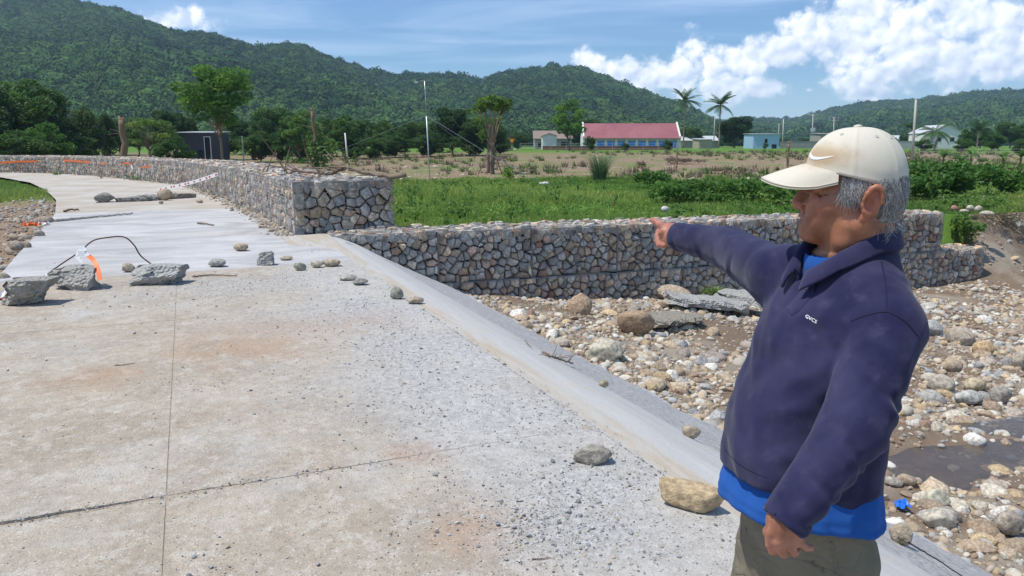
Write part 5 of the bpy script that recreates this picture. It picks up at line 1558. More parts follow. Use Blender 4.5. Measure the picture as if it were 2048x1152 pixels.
tag(obj('field_grass', mesh('field_grass', V, np.arange(3 * n * nbld).reshape(-1, 3), False, np.repeat(cg, 3, 0)), m_leaf), 'short green grass covering the near field', 'grass', None, 'stuff')

# taller leafy weeds standing in the near grass
n = 900
s7 = 15.2 + rg.random(n) ** 1.4 * 26; t7 = 4.2 + rg.random(n) * 30; x7, y7 = E_[0] * s7 + N_[0] * t7, E_[1] * s7 + N_[1] * t7
ok7 = (y7 < 42) & (rg.random(n) < sm(-.25, .4, vn2(x7, y7, .3, 88, 3))); x7, y7 = x7[ok7], y7[ok7]; n = len(x7)
wk = []
for i in range(5):
    r7 = np.random.default_rng(900 + i); c7 = np.concatenate([[(a * .4 * z, b * .4 * z, z * .9 + .05) for a, b, z in zip(r7.normal(size=60), r7.normal(size=60), r7.random(60))]])
    wk.append((leaf_quads(c7, .11 * r7.uniform(.6, 1.4, 60), r7, .4, 1.7), np.arange(240).reshape(-1, 4), False))
m_weed, t = new_mat('weed_leaves'); finish(t, tint_of(t), .6, trans=.4)
sc7 = rg.uniform(.18, .5, n); y_ = np.clip(.4 + rg.normal(0, .3, (n, 1)), 0, 1)
scatter('grass_weeds', np.stack([x7, y7, field_z(x7, y7)], -1), np.stack([sc7, sc7, sc7 * rg.uniform(.7, 1.3, n)], -1), np.stack([0 * x7, 0 * x7, rg.uniform(0, 6.28, n)], -1), wk, m_weed,
        (1 - y_) * np.array([[.06, .16, .03]]) + y_ * np.array([[.22, .33, .06]]), label='leafy weeds standing among the grass of the near field', cat='weeds')

# stones and clods dotting the brown field
n = 2600
yy = 40 + rg.random(n) ** 1.6 * 55; uu = rg.uniform(680, 2048, n); xx = (uu - 1024) / FPX * yy * 1.01
zz = field_z(xx, yy); rr5 = np.clip(rg.lognormal(math.log(.07), .5, n), .03, .3)
ct = np.array([(.50, .44, .34), (.40, .33, .25), (.28, .21, .15), (.22, .17, .12)])[rg.integers(0, 4, n)]
line = np.abs((yy - 44 - 4 * vn2(xx, yy, .05, 3))) < 2.2
rr5 = np.where(line, rr5 * 1.3, rr5)
scatter('field_clods', np.stack([xx, yy, zz + rr5 * .1], -1), np.stack([rr5, rr5, rr5 * .7], -1), np.stack([0 * xx, 0 * xx, rg.uniform(0, 6.28, n)], -1), small, m_peb, ct, label='pale stones and clods dotting the brown field', cat='clods')
# dry and green weeds in tufts over the brown field
n = 1900
yy = 42 + rg.random(n) * 75; uu = rg.uniform(650, 2100, n); xx = (uu - 1024) / FPX * yy * 1.01; zz = field_z(xx, yy)
okk = rg.random(n) < sm(-.3, .4, vn2(xx, yy, .07, 13, 3) - .25 + .45 * sm(1100, 1500, uu)); xx, yy, zz = xx[okk], yy[okk], zz[okk]; n = len(xx)
tuft = []
for i in range(3):
    V = []; r3 = np.random.default_rng(i)
    for k in range(22):
        a = r3.uniform(0, 6.28); d = np.array([math.cos(a), math.sin(a), 0]); sd = np.array([-d[1], d[0], 0]) * .05; b0 = d * r3.uniform(0, .4)
        V += [b0 - sd, b0 + sd, b0 + d * r3.uniform(.1, .5) + np.array([0, 0, r3.uniform(.4, 1)])]
    tuft.append((np.array(V), np.arange(66).reshape(-1, 3), False))
m_tuft, t = new_mat('weed_tuft'); finish(t, tint_of(t), .7, trans=.25)
gg = rg.random((n, 1)) < .55; sc5 = rg.uniform(.25, .7, n)
scatter('field_weeds', np.stack([xx, yy, zz - .02], -1), np.stack([sc5 * 1.4, sc5 * 1.4, sc5], -1), np.stack([0 * xx, 0 * xx, rg.uniform(0, 6.28, n)], -1), tuft, m_tuft,
        np.where(gg, np.array([[.08, .15, .03]]), np.array([[.20, .155, .11]])) * rg.uniform(.7, 1.3, (n, 1)), label='scattered dry and green weeds on the brown field', cat='weeds')

# ------------------------------------------------------------------ buildings of the village
m_white = simple('white_plaster', (0.72, 0.70, 0.66), 0.85, 0.15, 1.2, 0.2, 0.02)
m_stain = simple('stained_plaster', (0.30, 0.28, 0.25), 0.9, 0.5, 2.5, 0.3, 0.02)
m_redroof, t = new_mat('red_metal_roof')
p = opos(t)
c = t.mix(t.noise(p, .35, 4, .6, .5), (0.24, 0.055, 0.065, 1), (0.36, 0.16, 0.16, 1))
finish(t, c, 0.42, t.m('SINE', t.m('MULTIPLY', t.xyz(p)[0], 18)), 0.25, 0.03, 0.5)
m_shutter = simple('blue_shutter', (0.035, 0.26, 0.80), 0.5, 0.15, 2, 0.1, 0.01, 0.4)
m_bluewall = simple('light_blue_metal', (0.36, 0.52, 0.66), 0.55, 0.12, 1.0, 0.2, 0.02, 0.4)
m_dark = simple('dark_opening', (0.02, 0.02, 0.022), 0.7)
m_brownroof = simple('brown_roof', (0.24, 0.19, 0.15), 0.85, 0.3, 2)
m_metal = simple('pale_sheet_metal', (0.62, 0.62, 0.60), 0.45, 0.2, 2, 0.2, 0.02, 0.5, 0.2)
m_greywall = simple('grey_concrete_wall', (0.34, 0.32, 0.29), 0.9, 0.25, 1.5)
m_darkmetal = simple('charcoal_sheet_metal', (0.05, 0.05, 0.06), 0.5, 0.2, 2, 0.2, 0.02, 0.4)
m_brickfence = simple('brick_fence', (0.30, 0.13, 0.09), 0.9, 0.3, 3)
m_postc = simple('concrete_post', (0.45, 0.43, 0.38), 0.85, 0.25, 3)
m_galv = simple('galvanised_pipe', (0.55, 0.57, 0.58), 0.35, 0.15, 5, 0.05, 0.01, 0.5, 0.5)
m_tan = simple('tan_shed_wall', (0.38, 0.33, 0.24), 0.9, 0.3, 2)


def span(u0, u1, y):
    """left and right ends, metres, of a front at distance y"""
    return D(u0, 292, y)[0], D(u1, 292, y)[0]


def zat(u, v, y): return D(u, v, y)[2]


def gable_roof(mb, x0, x1, y0, y1, ze, zr, ov=0.3, th=0.08):
    ym = (y0 + y1) / 2
    for ya, sgn in ((y0 - ov, 1), (y1 + ov, -1)):
        zo = ze - (zr - ze) * ov / (ym - y0)
        V = [(x0 - ov, ya, zo), (x1 + ov, ya, zo), (x1 + ov, ym, zr), (x0 - ov, ym, zr)]
        V = V + [(a, b, c + th) for a, b, c in V]
        Fq = [(0, 1, 2, 3)[::-1], (4, 5, 6, 7), (0, 1, 5, 4), (1, 2, 6, 5), (2, 3, 7, 6), (3, 0, 4, 7)]
        mb.add(V, Fq if sgn > 0 else [f[::-1] for f in Fq])


# long red-roofed building
y0 = 150.0
xa, xb = span(1168, 1357, y0); gz = float(field_z((xa + xb) / 2, y0)) - .1
ze, zr = zat(1260, 275, y0), zat(1260, 247.5, y0 + 4.5)
L_ = xb - xa; root = tag(empty('red_roofed_building', (xa, y0, gz), -0.04), 'long cream building with faded red metal roof and blue shutters', 'building')
H_ = ze - gz; RH = zr - gz
mb = MB(); mb.box((0, .25, 0), (L_, 9, H_)); mb.build('wall', m_white, root)
for x in (-0.25, L_ - 0.05):
    g = MB(); V = [(x, -.1, 0), (x, 9.1, 0), (x, 9.1, H_ + .25), (x, 4.5, RH + .35), (x, -.1, H_ + .25)]; V += [(a + .3, b, c) for a, b, c in V]
    g.add(V, [(4, 3, 2, 1, 0), (5, 6, 7, 8, 9)] + [(i, (i + 1) % 5, 5 + (i + 1) % 5, 5 + i) for i in range(5)]); g.build('gable_parapet', m_white, root)
rf = MB(); gable_roof(rf, .1, L_ - .1, 0, 9, H_, RH, .35); roof = rf.build('roof', m_redroof, root)
nbay = 9
lin = MB(); lin.box((0.1, .10, H_ * .66), (L_ - .1, .25, H_ * .73)); lin.build('stained_ledge', m_stain, root)
for i in range(nbay + 1):
    x = i * (L_ - .5) / nbay + .25
    MB().box((x - .16, -.02, 0), (x + .16, .25, H_ * .98)).build('pilaster', m_white, root)
for i in range(nbay):
    x0 = i * (L_ - .5) / nbay + .25 + .38; x1 = (i + 1) * (L_ - .5) / nbay + .25 - .38
    sh = MB().box((x0, .12, H_ * .12), (x1, .246, H_ * .62)).build('shutter', m_shutter, root)
    s2 = MB()
    for k in range(1, 5): s2.box((x0 + (x1 - x0) * k / 5 - .015, .095, H_ * .12), (x0 + (x1 - x0) * k / 5 + .015, .119, H_ * .62))
    s2.build('rib', m_shutter, sh)


def house(name, u0, u1, y, vbase, veave, vridge, depth, label, wallm, roofm, gable_front=False, wins=(), doors=(), rz=0.0, flat=False):
    x0, x1 = span(u0, u1, y); g = float(field_z((x0 + x1) / 2, y)) - .1
    H = zat(u0, veave, y) - g; RH = zat(u0, vridge, y) - g; L = x1 - x0
    root = tag(empty(name, (x0, y, g), rz), label, 'building')
    if gable_front:
        mb = MB(); V = [(0, 0, 0), (L, 0, 0), (L, 0, H), (L / 2, 0, RH), (0, 0, H)]; V += [(a, depth, c) for a, b, c in V]
        mb.add(V, [(0, 1, 2, 3, 4), (9, 8, 7, 6, 5)] + [(i, 5 + i, 5 + (i + 1) % 5, (i + 1) % 5) for i in range(5)]); mb.build('wall', wallm, root)
        r = MB()
        for sgn in (0, 1):
            xo = -.15 if sgn == 0 else L + .15; zo = H - (RH - H) * .15 / (L / 2)
            V = [(xo, -.2, zo + .02), (L / 2, -.2, RH + .02), (L / 2, depth + .2, RH + .02), (xo, depth + .2, zo + .02)]; V += [(a, b, c + .07) for a, b, c in V]
            Fq = [(0, 1, 2, 3)[::-1], (4, 5, 6, 7), (0, 1, 5, 4), (1, 2, 6, 5), (2, 3, 7, 6), (3, 0, 4, 7)]; r.add(V, Fq if sgn == 0 else [f[::-1] for f in Fq])
        r.build('roof', roofm, root)
    elif flat:
        MB().box((0, 0, 0), (L, depth, H)).build('wall', wallm, root)
        V = [(-.2, -.25, H + .01), (L + .2, -.25, H + .01), (L + .2, depth + .2, RH + .01), (-.2, depth + .2, RH + .01)]; V += [(a, b, c + .07) for a, b, c in V]
        MB().add(V, [(3, 2, 1, 0), (4, 5, 6, 7), (0, 1, 5, 4), (1, 2, 6, 5), (2, 3, 7, 6), (3, 0, 4, 7)]).build('roof', roofm, root)
    else:
        MB().box((0, 0, 0), (L, depth, H)).build('wall', wallm, root)
        r = MB(); gable_roof(r, 0, L, 0, depth, H, RH, .25); r.build('roof', roofm, root)
    for (a, b, c, d) in wins:
        w = MB().box((L * a, -.03, H * c), (L * b, .02, H * d)).build('window', m_white, root); MB().box((L * a + .06, -.04, H * c + .06), (L * b - .06, -.032, H * d - .06)).build('pane', m_dark, w)
    for (a, b, d) in doors: MB().box((L * a, -.03, 0), (L * b, .02, H * d)).build('door', m_dark, root)
    return root


house('brown_roofed_shed', 1069, 1143, 136, 297, 277, 261.5, 7, 'weathered grey shed with brown roof left of the red-roofed building', m_greywall, m_brownroof, wins=((.08, .2, .2, .7),), doors=((.72, .9, .7),))
house('white_hut', 1085, 1113, 128, 298, 272, 267, 5, 'small bright white hut with pitched roof in front of the brown-roofed shed', m_white, m_brownroof, True)
house('blue_house', 1506, 1558, 145, 298, 268.5, 267, 6, 'light blue sheet-metal house left of the cap', m_bluewall, m_metal, flat=True, wins=((.42, .56, .4, .72),), doors=((.72, .9, .32),))
house('low_shed', 1398, 1424, 140, 297, 279, 277, 5, 'small tan block shed under the coconut palm', m_tan, m_metal, flat=True)
house('tin_roofed_house', 1362, 1436, 172, 296, 281, 272, 7, 'low house with bright tin roof between the palms', m_greywall, m_metal)
house('unfinished_house', 1640, 1700, 168, 296, 268, 266, 6, 'dark unfinished concrete house just left above the cap', m_greywall, m_greywall, flat=True, wins=((.1, .3, .4, .8), (.5, .7, .4, .8)))
house('white_gabled_house', 1858, 1924, 150, 296, 266, 250, 8, 'white house with broad pitched roof at the right behind the palm', m_white, m_metal, True, wins=((.2, .35, .45, .75), (.6, .75, .45, .75)))
house('white_low_house', 1748, 1856, 175, 296, 278, 271, 7, 'long low white house with tin roof right above the cap', m_white, m_metal, wins=((.2, .28, .4, .75), (.5, .58, .4, .75), (.75, .83, .4, .75)))
house('dark_shed', 360, 424, 66, 300, 266, 263, 4, 'charcoal sheet-metal shed behind the tall lone tree', m_darkmetal, m_metal, flat=True, doors=((.55, .72, .5),), wins=((.76, .97, .05, .9),))
# garden walls and fences
def lowwall(u0, u1, y, h, label, mat, name='garden_wall', post=None):
    x0, x1 = span(u0, u1, y); g = float(field_z((x0 + x1) / 2, y)); root = tag(empty(name, (x0, y, g - .1)), label, 'wall' if post is None else 'fence')
    if post is None:
        MB().box((0, 0, 0), (x1 - x0, .15, h + .1)).build('wall_panel', mat, root); MB().box((-.03, -.03, h + .102), (x1 - x0 + .03, .18, h + .17)).build('coping', mat, root)
    else:
        nP = int((x1 - x0) / post) + 1
        for i in range(nP): MB().tube([(i * post, 0, -.2), (i * post + .02, 0, h + .1)], .035, 5).build('post', m_postc, root)
        w = MB()
        for z in (.35, .7, 1.0): w.tube([(0, 0, h * z), ((x1 - x0) * .5, 0, h * z - .03), (x1 - x0, 0, h * z)], .012, 4)
        w.build('wire', mat, root)


lowwall(1560, 1660, 150, 1.3, 'grey garden wall right of the blue house', m_greywall)
lowwall(1735, 1875, 140, 1.3, 'pale garden wall behind the cap and the leaning pole', m_postc)
lowwall(1085, 1345, 126, .55, 'low red brick kerb wall in front of the red-roofed building', m_brickfence)
lowwall(1040, 1360, 124, 1.2, 'wire fence with thin posts before the red-roofed building', m_galv, 'wire_fence', 2.5)
lowwall(1840, 2060, 90, 1.0, 'wire fence with pale posts in the right field', m_galv, 'wire_fence', 3.0)


# poles
def pole(u0, v0, u1, v1, y, r, label, name='utility_pole', cross=(), mat=None, box=False):
    """pole from foot pixel to top pixel at distance y"""
    A, B = D(u0, v0, y), D(u1, v1, y); A[2] = min(A[2], field_z(A[0], A[1])) - .3
    root = tag(empty(name, A), label, 'pole'); MB().tube([(0, 0, 0), *(((B - A) * k) for k in (.5, 1))], [r, r * .9, r * .75], 8).build('shaft', mat or m_postc, root, True)
    for k, w in cross:
        c = (B - A) * k; arm = MB().box((c[0] - w, c[1] - .06, c[2] - .06), (c[0] + w, c[1] + .06, c[2] + .06)).build('crossarm', m_postc, root)
        for q in (-.9, -.3, .3, .9): MB().tube([(c[0] + w * q, c[1], c[2] + .06), (c[0] + w * q, c[1], c[2] + .32)], .05, 6).build('insulator', m_white, arm)
    if box:
        c = (B - A) * .55; MB().box((c[0] - .5, c[1] - .5, c[2] - .4), (c[0] + .5, c[1] - .15, c[2] + .5)).build('transformer', m_metal, root)
    return root


pole(1826, 306, 1832, 199, 75, .13, 'tall leaning concrete pole right of the cap')
pole(1565, 298, 1567, 238, 175, .16, 'concrete utility pole just right of the blue house')
pole(1557, 298, 1558, 247, 180, .10, 'thin pole touching the right side of the blue house')
pole(1624, 296, 1626, 228, 190, .16, 'utility pole with a transformer behind the unfinished house', cross=((.95, .9),), box=True)
pole(1667, 296, 1668, 234, 200, .16, 'utility pole with two crossarms left above the cap', cross=((.97, 1.3), (.88, 1.3)))
pole(1427, 298, 1430, 230, 165, .12, 'grey post beside the right coconut palm')
pole(695, 306, 690, 266, 75, .09, 'slim white post among the dark bushes left of the mast', mat=m_white)
pole(487, 306, 484, 272, 52, .05, 'thin grey stake right of the tall lone tree')

# weather mast with a camera arm and guy wires
b = G(860, 362, -.3); tp = D(849, 162, b[1])
root = tag(empty('camera_mast', b), 'slender steel mast with a camera arm held by guy wires in the field', 'mast')
tv_ = tp - b
MB().tube([(0, 0, -.2), tv_ * .65], .032, 8).build('lower_pipe', m_galv, root, True)
MB().tube([tv_ * .65, tv_], .022, 8).build('upper_pipe', m_galv, root, True)
arm = MB().tube([tv_, tv_ + np.array([-.28, 0, .03]), tv_ + np.array([-.42, 0, .0])], .02, 6).build('arm', m_galv, root, True)
MB().box(tuple(tv_ + np.array([-.52, -.08, -.10])), tuple(tv_ + np.array([-.36, .08, .0]))).build('camera_box', m_white, arm)
MB().box(tuple(tv_ + np.array([-.45, -.12, .03])), tuple(tv_ + np.array([-.20, .12, .05]))).build('solar_panel', m_darkmetal, arm)
k = tv_ * .66
for gu, gv in ((1089, 370), (606, 326), (985, 330)):
    g = G(gu, gv, -.3) - b; MB().tube([k, (k + g) / 2 - np.array([0, 0, .08]), g], .006, 4).build('guy_wire', m_galv, root)

# yellow warning sign
b = base_at(1024, 120)
root = tag(empty('road_sign', b), 'small yellow triangular warning sign on a post beyond the field', 'sign')
zt = zat(1024, 281, 120) - b[2]
MB().tube([(0, 0, 0), (0, 0, zt)], .04, 6).build('post', m_galv, root)
m_yel = simple('sign_yellow', (0.75, 0.42, 0.02), 0.5, .05); m_red = simple('sign_red', (0.55, 0.03, 0.03), 0.5, .05)
V = [(-.55, -.06, zt + .3), (.55, -.06, zt + .3), (0, -.06, zt - .6)]; V += [(a, -.03, c) for a, _, c in V]
MB().add(V, [(0, 1, 2)[::-1], (3, 4, 5), (0, 1, 4, 3), (1, 2, 5, 4), (2, 0, 3, 5)]).build('plate', m_red, root)
V = [(-.38, -.075, zt + .2), (.38, -.075, zt + .2), (0, -.075, zt - .42)]; V += [(a, -.062, c) for a, _, c in V]
MB().add(V, [(0, 1, 2)[::-1], (3, 4, 5), (0, 1, 4, 3), (1, 2, 5, 4), (2, 0, 3, 5)]).build('panel', m_yel, root)
# pale far road
V = [D(1000, 300, 118), D(1035, 298, 125), D(1020, 295, 150), D(1003, 295, 150)]
MBr = MB(); V = [(v[0], v[1], float(field_z(v[0], v[1])) + .06) for v in V]
o = MBr.add(V, [(0, 1, 2, 3)]).build('far_road', m_postc); tag(o, kind='structure')
# the earth slip on the left hill
a0, e0 = sky_dir(120, 106)
rr_ = np.linspace(560, 780, 60); zz_ = hill_z('near', np.full(60, a0), rr_); el_ = np.arctan2(zz_ - CAM_Z, rr_); k = int(np.argmin(np.abs(el_ - e0)))
aa, r2_ = np.meshgrid(a0 + np.linspace(-.010, .012, 7), rr_[k] + np.linspace(-26, 26, 7), indexing='ij'); aa = aa - (r2_ - rr_[k]) * .00012
zz_ = hill_z('near', aa, r2_) + 2.5 * np.cos(np.linspace(-1.5, 1.5, 7))[None, :]
V = np.stack([r2_ * np.sin(aa), r2_ * np.cos(aa), zz_], -1).reshape(-1, 3); idx = np.arange(49).reshape(7, 7)
tag(obj('earth_slip', mesh('earth_slip', V, np.ascontiguousarray(np.stack([idx[:-1, :-1], idx[:-1, 1:], idx[1:, 1:], idx[1:, :-1]], -1).reshape(-1, 4)), True), m_slip), kind='structure')

# ------------------------------------------------------------------ small things on the road and the walls
m_rust = simple('rusty_steel', (0.13, 0.085, 0.06), 0.75, 0.3, 30, 0.3, 0.002, 0.4, 0.4)
m_tapew = simple('white_plastic_tape', (0.78, 0.77, 0.75), 0.45, 0.1, 8, 0.1, 0.005)
m_tapeo = simple('orange_plastic_tape', (0.72, 0.16, 0.03), 0.45, 0.2, 8, 0.1, 0.005)
m_taper = simple('red_plastic_tape', (0.50, 0.03, 0.04), 0.45, 0.1, 8)
m_stick = simple('dry_wood', (0.20, 0.15, 0.11), 0.85, 0.3, 14, 0.5, 0.01)
m_black = simple('black_cable', (0.02, 0.02, 0.02), 0.5)
m_blue = simple('blue_plastic', (0.02, 0.15, 0.60), 0.4, 0.2, 20)


def smooth_path(pts, n=40):
    """Catmull-Rom through the points"""
    P = np.array(pts, float); P = np.concatenate([[2 * P[0] - P[1]], P, [2 * P[-1] - P[-2]]]); out = []
    m = len(P) - 3
    for k in np.linspace(0, m - 1e-6, n):
        i = int(k); f = k - i; a, b, c, d = P[i:i + 4]
        out.append(.5 * (2 * b + (c - a) * f + (2 * a - 5 * b + 4 * c - d) * f * f + (3 * b - a - 3 * c + d) * f ** 3))
    return np.array(out)


def ribbon(mb, pts, w, wdir, th=0.0012, c=(1, 1, 1)):
    pts = np.array(pts); n = len(pts); V = []
    for i in range(n):
        d = pts[min(i + 1, n - 1)] - pts[max(i - 1, 0)]; d /= np.linalg.norm(d) + 1e-9
        wv = np.array(wdir if np.ndim(wdir) == 1 else wdir[i], float); wv = wv - d * (wv @ d); wv /= np.linalg.norm(wv) + 1e-9; nv = np.cross(d, wv)
        for a, b in ((-1, -1), (1, -1), (1, 1), (-1, 1)): V.append(pts[i] + wv * w * .5 * a + nv * th * b)
    Fq = [(4 * i + k, 4 * i + (k + 1) % 4, 4 * i + 4 + (k + 1) % 4, 4 * i + 4 + k) for i in range(n - 1) for k in range(4)] + [(3, 2, 1, 0), tuple(4 * (n - 1) + k for k in range(4))]
    mb.add(V, Fq, c)


# bent reinforcing bar with tape
y1 = G(150, 575)[1] + .15
bar = [D(88, 553, y1), D(120, 530, y1), D(160, 503, y1 + .05), D(185, 482, y1 + .1), D(215, 475, y1 + .12), D(248, 474, y1 + .15), D(268, 490, y1 + .18), D(282, 512, y1 + .2), D(310, 534, y1 + .22), D(316, 545, y1 + .22)]
root = tag(empty('bent_rebar', bar[0]), 'bent rusty steel bar arching between two concrete lumps with tape on it', 'steel bar')
o_ = np.array(bar[0]); MB().tube(smooth_path([p - o_ for p in bar], 50), .0085, 7).build('bar', m_rust, root, True)
tw = MB(); ribbon(tw, smooth_path([D(90, 552, y1 - .05) - o_, D(110, 545, y1 - .08) - o_, D(140, 543, y1 - .1) - o_, D(160, 538, y1 - .12) - o_, D(163, 524, y1 - .05) - o_, D(154, 512, y1) - o_, D(160, 502, y1) - o_, D(178, 512, y1 - .05) - o_], 40), .05, (0, .3, 1)); tw.build('white_tape', m_tapew, root)
tw = MB(); ribbon(tw, smooth_path([D(152, 510, y1 + .02) - o_, D(165, 498, y1 + .03) - o_, D(172, 506, y1 - .02) - o_, D(156, 507, y1 - .03) - o_], 16), .06, (0, .2, 1)); tw.build('tape_knot', m_tapew, root)
to = MB(); ribbon(to, smooth_path([D(177, 511, y1 - .04) - o_, D(188, 522, y1 - .12) - o_, D(196, 540, y1 - .2) - o_, D(200, 560, y1 - .28) - o_], 20), .055, (1, .3, .1)); to.build('orange_tape', m_tapeo, root)

# barrier tape from the wall down to the far boulder
A, B = G(316, 379, .05), D(452, 343, G(450, 395)[1])
root = tag(empty('barrier_tape', A), 'white barrier tape with red marks slanting from the wall to the road', 'tape')
pts = smooth_path([np.zeros(3), (B - A) * .5 - np.array([0, 0, .06]), B - A], 24); mb = MB(); ribbon(mb, pts, .11, (0, 0, 1)); mb.build('tape_strip', m_tapew, root)
dd = (B - A) / np.linalg.norm(B - A)
for k in range(1, 14):
    c = pts[int(k * 1.7)]; mb = MB(); ribbon(mb, [c - dd * .06 + np.array([.0, -.006, 0]), c + dd * .06 + np.array([.0, -.006, 0])], .05, (0, 0, 1)); mb.build('red_mark', m_taper, root)


def wall_front(u, v):
    """point on the road face of the roadside wall seen at (u, v)"""
    best = None; r = ray(u, v)
    W2 = np.array([R(s_, t_)[:2] for s_, t_ in WALLP])
    for a, b in zip(W2[:-1], W2[1:]):
        d = b - a; M = np.array([[r[0], -d[0]], [r[1], -d[1]]])
        if abs(np.linalg.det(M)) < 1e-9: continue
        k, q = np.linalg.solve(M, a)
        if k > 0 and -1e-6 <= q <= 1: 
            nrm = np.array([d[1], -d[0]]) / np.linalg.norm(d); side = -1 if nrm @ a > 0 else 1
            best = np.array([r[0] * k, r[1] * k, CAM_Z + r[2] * k]) - np.array([r[0], r[1], 0]) / np.hypot(r[0], r[1]) * .10; break
    return best if best is not None else D(u, v, 40)


for i, (pts, mt, lab, w) in enumerate((
        ([(-20, 324), (0, 325), (35, 323), (74, 323)], m_tapeo, 'orange tape strung along the leftmost part of the roadside wall', .11),
        ([(128, 321), (160, 323), (195, 326)], m_tapeo, 'orange tape sagging on the wall at the far bend', .11),
        ([(195, 326), (203, 328), (214, 326)], m_tapeo, 'short orange tape end right of the sagging tape', .10),
        ([(241, 329), (254, 326), (263, 329)], m_tapeo, 'small yellow-orange tape scrap on the wall', .08),
        ([(263, 330), (265, 340), (260, 347)], m_tapew, 'white tape end hanging down the wall', .08),
        ([(278, 335), (279, 346), (279, 360)], m_tapew, 'white tape hanging to the road at the wall', .09),
        ([(280, 335), (292, 334), (304, 332)], m_tapeo, 'orange tape between two white tape ends on the wall', .10),
        ([(305, 332), (305, 341), (304, 350)], m_tapew, 'white tape end right of the orange tape on the wall', .08))):
    P = [wall_front(*q) for q in pts]; mb = MB(); ribbon(mb, smooth_path([p - P[0] for p in P], 14), w, (0, 0, 1) if abs(pts[0][0] - pts[-1][0]) > 12 else (1, 0, 0), .002); tag(mb.build('tape_strip', mt, None, loc=P[0]), lab, 'tape', 'tape on the roadside wall')


def stick(name, pts, r, label, cat, mat=None, twigs=0, seed=1, group=None):
    rg = np.random.default_rng(seed); o = np.array(pts[0]); P = smooth_path([np.array(p) - o for p in pts], 30); n = len(P)
    root = tag(empty(name, o), label, cat, group)
    Pn = P + rg.normal(0, r * .25, P.shape); MB().tube(Pn, np.linspace(r, r * .55, n), 6).build('stem', mat or m_stick, root, True)
    for k in range(twigs):
        i = int(rg.uniform(.15, .98) * (n - 1)); L = rg.uniform(6, 22) * r; d = P[min(i + 1, n - 1)] - P[max(i - 1, 0)]; d /= np.linalg.norm(d); q = d + rg.normal(0, .55, 3); q[2] = abs(q[2]) * .6; q /= np.linalg.norm(q)
        MB().tube([P[i], P[i] + q * L * .5 + rg.normal(0, r, 3), P[i] + q * L + rg.normal(0, r * 2, 3)], [r * .4, r * .25, r * .08], 4).build('twig', mat or m_stick, root)
    return root


y1 = 16.3
stick('fallen_branch', [D(812, 352, 14.6), D(770, 352, 14.8), D(730, 345, 15.2), D(705, 337, 15.6), D(690, 335, 15.9), D(660, 347, 16.2), D(620, 343, 16.9), D(590, 343, 17.4), D(565, 352, 17.6), D(530, 350, 18.6), D(505, 346, 19.6)], .05,
      'long crooked dead branch lying across the top of the roadside wall', 'branch', twigs=26, seed=4)
stick('wood_stick', [G(110, 441, .03), G(180, 434, .03), G(265, 426, .03)], .035, 'long grey pole lying across the start of the fresh slab', 'stick', m_postc)
stick('wood_stick', [G(395, 446, .02), G(410, 447, .03), G(428, 450, .02)], .022, 'short dark stick on the middle of the fresh slab', 'stick')
stick('wood_stick', [G(128, 422, .03), G(142, 419, .05), G(157, 419, .03)], .03, 'short brown stick left of the far debris row', 'stick', seed=3)
stick('wood_stick', [G(518, 454, .02), G(528, 453, .02), G(536, 455, .02)], .015, 'tiny stick on the slab near the roadside wall', 'stick', seed=5)
stick('wood_stick', [G(385, 553, .015), G(425, 550, .015), G(474, 551, .015)], .012, 'thin stick on the gravel right of the concrete lumps', 'stick', seed=6)
stick('wood_stick', [G(230, 730, .006), G(250, 729, .008), G(270, 726, .006)], .004, 'little twig on the tan near slab', 'stick', seed=7)
stick('wood_stick', [G(1064, 1118, .005), G(1085, 1117, .006), G(1102, 1115, .005)], .003, 'little straw twig on the gravel at the bottom', 'stick', seed=8)
ap = lambda u, v: on_ground(u, v) + np.array([0, 0, .02])
stick('drift_twig', [ap(1085, 708), ap(1100, 716), ap(1118, 722), ap(1146, 731)], .012, 'dark drift twigs lying on the sloping apron', 'branch', twigs=9, seed=9)
stick('drift_twig', [ap(1050, 684), ap(1056, 692), ap(1064, 699)], .005, 'thin bent twig on the apron above the drift twigs', 'branch', seed=10)
stick('loose_cable', [ap(1798, 1078), ap(1830, 1100), ap(1850, 1112), ap(1880, 1130), ap(1912, 1152), ap(1960, 1180)], .005, 'thin black cable lying on the apron at the bottom right', 'cable', m_black)
stick('loose_cable', [ap(1790, 1072), ap(1800, 1085), ap(1826, 1098), ap(1850, 1110)], .003, 'short black wire end branching off the cable', 'cable', m_black)


def scrap(name, u, v, w, mat, label, seed, flat=None, z=.02):
    rg = np.random.default_rng(seed); P = on_ground(u, v, flat); k = zc_of(P) / FPX * w; g = np.linspace(-.5, .5, 7); A, B = np.meshgrid(g, g, indexing='ij')
    V = np.stack([A * k, B * k * 1.3, np.abs(vn2(A, B, 3.1, seed, 3)) * k * .8 + .005], -1).reshape(-1, 3) + rg.normal(0, k * .04, (49, 3)); V[:, 2] = np.abs(V[:, 2]); idx = np.arange(49).reshape(7, 7)
    top = np.stack([idx[:-1, :-1], idx[1:, :-1], idx[1:, 1:], idx[:-1, 1:]], -1).reshape(-1, 4)
    tag(obj(name, mesh(name, V, np.ascontiguousarray(top)), mat, None, P + np.array([0, 0, z])), label, 'litter')


scrap('plastic_scrap', 1803, 1018, 26, m_blue, 'crumpled blue plastic scrap at the edge of the creek', 1)
scrap('tape_scrap', 66, 455, 26, m_tapeo, 'crumpled orange tape scrap at the left road edge', 2, -.02)
scrap('tape_scrap', 88, 452, 16, m_tapew, 'crumpled white tape scrap beside the orange one', 3, -.02)
scrap('tape_scrap', 6, 598, 26, m_tapew, 'white tape scrap under the nearest concrete lump', 4, 0.0)
scrap('tape_scrap', 16, 603, 20, m_tapeo, 'orange tape scrap under the nearest concrete lump', 5, 0.0)
scrap('paper_scrap', 636, 370, 12, m_tapew, 'white paper scrap on the corner of the roadside wall', 6, .98, .03)

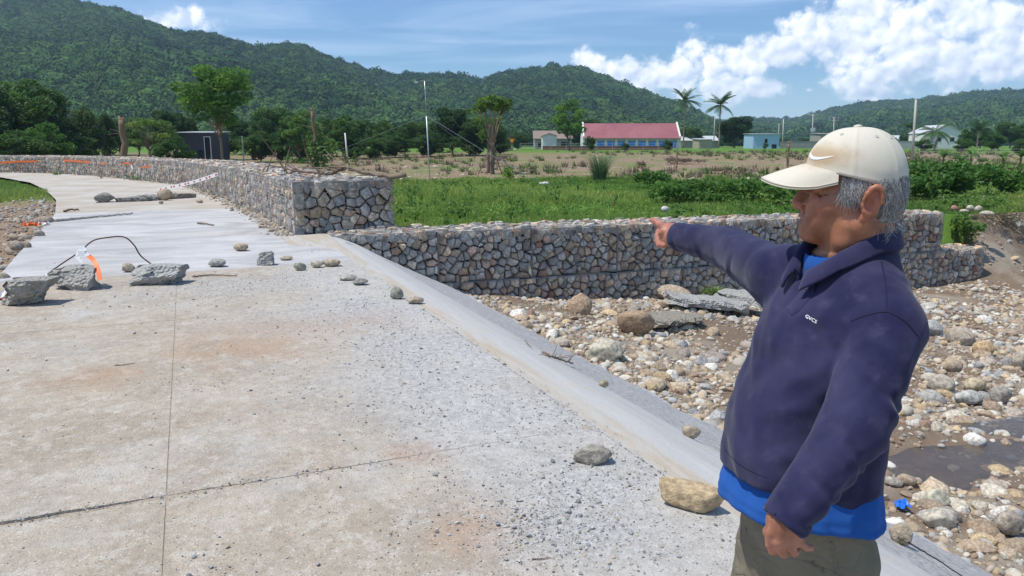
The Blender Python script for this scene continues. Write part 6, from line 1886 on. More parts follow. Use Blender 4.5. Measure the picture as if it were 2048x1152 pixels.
# ------------------------------------------------------------------ the man: surfaces grown from smooth distance fields
class Field:
    """distance field made of smooth unions and cuts; can be meshed or evaluated at points"""
    def __init__(s): s.ops = []
    def add(s, f, lo, hi, k=0.01, cut=False): s.ops.append((f, np.array(lo, float), np.array(hi, float), k, cut)); return s
    @staticmethod
    def comb(d, e, k, cut):
        if cut:
            h = np.clip(.5 - .5 * (d + e) / k, 0, 1); return d * (1 - h) - e * h + k * h * (1 - h)
        h = np.clip(.5 + .5 * (d - e) / k, 0, 1); return d * (1 - h) + e * h - k * h * (1 - h)
    def __call__(s, P):
        d = np.full(P.shape[:-1], .1)
        for f, lo, hi, k, cut in s.ops: d = s.comb(d, f(P), k, cut)
        return d
    def cone(s, a, b, ra, rb, k=0.012, cut=False):
        a, b = np.array(a, float), np.array(b, float); ba = b - a; L2 = ba @ ba + 1e-12
        def f(P):
            h = np.clip(((P - a) @ ba) / L2, 0, 1); return np.linalg.norm(P - a - h[..., None] * ba, axis=-1) - (ra + (rb - ra) * h)
        m = max(ra, rb) + .02 + k; return s.add(f, np.minimum(a, b) - m, np.maximum(a, b) + m, k, cut)
    def ell(s, c, r, M=None, k=0.012, cut=False):
        """ellipsoid; rows of M are its axes"""
        c, r = np.array(c, float), np.array(r, float); M = np.eye(3) if M is None else np.array(M)
        def f(P):
            q = (P - c) @ M.T; k0 = np.linalg.norm(q / r, axis=-1); k1 = np.linalg.norm(q / (r * r), axis=-1) + 1e-9; return k0 * (k0 - 1) / k1
        m = r.max() + .02 + k; return s.add(f, c - m, c + m, k, cut)
    def mesh(s, X, Y, Z):
        D_ = np.full((len(X), len(Y), len(Z)), .1, np.float32)
        for f, lo, hi, k, cut in s.ops:
            i0, i1 = np.searchsorted(X, (lo[0], hi[0])); j0, j1 = np.searchsorted(Y, (lo[1], hi[1])); k0, k1 = np.searchsorted(Z, (lo[2], hi[2]))
            if i1 <= i0 or j1 <= j0 or k1 <= k0: continue
            P = np.stack(np.meshgrid(X[i0:i1], Y[j0:j1], Z[k0:k1], indexing='ij'), -1)
            D_[i0:i1, j0:j1, k0:k1] = s.comb(D_[i0:i1, j0:j1, k0:k1], f(P), k, cut)
        return nets(D_, X, Y, Z)


def nets(D_, X, Y, Z):
    """surface nets on a rectilinear grid"""
    ins = D_ < 0
    c8 = [(i, j, k) for i in (0, 1) for j in (0, 1) for k in (0, 1)]
    n = tuple(a - 1 for a in D_.shape)
    sl = lambda i, j, k: (slice(i, i + n[0]), slice(j, j + n[1]), slice(k, k + n[2]))
    cnt = np.zeros(n, np.int8)
    for c in c8: cnt += ins[sl(*c)]
    I, J, K = np.nonzero((cnt > 0) & (cnt < 8))
    vid = np.full(n, -1, np.int32); vid[I, J, K] = np.arange(len(I))
    val = {c: D_[I + c[0], J + c[1], K + c[2]] for c in c8}
    acc = np.zeros((len(I), 3)); num = np.zeros(len(I))
    for a in c8:
        for ax in range(3):
            if a[ax]: continue
            b = list(a); b[ax] = 1; b = tuple(b)
            va, vb = val[a], val[b]; m = (va < 0) != (vb < 0)
            t_ = np.where(m, va / np.where(m, va - vb, 1), 0)
            for q in range(3): acc[:, q] += np.where(m, a[q] + (t_ if q == ax else 0), 0)
            num += m
    acc /= num[:, None]
    V = np.stack([X[I] + acc[:, 0] * (X[I + 1] - X[I]), Y[J] + acc[:, 1] * (Y[J + 1] - Y[J]), Z[K] + acc[:, 2] * (Z[K + 1] - Z[K])], -1)
    Q = []
    for ax in range(3):
        o1, o2 = [(1, 2), (2, 0), (0, 1)][ax]
        s0 = [slice(None)] * 3; s1 = [slice(None)] * 3; s0[ax] = slice(0, -1); s1[ax] = slice(1, None)
        E = ins[tuple(s0)] != ins[tuple(s1)]
        A = np.stack(np.nonzero(E), -1)
        ok = (A[:, o1] > 0) & (A[:, o2] > 0) & (A[:, o1] < n[o1]) & (A[:, o2] < n[o2]) & (A[:, ax] < n[ax]); A = A[ok]
        d1 = np.zeros(3, int); d1[o1] = 1; d2 = np.zeros(3, int); d2[o2] = 1
        q = np.stack([vid[tuple((A - d).T)] for d in (d1 + d2, d2, 0 * d1, d1)], -1)
        flip = ~ins[tuple(A.T)]
        q[flip] = q[flip][:, ::-1]
        Q.append(q)
    Q = np.concatenate(Q)
    return V, np.ascontiguousarray(Q[(Q >= 0).all(1)])


def relax(V, Q, it=2, w=0.5):
    """a little Laplacian smoothing"""
    for _ in range(it):
        acc = np.zeros_like(V); num = np.zeros(len(V))
        for a, b in ((0, 1), (1, 2), (2, 3), (3, 0)):
            np.add.at(acc, Q[:, a], V[Q[:, b]]); np.add.at(num, Q[:, a], 1); np.add.at(acc, Q[:, b], V[Q[:, a]]); np.add.at(num, Q[:, b], 1)
        V = V * (1 - w) + w * acc / np.maximum(num, 1)[:, None]
    return V


def trace(F, u, v, y0=0.9, y1=2.6, n=160):
    """first hit of the rays through photograph pixels with a field"""
    u, v = np.atleast_1d(u).astype(float), np.atleast_1d(v).astype(float)
    r = np.stack([(u - 1024) / FPX, CP + (576 - v) / FPX * SP, -SP + (576 - v) / FPX * CP], -1)
    t_ = y0 / r[:, 1]
    for _ in range(n):
        P = r * t_[:, None] + np.array([0, 0, CAM_Z]); t_ = t_ + np.clip(F(P), -.01, .03) * .8
    return r * t_[:, None] + np.array([0, 0, CAM_Z])


def grad(F, P, e=.002):
    g = np.stack([F(P + e * np.eye(3)[i]) - F(P - e * np.eye(3)[i]) for i in range(3)], -1); return g / (np.linalg.norm(g, axis=-1, keepdims=True) + 1e-9)


def axis_grid(lo, hi, coarse, fine):
    """grid line positions: step `coarse`, refined to the given step inside listed ranges"""
    x = lo; out = []
    while x < hi:
        out.append(x); st = coarse
        for a, b, f in fine:
            if a <= x <= b: st = min(st, f)
            elif x < a < x + st: st = max(a - x, f)
        x += st
    return np.array(out)


BODY_AX = np.array([0.665, 1.50]); yawT = math.radians(193)
gT = np.array([math.cos(yawT), math.sin(yawT), 0]); lT = np.array([-gT[1], gT[0], 0])            # chest direction, his left
Hc = D(1700, 395, 1.50); yawH = math.radians(158)
hF = np.array([math.cos(yawH), math.sin(yawH), 0]); hL = np.array([-hF[1], hF[0], 0]); hU = np.array([0, 0, 1.0])
HS = .92
def hp(f, l, z): return Hc + hF * f * HS + hL * l + hU * z
def rs(r): return (r[0] * HS, r[1], r[2])
HM = np.stack([hF, hL, hU])
def TP(f, l, z): return np.array([BODY_AX[0], BODY_AX[1], 0]) + gT * f + lT * l + np.array([0, 0, z])


def tower(sections, grow=0.0, wr=None):
    """trunk from cross sections: rows (z, f centre, front depth, back depth, half width)"""
    S = np.array(sections, float)
    def f(P):
        z = P[..., 2]; q = P - np.array([BODY_AX[0], BODY_AX[1], 0]); ff = q[..., 0] * gT[0] + q[..., 1] * gT[1]; ll = q[..., 0] * lT[0] + q[..., 1] * lT[1]
        c, bf, bb, a = (np.interp(z, S[:, 0], S[:, i]) for i in (1, 2, 3, 4)); ff = ff - c
        b = np.where(ff > 0, bf, bb) + grow; a = a + grow
        r = (np.abs(ff / b) ** 2.25 + np.abs(ll / a) ** 2.25) ** (1 / 2.25)
        d = (r - 1) * np.minimum(a, b) * .92
        d = np.maximum(d, np.maximum(S[0, 0] - z, z - S[-1, 0]))
        return d
    lo = np.array([BODY_AX[0] - .3, BODY_AX[1] - .3, S[0, 0] - .02]); hi = np.array([BODY_AX[0] + .3, BODY_AX[1] + .3, S[-1, 0] + .02])
    return f, lo, hi


# joints
shL, shR = TP(.0, .148, 1.322), TP(.03, -.160, 1.358)
elL, wrL = D(1708, 858, 1.262), D(1572, 1036, 1.225)
elR, wrR = D(1455, 495, 1.93), D(1352, 471, 2.10)
neckB = TP(-.030, 0, 1.432)

# ---- body (skin): head, neck, trunk, arms, hands, legs as one surface
B = Field()
trunk = [(.80, .0, .09, .07, .11), (.95, .02, .11, .075, .12), (1.10, .02, .12, .09, .14), (1.22, .01, .11, .09, .14), (1.32, 0, .085, .085, .125), (1.38, -.01, .06, .07, .09), (1.42, -.02, .05, .05, .06)]
B.add(*tower(trunk), k=.03)
for sh in (shL, shR): B.cone(neckB + (0, 0, -.03), sh, .045, .05, .04)
hipL, hipR = TP(.012, .060, .86), TP(.03, -.08, .86); knL, knR = TP(.02, .085, .46), TP(.06, -.11, .46); anL, anR = TP(-.01, .10, .08), TP(.05, -.12, .08)
for h_, k_, a_ in ((hipL, knL, anL), (hipR, knR, anR)):
    B.cone(h_, k_, .070, .050, .03); B.cone(k_, a_, .052, .036, .02); B.cone(a_ + (0, 0, -.04), a_ + gT * .14 + (0, 0, -.05), .034, .028, .02)
B.cone(shL, elL, .05, .042, .03); B.cone(elL, wrL, .042, .029, .02); B.cone(shR, elR, .05, .042, .03); B.cone(elR, wrR, .042, .028, .02)
# neck and head
B.cone(neckB + hF * .0, hp(-.022, 0, -.055), .068, .066, .03)
B.ell(hp(-.006, 0, .022), rs((.097, .075, .100)), HM, .02)
B.ell(hp(.036, 0, -.030), rs((.058, .058, .062)), HM, .02)
for sg in (-1, 1):
    B.cone(hp(-.020, sg * .052, -.048), hp(.066, sg * .014, -.070), .022, .019, .02)
    B.ell(hp(.050, sg * .044, -.014), rs((.030, .024, .026)), HM, .018)
    B.ell(hp(.062, sg * .036, -.045), rs((.026, .024, .028)), HM, .015)
    B.cone(hp(.086, sg * .012, .031), hp(.066, sg * .052, .028), .011, .010, .010)
    B.cone(hp(.010, sg * .045, -.085), neckB + hF * .045 + hL * sg * .022 + hU * -.01, .018, .016, .02)
B.ell(hp(.078, 0, -.069), rs((.022, .024, .019)), HM, .016)
B.ell(hp(.066, 0, -.042), rs((.029, .034, .028)), HM, .014)
B.cone(hp(.088, 0, .024), hp(.102, 0, -.010), .0090, .0130, .010)
B.ell(hp(.1030, 0, -.0150), rs((.0135, .0140, .0115)), HM, .006)
for sg in (-1, 1):
    B.ell(hp(.090, sg * .0155, -.0180), rs((.0125, .0090, .0100)), HM, .006)
    B.ell(hp(.096, sg * .0080, -.0275), rs((.006, .0038, .004)), HM, .003, True)
    B.ell(hp(.090, sg * .032, .007), rs((.016, .019, .0115)), HM, .008, True)
    B.ell(hp(.0705, sg * .032, .0055), rs((.0125, .0125, .0120)), HM, .002)
    B.cone(hp(.0840, sg * .020, .0110), hp(.076, sg * .046, .0090), .0048, .0044, .004)
    B.cone(hp(.0820, sg * .021, -.0015), hp(.075, sg * .045, .0000), .0040, .0036, .004)
    B.cone(hp(.090, sg * .021, -.020), hp(.080, sg * .036, -.046), .0040, .0034, .007, True)
    B.cone(hp(.060, sg * .056, .004), hp(.046, sg * .064, .010), .0020, .0014, .004, True); B.cone(hp(.060, sg * .056, -.002), hp(.045, sg * .064, -.004), .0020, .0014, .004, True)
    B.cone(hp(.078, sg * .036, -.004), hp(.062, sg * .050, -.010), .0022, .0016, .006, True)
    B.cone(hp(.080, sg * .030, -.052), hp(.072, sg * .030, -.070), .0022, .0020, .007, True)
    B.cone(hp(.066, sg * .052, .010), hp(.058, sg * .060, .002), .0018, .0014, .005, True)
B.ell(hp(.0925, 0, -.0385), rs((.0090, .023, .0062)), HM, .005)
B.ell(hp(.0905, 0, -.0525), rs((.0095, .021, .0068)), HM, .005)
B.cone(hp(.0995, -.010, -.0455), hp(.0995, .010, -.0455), .0024, .0024, .003, True)
for sg in (-1, 1): B.cone(hp(.0985, sg * .010, -.0455), hp(.082, sg * .029, -.0490), .0025, .0022, .003, True)
# ears: helix rim, bowl, lobe
for sg in (-1, 1):
    EM = HM @ rotz(0.0)
    ex = np.array([.0, 0, 0])
    a0 = hp(-.034, sg * .071, -.004)
    tiltE = lambda f, l, z: hp(-.036 + f * .97 - z * .22, sg * (.074 + l), -.004 + z * .97 + f * .22)
    B.ell(tiltE(-.003, .006, .002), rs((.016, .008, .030)), HM, .006)
    ang = np.linspace(-.5, 3.9, 11)
    rim = [tiltE(-.004 - .0155 * math.cos(q + .55) * (1.05 if math.cos(q + .55) < .3 else 1), .013 + .004 * math.sin(q), .004 + .0285 * math.sin(q + .55)) for q in ang]
    for p_, q_ in zip(rim[:-1], rim[1:]): B.cone(p_, q_, .0046, .0046, .004)
    B.ell(tiltE(.003, .004, -.029), rs((.0085, .006, .0105)), HM, .005)
    B.ell(tiltE(.002, .016, -.002), rs((.0095, .0085, .0150)), HM, .005, True)
    B.ell(tiltE(-.003, .017, .017), rs((.0075, .006, .0080)), HM, .004, True)
    B.ell(tiltE(.0135, .006, -.006), rs((.0045, .006, .0075)), HM, .004)


# hands
def finger(pts, r0, r1, k=.004):
    pts = [np.array(p) for p in pts]; n = len(pts)
    for i in range(n - 1): B.cone(pts[i], pts[i + 1], r0 + (r1 - r0) * i / (n - 1), r0 + (r1 - r0) * (i + 1) / (n - 1), k)


# pointing hand: index stretched, others folded into the palm, thumb along the side
yq = wrR[1]
B.cone(wrR, D(1336, 463, yq + .03), .028, .022, .015); B.cone(D(1347, 461, yq + .02), D(1331, 457, yq + .05), .020, .017, .012); B.cone(D(1345, 481, yq + .01), D(1329, 478, yq + .035), .018, .016, .012)
finger([D(1333, 456, yq + .05), D(1322, 450, yq + .075), D(1312, 444, yq + .095), D(1304, 440, yq + .112)], .0125, .0082)
finger([D(1332, 464, yq + .05), D(1319, 464, yq + .075), D(1316, 473, yq + .065), D(1326, 478, yq + .045)], .0115, .0092)
finger([D(1331, 471, yq + .045), D(1317, 474, yq + .062), D(1316, 482, yq + .050), D(1326, 486, yq + .030)], .0112, .0090)
finger([D(1331, 479, yq + .035), D(1319, 483, yq + .045), D(1319, 490, yq + .032), D(1329, 491, yq + .015)], .0102, .0080)
finger([D(1343, 462, yq + .005), D(1330, 462, yq + .012), D(1321, 467, yq + .030)], .0125, .0090)
# hanging hand: back towards the camera, fingers curled backwards
yl_ = wrL[1]
B.cone(wrL, D(1568, 1066, yl_ + .005), .028, .024, .015); B.cone(D(1556, 1050, yl_ - .005), D(1554, 1078, yl_ - .01), .019, .017, .014); B.cone(D(1586, 1056, yl_ - .002), D(1590, 1078, yl_ - .005), .018, .015, .014)
finger([D(1541, 1064, yl_ - .014), D(1540, 1089, yl_ - .010), D(1546, 1103, yl_ + .010), D(1553, 1097, yl_ + .030)], .0092, .0074, .0014)
finger([D(1558, 1069, yl_ - .018), D(1560, 1095, yl_ - .014), D(1567, 1108, yl_ + .008), D(1573, 1101, yl_ + .030)], .0094, .0076, .0014)
finger([D(1575, 1070, yl_ - .018), D(1581, 1094, yl_ - .014), D(1589, 1105, yl_ + .006), D(1594, 1099, yl_ + .028)], .0090, .0072, .0014)
finger([D(1590, 1067, yl_ - .014), D(1600, 1085, yl_ - .011), D(1613, 1095, yl_ + .000), D(1622, 1096, yl_ + .012)], .0080, .0062, .0014)
finger([D(1549, 1046, yl_ + .012), D(1538, 1064, yl_ + .024), D(1541, 1082, yl_ + .030)], .0120, .0090)

Xb = axis_grid(.25, 1.05, .008, [(.50, .78, .0026), (.36, .52, .0034)])
Yb = axis_grid(1.05, 2.34, .008, [(1.39, 1.62, .0026), (1.18, 1.30, .0025), (2.06, 2.26, .0030)])
Zb = axis_grid(-.01, 1.66, .009, [(1.41, 1.66, .0026), (.87, .98, .0025), (1.36, 1.48, .0030)])
V, Q = B.mesh(Xb, Yb, Zb)
V = relax(V, Q, 1, .35)
# skin colour: ruddier nose, ears, cheeks; darker lips, brows and eyes
L3 = ((V - Hc) @ HM.T) / np.array([HS, 1, 1])
g_ = lambda c, r: np.exp(-(((L3 - np.array(c)) / np.array(r)) ** 2).sum(1))
L3a = L3.copy(); L3a[:, 1] = np.abs(L3a[:, 1])
ga = lambda c, r: np.exp(-(((L3a - np.array(c)) / np.array(r)) ** 2).sum(1))
skin = np.tile(np.array([.37, .165, .095]), (len(V), 1))
def blend(w, c): global skin; skin = skin * (1 - w[:, None]) + np.array(c) * w[:, None]
blend(np.clip(ga((.100, 0, -.012), (.02, .02, .018)) * .6 + ga((-.036, .085, -.004), (.022, .02, .034)) * .65 + ga((.055, .055, -.02), (.03, .02, .025)) * .4, 0, 1), (.42, .135, .085))
blend(ga((.02, .06, -.06), (.05, .03, .03)) * .45, (.40, .165, .075))
blend(np.clip(ga((.098, 0, -.0385), (.012, .022, .006)) + ga((.098, 0, -.0525), (.012, .020, .006)), 0, 1) * .6, (.24, .085, .065))
blend(ga((.086, .034, .024), (.014, .022, .0055)) * .8, (.07, .058, .052))
blend(ga((.080, .032, .0065), (.012, .018, .0026)) * .85, (.045, .026, .02))
blend(np.clip(ga((.084, .032, .0040), (.006, .010, .0030)) * 1.3, 0, 1), (.06, .045, .04))
blend(ga((.085, .026, -.052), (.03, .03, .02)) * .2, (.20, .11, .08))
hand = (V[:, 1] > 2.0) | (V[:, 2] < .98)
skin[hand] = np.array([.40, .175, .115])
m_skin, t = new_mat('skin')
p = opos(t)
n1 = t.noise(p, 90, 4, .6); n2 = t.noise(p, 420, 3, .6); n3 = t.noise(p, 22, 3, .5)
c = t.mix(1.0, attr(t), t.mix(t.ramp(n3, .3, .7), (.72, .68, .68, 1), (1.2, 1.18, 1.16, 1)), 'MULTIPLY')
c = t.mix(t.ramp(t.noise(p, 130, 2, .5), .70, .78, 0, .5), c, (.14, .06, .04, 1))
c = t.mix(1.0, c, t.mix(n1, (.9, .88, .88, 1), (1.1, 1.1, 1.1, 1)), 'MULTIPLY')
finish(t, c, .47, t.m('ADD', t.m('MULTIPLY', n1, .25), n2), .3, .0014, .45, sss=.12)
man = tag(empty('person', (BODY_AX[0], BODY_AX[1], 0)), 'man in cream cap and navy polo pointing with outstretched arm', 'person')
MO = np.array([BODY_AX[0], BODY_AX[1], 0])
def mpart(name, V, Q, mat, col=None, parent=None, smooth=True): return obj(name, mesh(name, V - MO, Q, smooth, col), mat, parent or man)
body = mpart('body', V, Q, m_skin, skin)

# ---- polo shirt
S_ = Field()
shirt_sec = [(.86, .02, .188, .100, .160), (.94, .025, .190, .100, .162), (1.02, .025, .190, .098, .160), (1.10, .02, .182, .100, .156), (1.18, .015, .165, .104, .152), (1.26, .01, .140, .106, .152),
             (1.33, .0, .112, .106, .150), (1.375, -.010, .090, .094, .125), (1.415, -.022, .074, .082, .092), (1.45, -.030, .062, .070, .07)]
def fold(P, amp, fx, seed): return amp * vnoise(P * np.array(fx), 1.0, seed, 2)
def near(d, P, fold_, w=.022):
    m = np.abs(d) < w
    if m.any(): d = d.copy(); d[m] += fold_(P[m])
    return d
def arm_folds(a, b, amp, seed, creases=()):
    """soft unevenness plus a few separate creases (position along the arm, slant, depth)"""
    a, b = np.array(a), np.array(b); d = (b - a); L = np.linalg.norm(d); d = d / L
    e1 = np.cross(d, (0, 0, 1.0)); e1 /= np.linalg.norm(e1); e2 = np.cross(d, e1)
    def f(P):
        q = P - a; h = q @ d; th = np.arctan2(q @ e2, q @ e1)
        o = amp * vnoise(np.stack([h * 14, np.cos(th) * 1.6, np.sin(th) * 1.6], -1), 1, seed, 3) * 1.2
        for (k, sl, dep, th0, wd) in creases:
            x = h - L * k - sl * np.sin(th - th0) * .5 - .006 * vnoise(P * 30, 1, seed + 3)
            o = o + dep * (np.exp(-(x / wd) ** 2) - .7 * np.exp(-((x - wd * 1.8) / (wd * 1.3)) ** 2)) * np.clip(np.cos(th - th0) + .35, 0, 1)
        return o
    return f
def cone_f(a, b, ra, rb, extra=None, tw=1.0):
    a, b = np.array(a, float), np.array(b, float); ba = b - a; L2 = ba @ ba
    def f(P):
        h = np.clip(((P - a) @ ba) / L2, 0, 1); d = np.linalg.norm(P - a - h[..., None] * ba, axis=-1) - (ra + (rb - ra) * h)
        return near(d, P, extra) if extra else d
    m = max(ra, rb) + .04; return f, np.minimum(a, b) - m, np.maximum(a, b) + m
tf, lo, hi = tower(shirt_sec)
def torso_fold(P):
    q = P - np.array([BODY_AX[0], BODY_AX[1], 1.30]); l = q[..., 0] * lT[0] + q[..., 1] * lT[1]
    w = vnoise(np.stack([l * 26 + q[..., 2] * 9, q[..., 2] * 5, q[..., 0] * 4], -1), 1.0, 12, 2) * .0055
    d2 = vnoise(np.stack([l * 9 - q[..., 2] * 17, q[..., 2] * 5 + l * 7, q[..., 0] * 3], -1), 1.0, 15, 2) * .006 * sm(.30, .05, np.abs(q[..., 2] + .05))
    rdg = (.5 - np.abs(vnoise(np.stack([l * 12 + q[..., 2] * 13, q[..., 2] * 4 - l * 5, q[..., 0] * 5 + 3], -1), 1.0, 18, 2))) * -.008
    arm = vnoise(np.stack([l * 20 - q[..., 2] * 24, l * 8 + q[..., 2] * 8, q[..., 0] * 6], -1), 1.0, 27, 1) * .010 * np.exp(-((l - .13) / .06) ** 2)
    return w + d2 + rdg + arm
S_.add(lambda P: near(tf(P), P, torso_fold), lo, hi, .03)
for sh in (shL, shR): S_.cone(neckB + (0, 0, -.012), sh + (0, 0, .005), .052, .062, .035)
fUL = arm_folds(shL, elL, .0055, 3, ((.55, .05, .005, 2.0, .010), (.78, -.04, .006, 2.4, .009), (.93, .03, .007, 2.0, .010)))
fLL = arm_folds(elL, wrL, .0050, 5, ((.14, .03, .0045, 1.3, .008), (.30, -.05, .004, 2.6, .008), (.44, .06, .004, 1.7, .007), (.66, -.03, .0035, 2.9, .009), (.86, .04, .0045, 1.9, .008)))
fUR = arm_folds(shR, elR, .0035, 7, ((.30, .05, .006, 1.2, .012), (.55, -.05, .006, 1.8, .011), (.8, .04, .005, 1.2, .010)))
fLR = arm_folds(elR, wrR, .003, 9, ((.2, .04, .005, 1.5, .010), (.5, -.03, .004, 1.2, .009), (.8, .03, .004, 1.8, .008)))
S_.add(*cone_f(shL + (0, 0, -.01), elL, .066, .057, fUL), k=.008)
S_.add(*cone_f(elL, wrL, .057, .042, fLL), k=.008)
S_.add(*cone_f(shR, elR, .068, .052, fUR), k=.030)
S_.add(*cone_f(elR, wrR, .052, .038, fLR), k=.02)
cuffL = wrL + (wrL - elL) / np.linalg.norm(wrL - elL) * .012; cuffR = wrR + (wrR - elR) / np.linalg.norm(wrR - elR) * .0
from mathutils.bvhtree import BVHTree
def halfspace(p0, n_, rad):
    p0, n_ = np.array(p0), np.array(n_) / np.linalg.norm(n_)
    f = lambda P: np.maximum(-((P - p0) @ n_), np.linalg.norm(P - p0, axis=-1) - rad)
    return f, p0 - rad, p0 + rad
S_.add(*halfspace(cuffL, wrL - elL, .11), k=.004, cut=True); S_.add(*halfspace(cuffR, wrR - elR, .12), k=.004, cut=True)
S_.cone(cuffL - (wrL - elL) / np.linalg.norm(wrL - elL) * .04, cuffL + (wrL - elL), .036, .036, .003, True); S_.cone(cuffR - (wrR - elR) / np.linalg.norm(wrR - elR) * .035, cuffR + (wrR - elR), .030, .030, .003, True)
# hem: lower at the back than over the belly
def hem(P, z0=.985, dz=-.055, amp=.006, sl=1):
    q = P - np.array([BODY_AX[0], BODY_AX[1], 0]); f_ = q[..., 0] * gT[0] + q[..., 1] * gT[1]; l_ = q[..., 0] * lT[0] + q[..., 1] * lT[1]
    zh = z0 + dz * sm(.16, -.06, f_) + amp * vnoise(np.stack([f_ * 9, l_ * 9, f_ * 0], -1), 1, 3)
    slit = .045 * np.clip(1 - np.abs(f_ + .012) / .018, 0, 1)
    return P[..., 2] - zh - sl * slit * (l_ > 0)
def hem_cut(P): return hem(P) + .35 * (np.linalg.norm(P[..., :2] - wrL[:2], axis=-1) < -1)
hz = lambda P: np.maximum(hem(P), -S_arm(P))
arm_only = Field(); arm_only.cone(shL, elL, .10, .085, .02); arm_only.cone(elL, wrL + (wrL - elL) * .3, .085, .066, .02)
S_arm = lambda P: arm_only(P)
ARM = Field(); ARM.add(*cone_f(elL, wrL, .057, .042, fLL), k=.03); ARM.add(*halfspace(cuffL, wrL - elL, .11), k=.004, cut=True); ARM.cone(cuffL - (wrL - elL) / np.linalg.norm(wrL - elL) * .04, cuffL + (wrL - elL), .036, .036, .003, True)
# cut away the trunk below the hem, keeping the sleeve
S_.add(lambda P: np.maximum(hem(P), tf(P) - .03), np.array([.3, 1.15, .80]), np.array([1.0, 1.85, 1.05]), .003, True)
# re-add the sleeve where the hem cut went through it
S_.ops.append((lambda P: ARM(P), np.minimum(elL, wrL) - .09, np.maximum(elL, wrL) + .09, .006, False))
# neck opening with V at the front
S_.cone(neckB + (0, 0, -.06) + gT * .012, neckB + (0, 0, .25) + gT * .03, .064, .10, .004, True)
S_.cone(TP(.125, .006, 1.338), TP(.02, .0, 1.47), .004, .062, .006, True)
Xs, Ys, Zs = np.arange(.28, 1.0, .0046), np.arange(1.10, 2.24, .0048), np.arange(.82, 1.46, .0046)
V, Q = S_.mesh(Xs, Ys, Zs); V = relax(V, Q, 1, .4)
m_polo, t = new_mat('navy_pique')
p = opos(t)
n1 = t.noise(p, 5.5, 5, .6, .3); n2 = t.noise(p, 26, 4, .6); n3 = t.noise(p, 700, 2, .5)
c = t.mix(t.ramp(n1, .3, .7), (.011, .0125, .046, 1), (.036, .035, .088, 1))
c = t.mix(t.ramp(n2, .5, .85, 0, .45), c, (.080, .072, .135, 1))
wr = t.noise(t.v('MULTIPLY', p, (1.0, 1.0, .6)), 8, 2, .5, .5); wr = t.m('ABSOLUTE', t.m('SUBTRACT', wr, .5))
low_ = t.noise(p, 3.2, 3, .5)
c = t.mix(t.ramp(low_, .5, .72, 0, .45), c, (.085, .078, .125, 1))
finish(t, c, .88, t.m('ADD', t.m('MULTIPLY', t.ramp(wr, 0, .10), .9), t.m('ADD', t.m('MULTIPLY', n2, .8), t.m('MULTIPLY', n3, .35))), .45, .0016, .15, sheen=.12)
polo = mpart('polo_shirt', V, Q, m_polo)
S_BVH = BVHTree.FromPolygons(V.tolist(), Q.tolist())

# ---- blue undershirt: shows at the neck and below the hem
U_ = Field()
us = [(a, b, c_ + (.004 if a < 1.0 else -.02), d_ + (.004 if a < 1 else -.012), e_ + (.004 if a < 1 else -.012)) for a, b, c_, d_, e_ in shirt_sec]
uf, ulo, uhi = tower(us)
U_.add(lambda P: near(uf(P), P, lambda q: .008 * vnoise(q * np.array([22, 22, 5]), 1, 21, 2) - .0022 * (np.abs(hem(q, .916, -.026, .016, 0) - .010) < .007)), ulo, uhi, .02)
U_.add(lambda P: np.maximum(hem(P, .916, -.026, .016, 0), uf(P) - .03), np.array([.3, 1.15, .8]), np.array([1.0, 1.85, 1.0]), .004, True)
U_.cone(neckB + (0, 0, -.080) + gT * .012, neckB + (0, 0, -.022) + gT * .022, .095, .078, .02)
U_.cone(neckB + (0, 0, -.030) + gT * .012, neckB + (0, 0, .25) + gT * .03, .068, .075, .004, True)
V, Q = U_.mesh(np.arange(.36, .96, .005), np.arange(1.22, 1.80, .005), np.arange(.84, 1.44, .005)); V = relax(V, Q, 1, .4)
m_under = simple('blue_jersey', (.020, .098, .36), .9, .25, 30, .4, .003, .1, sheen=.05)
mpart('undershirt', V, Q, m_under)

# ---- trousers and shoes
T_ = Field()
ps = [(.70, .01, .125, .09, .14), (.80, .015, .135, .09, .145), (.90, .02, .14, .085, .148), (.98, .02, .14, .08, .14)]
T_.add(*tower(ps), k=.03)
lf = lambda P: .007 * vnoise(P * np.array([16, 16, 6]), 1, 31, 2) - .010 * (.5 - np.abs(vnoise(P * np.array([10, 10, 12]) + P[..., 2:] * 6, 1, 37, 2)))
for h_, k_, a_, r_ in ((hipL, knL, anL, .092), (hipR, knR, anR, .096)):
    T_.add(*cone_f(h_ + (0, 0, -.06), k_, r_, .086, lf), k=.010); T_.add(*cone_f(k_, a_ + (0, 0, .03), .088, .078, lf), k=.03)
    T_.add(*halfspace(a_ + (0, 0, -.03), (0, 0, -1), .12), k=.003, cut=True)
V, Q = T_.mesh(np.arange(.40, .95, .007), np.arange(1.2, 1.8, .007), np.arange(.02, 1.0, .007)); V = relax(V, Q, 1, .4)
m_trou, t = new_mat('olive_work_cloth')
p = opos(t)
n1 = t.noise(p, 7, 5, .65, .4); n2 = t.noise(p, 300, 2, .5); n3 = t.noise(p, 16, 3, .5)
c = t.mix(n1, (.10, .087, .06, 1), (.29, .255, .19, 1)); c = t.mix(t.ramp(n3, .62, .72, 0, .75), c, (.05, .042, .033, 1))
wr = t.m('ABSOLUTE', t.m('SUBTRACT', t.noise(t.v('MULTIPLY', p, (1, 1, 1.6)), 11, 3, .5, 1.2), .5))
finish(t, c, .9, t.m('ADD', t.m('MULTIPLY', t.ramp(wr, 0, .12), 1.2), t.m('ADD', n1, t.m('MULTIPLY', n2, .4))), .5, .003, .15)
trou = mpart('trousers', V, Q, m_trou)
T_BVH = BVHTree.FromPolygons(V.tolist(), Q.tolist())
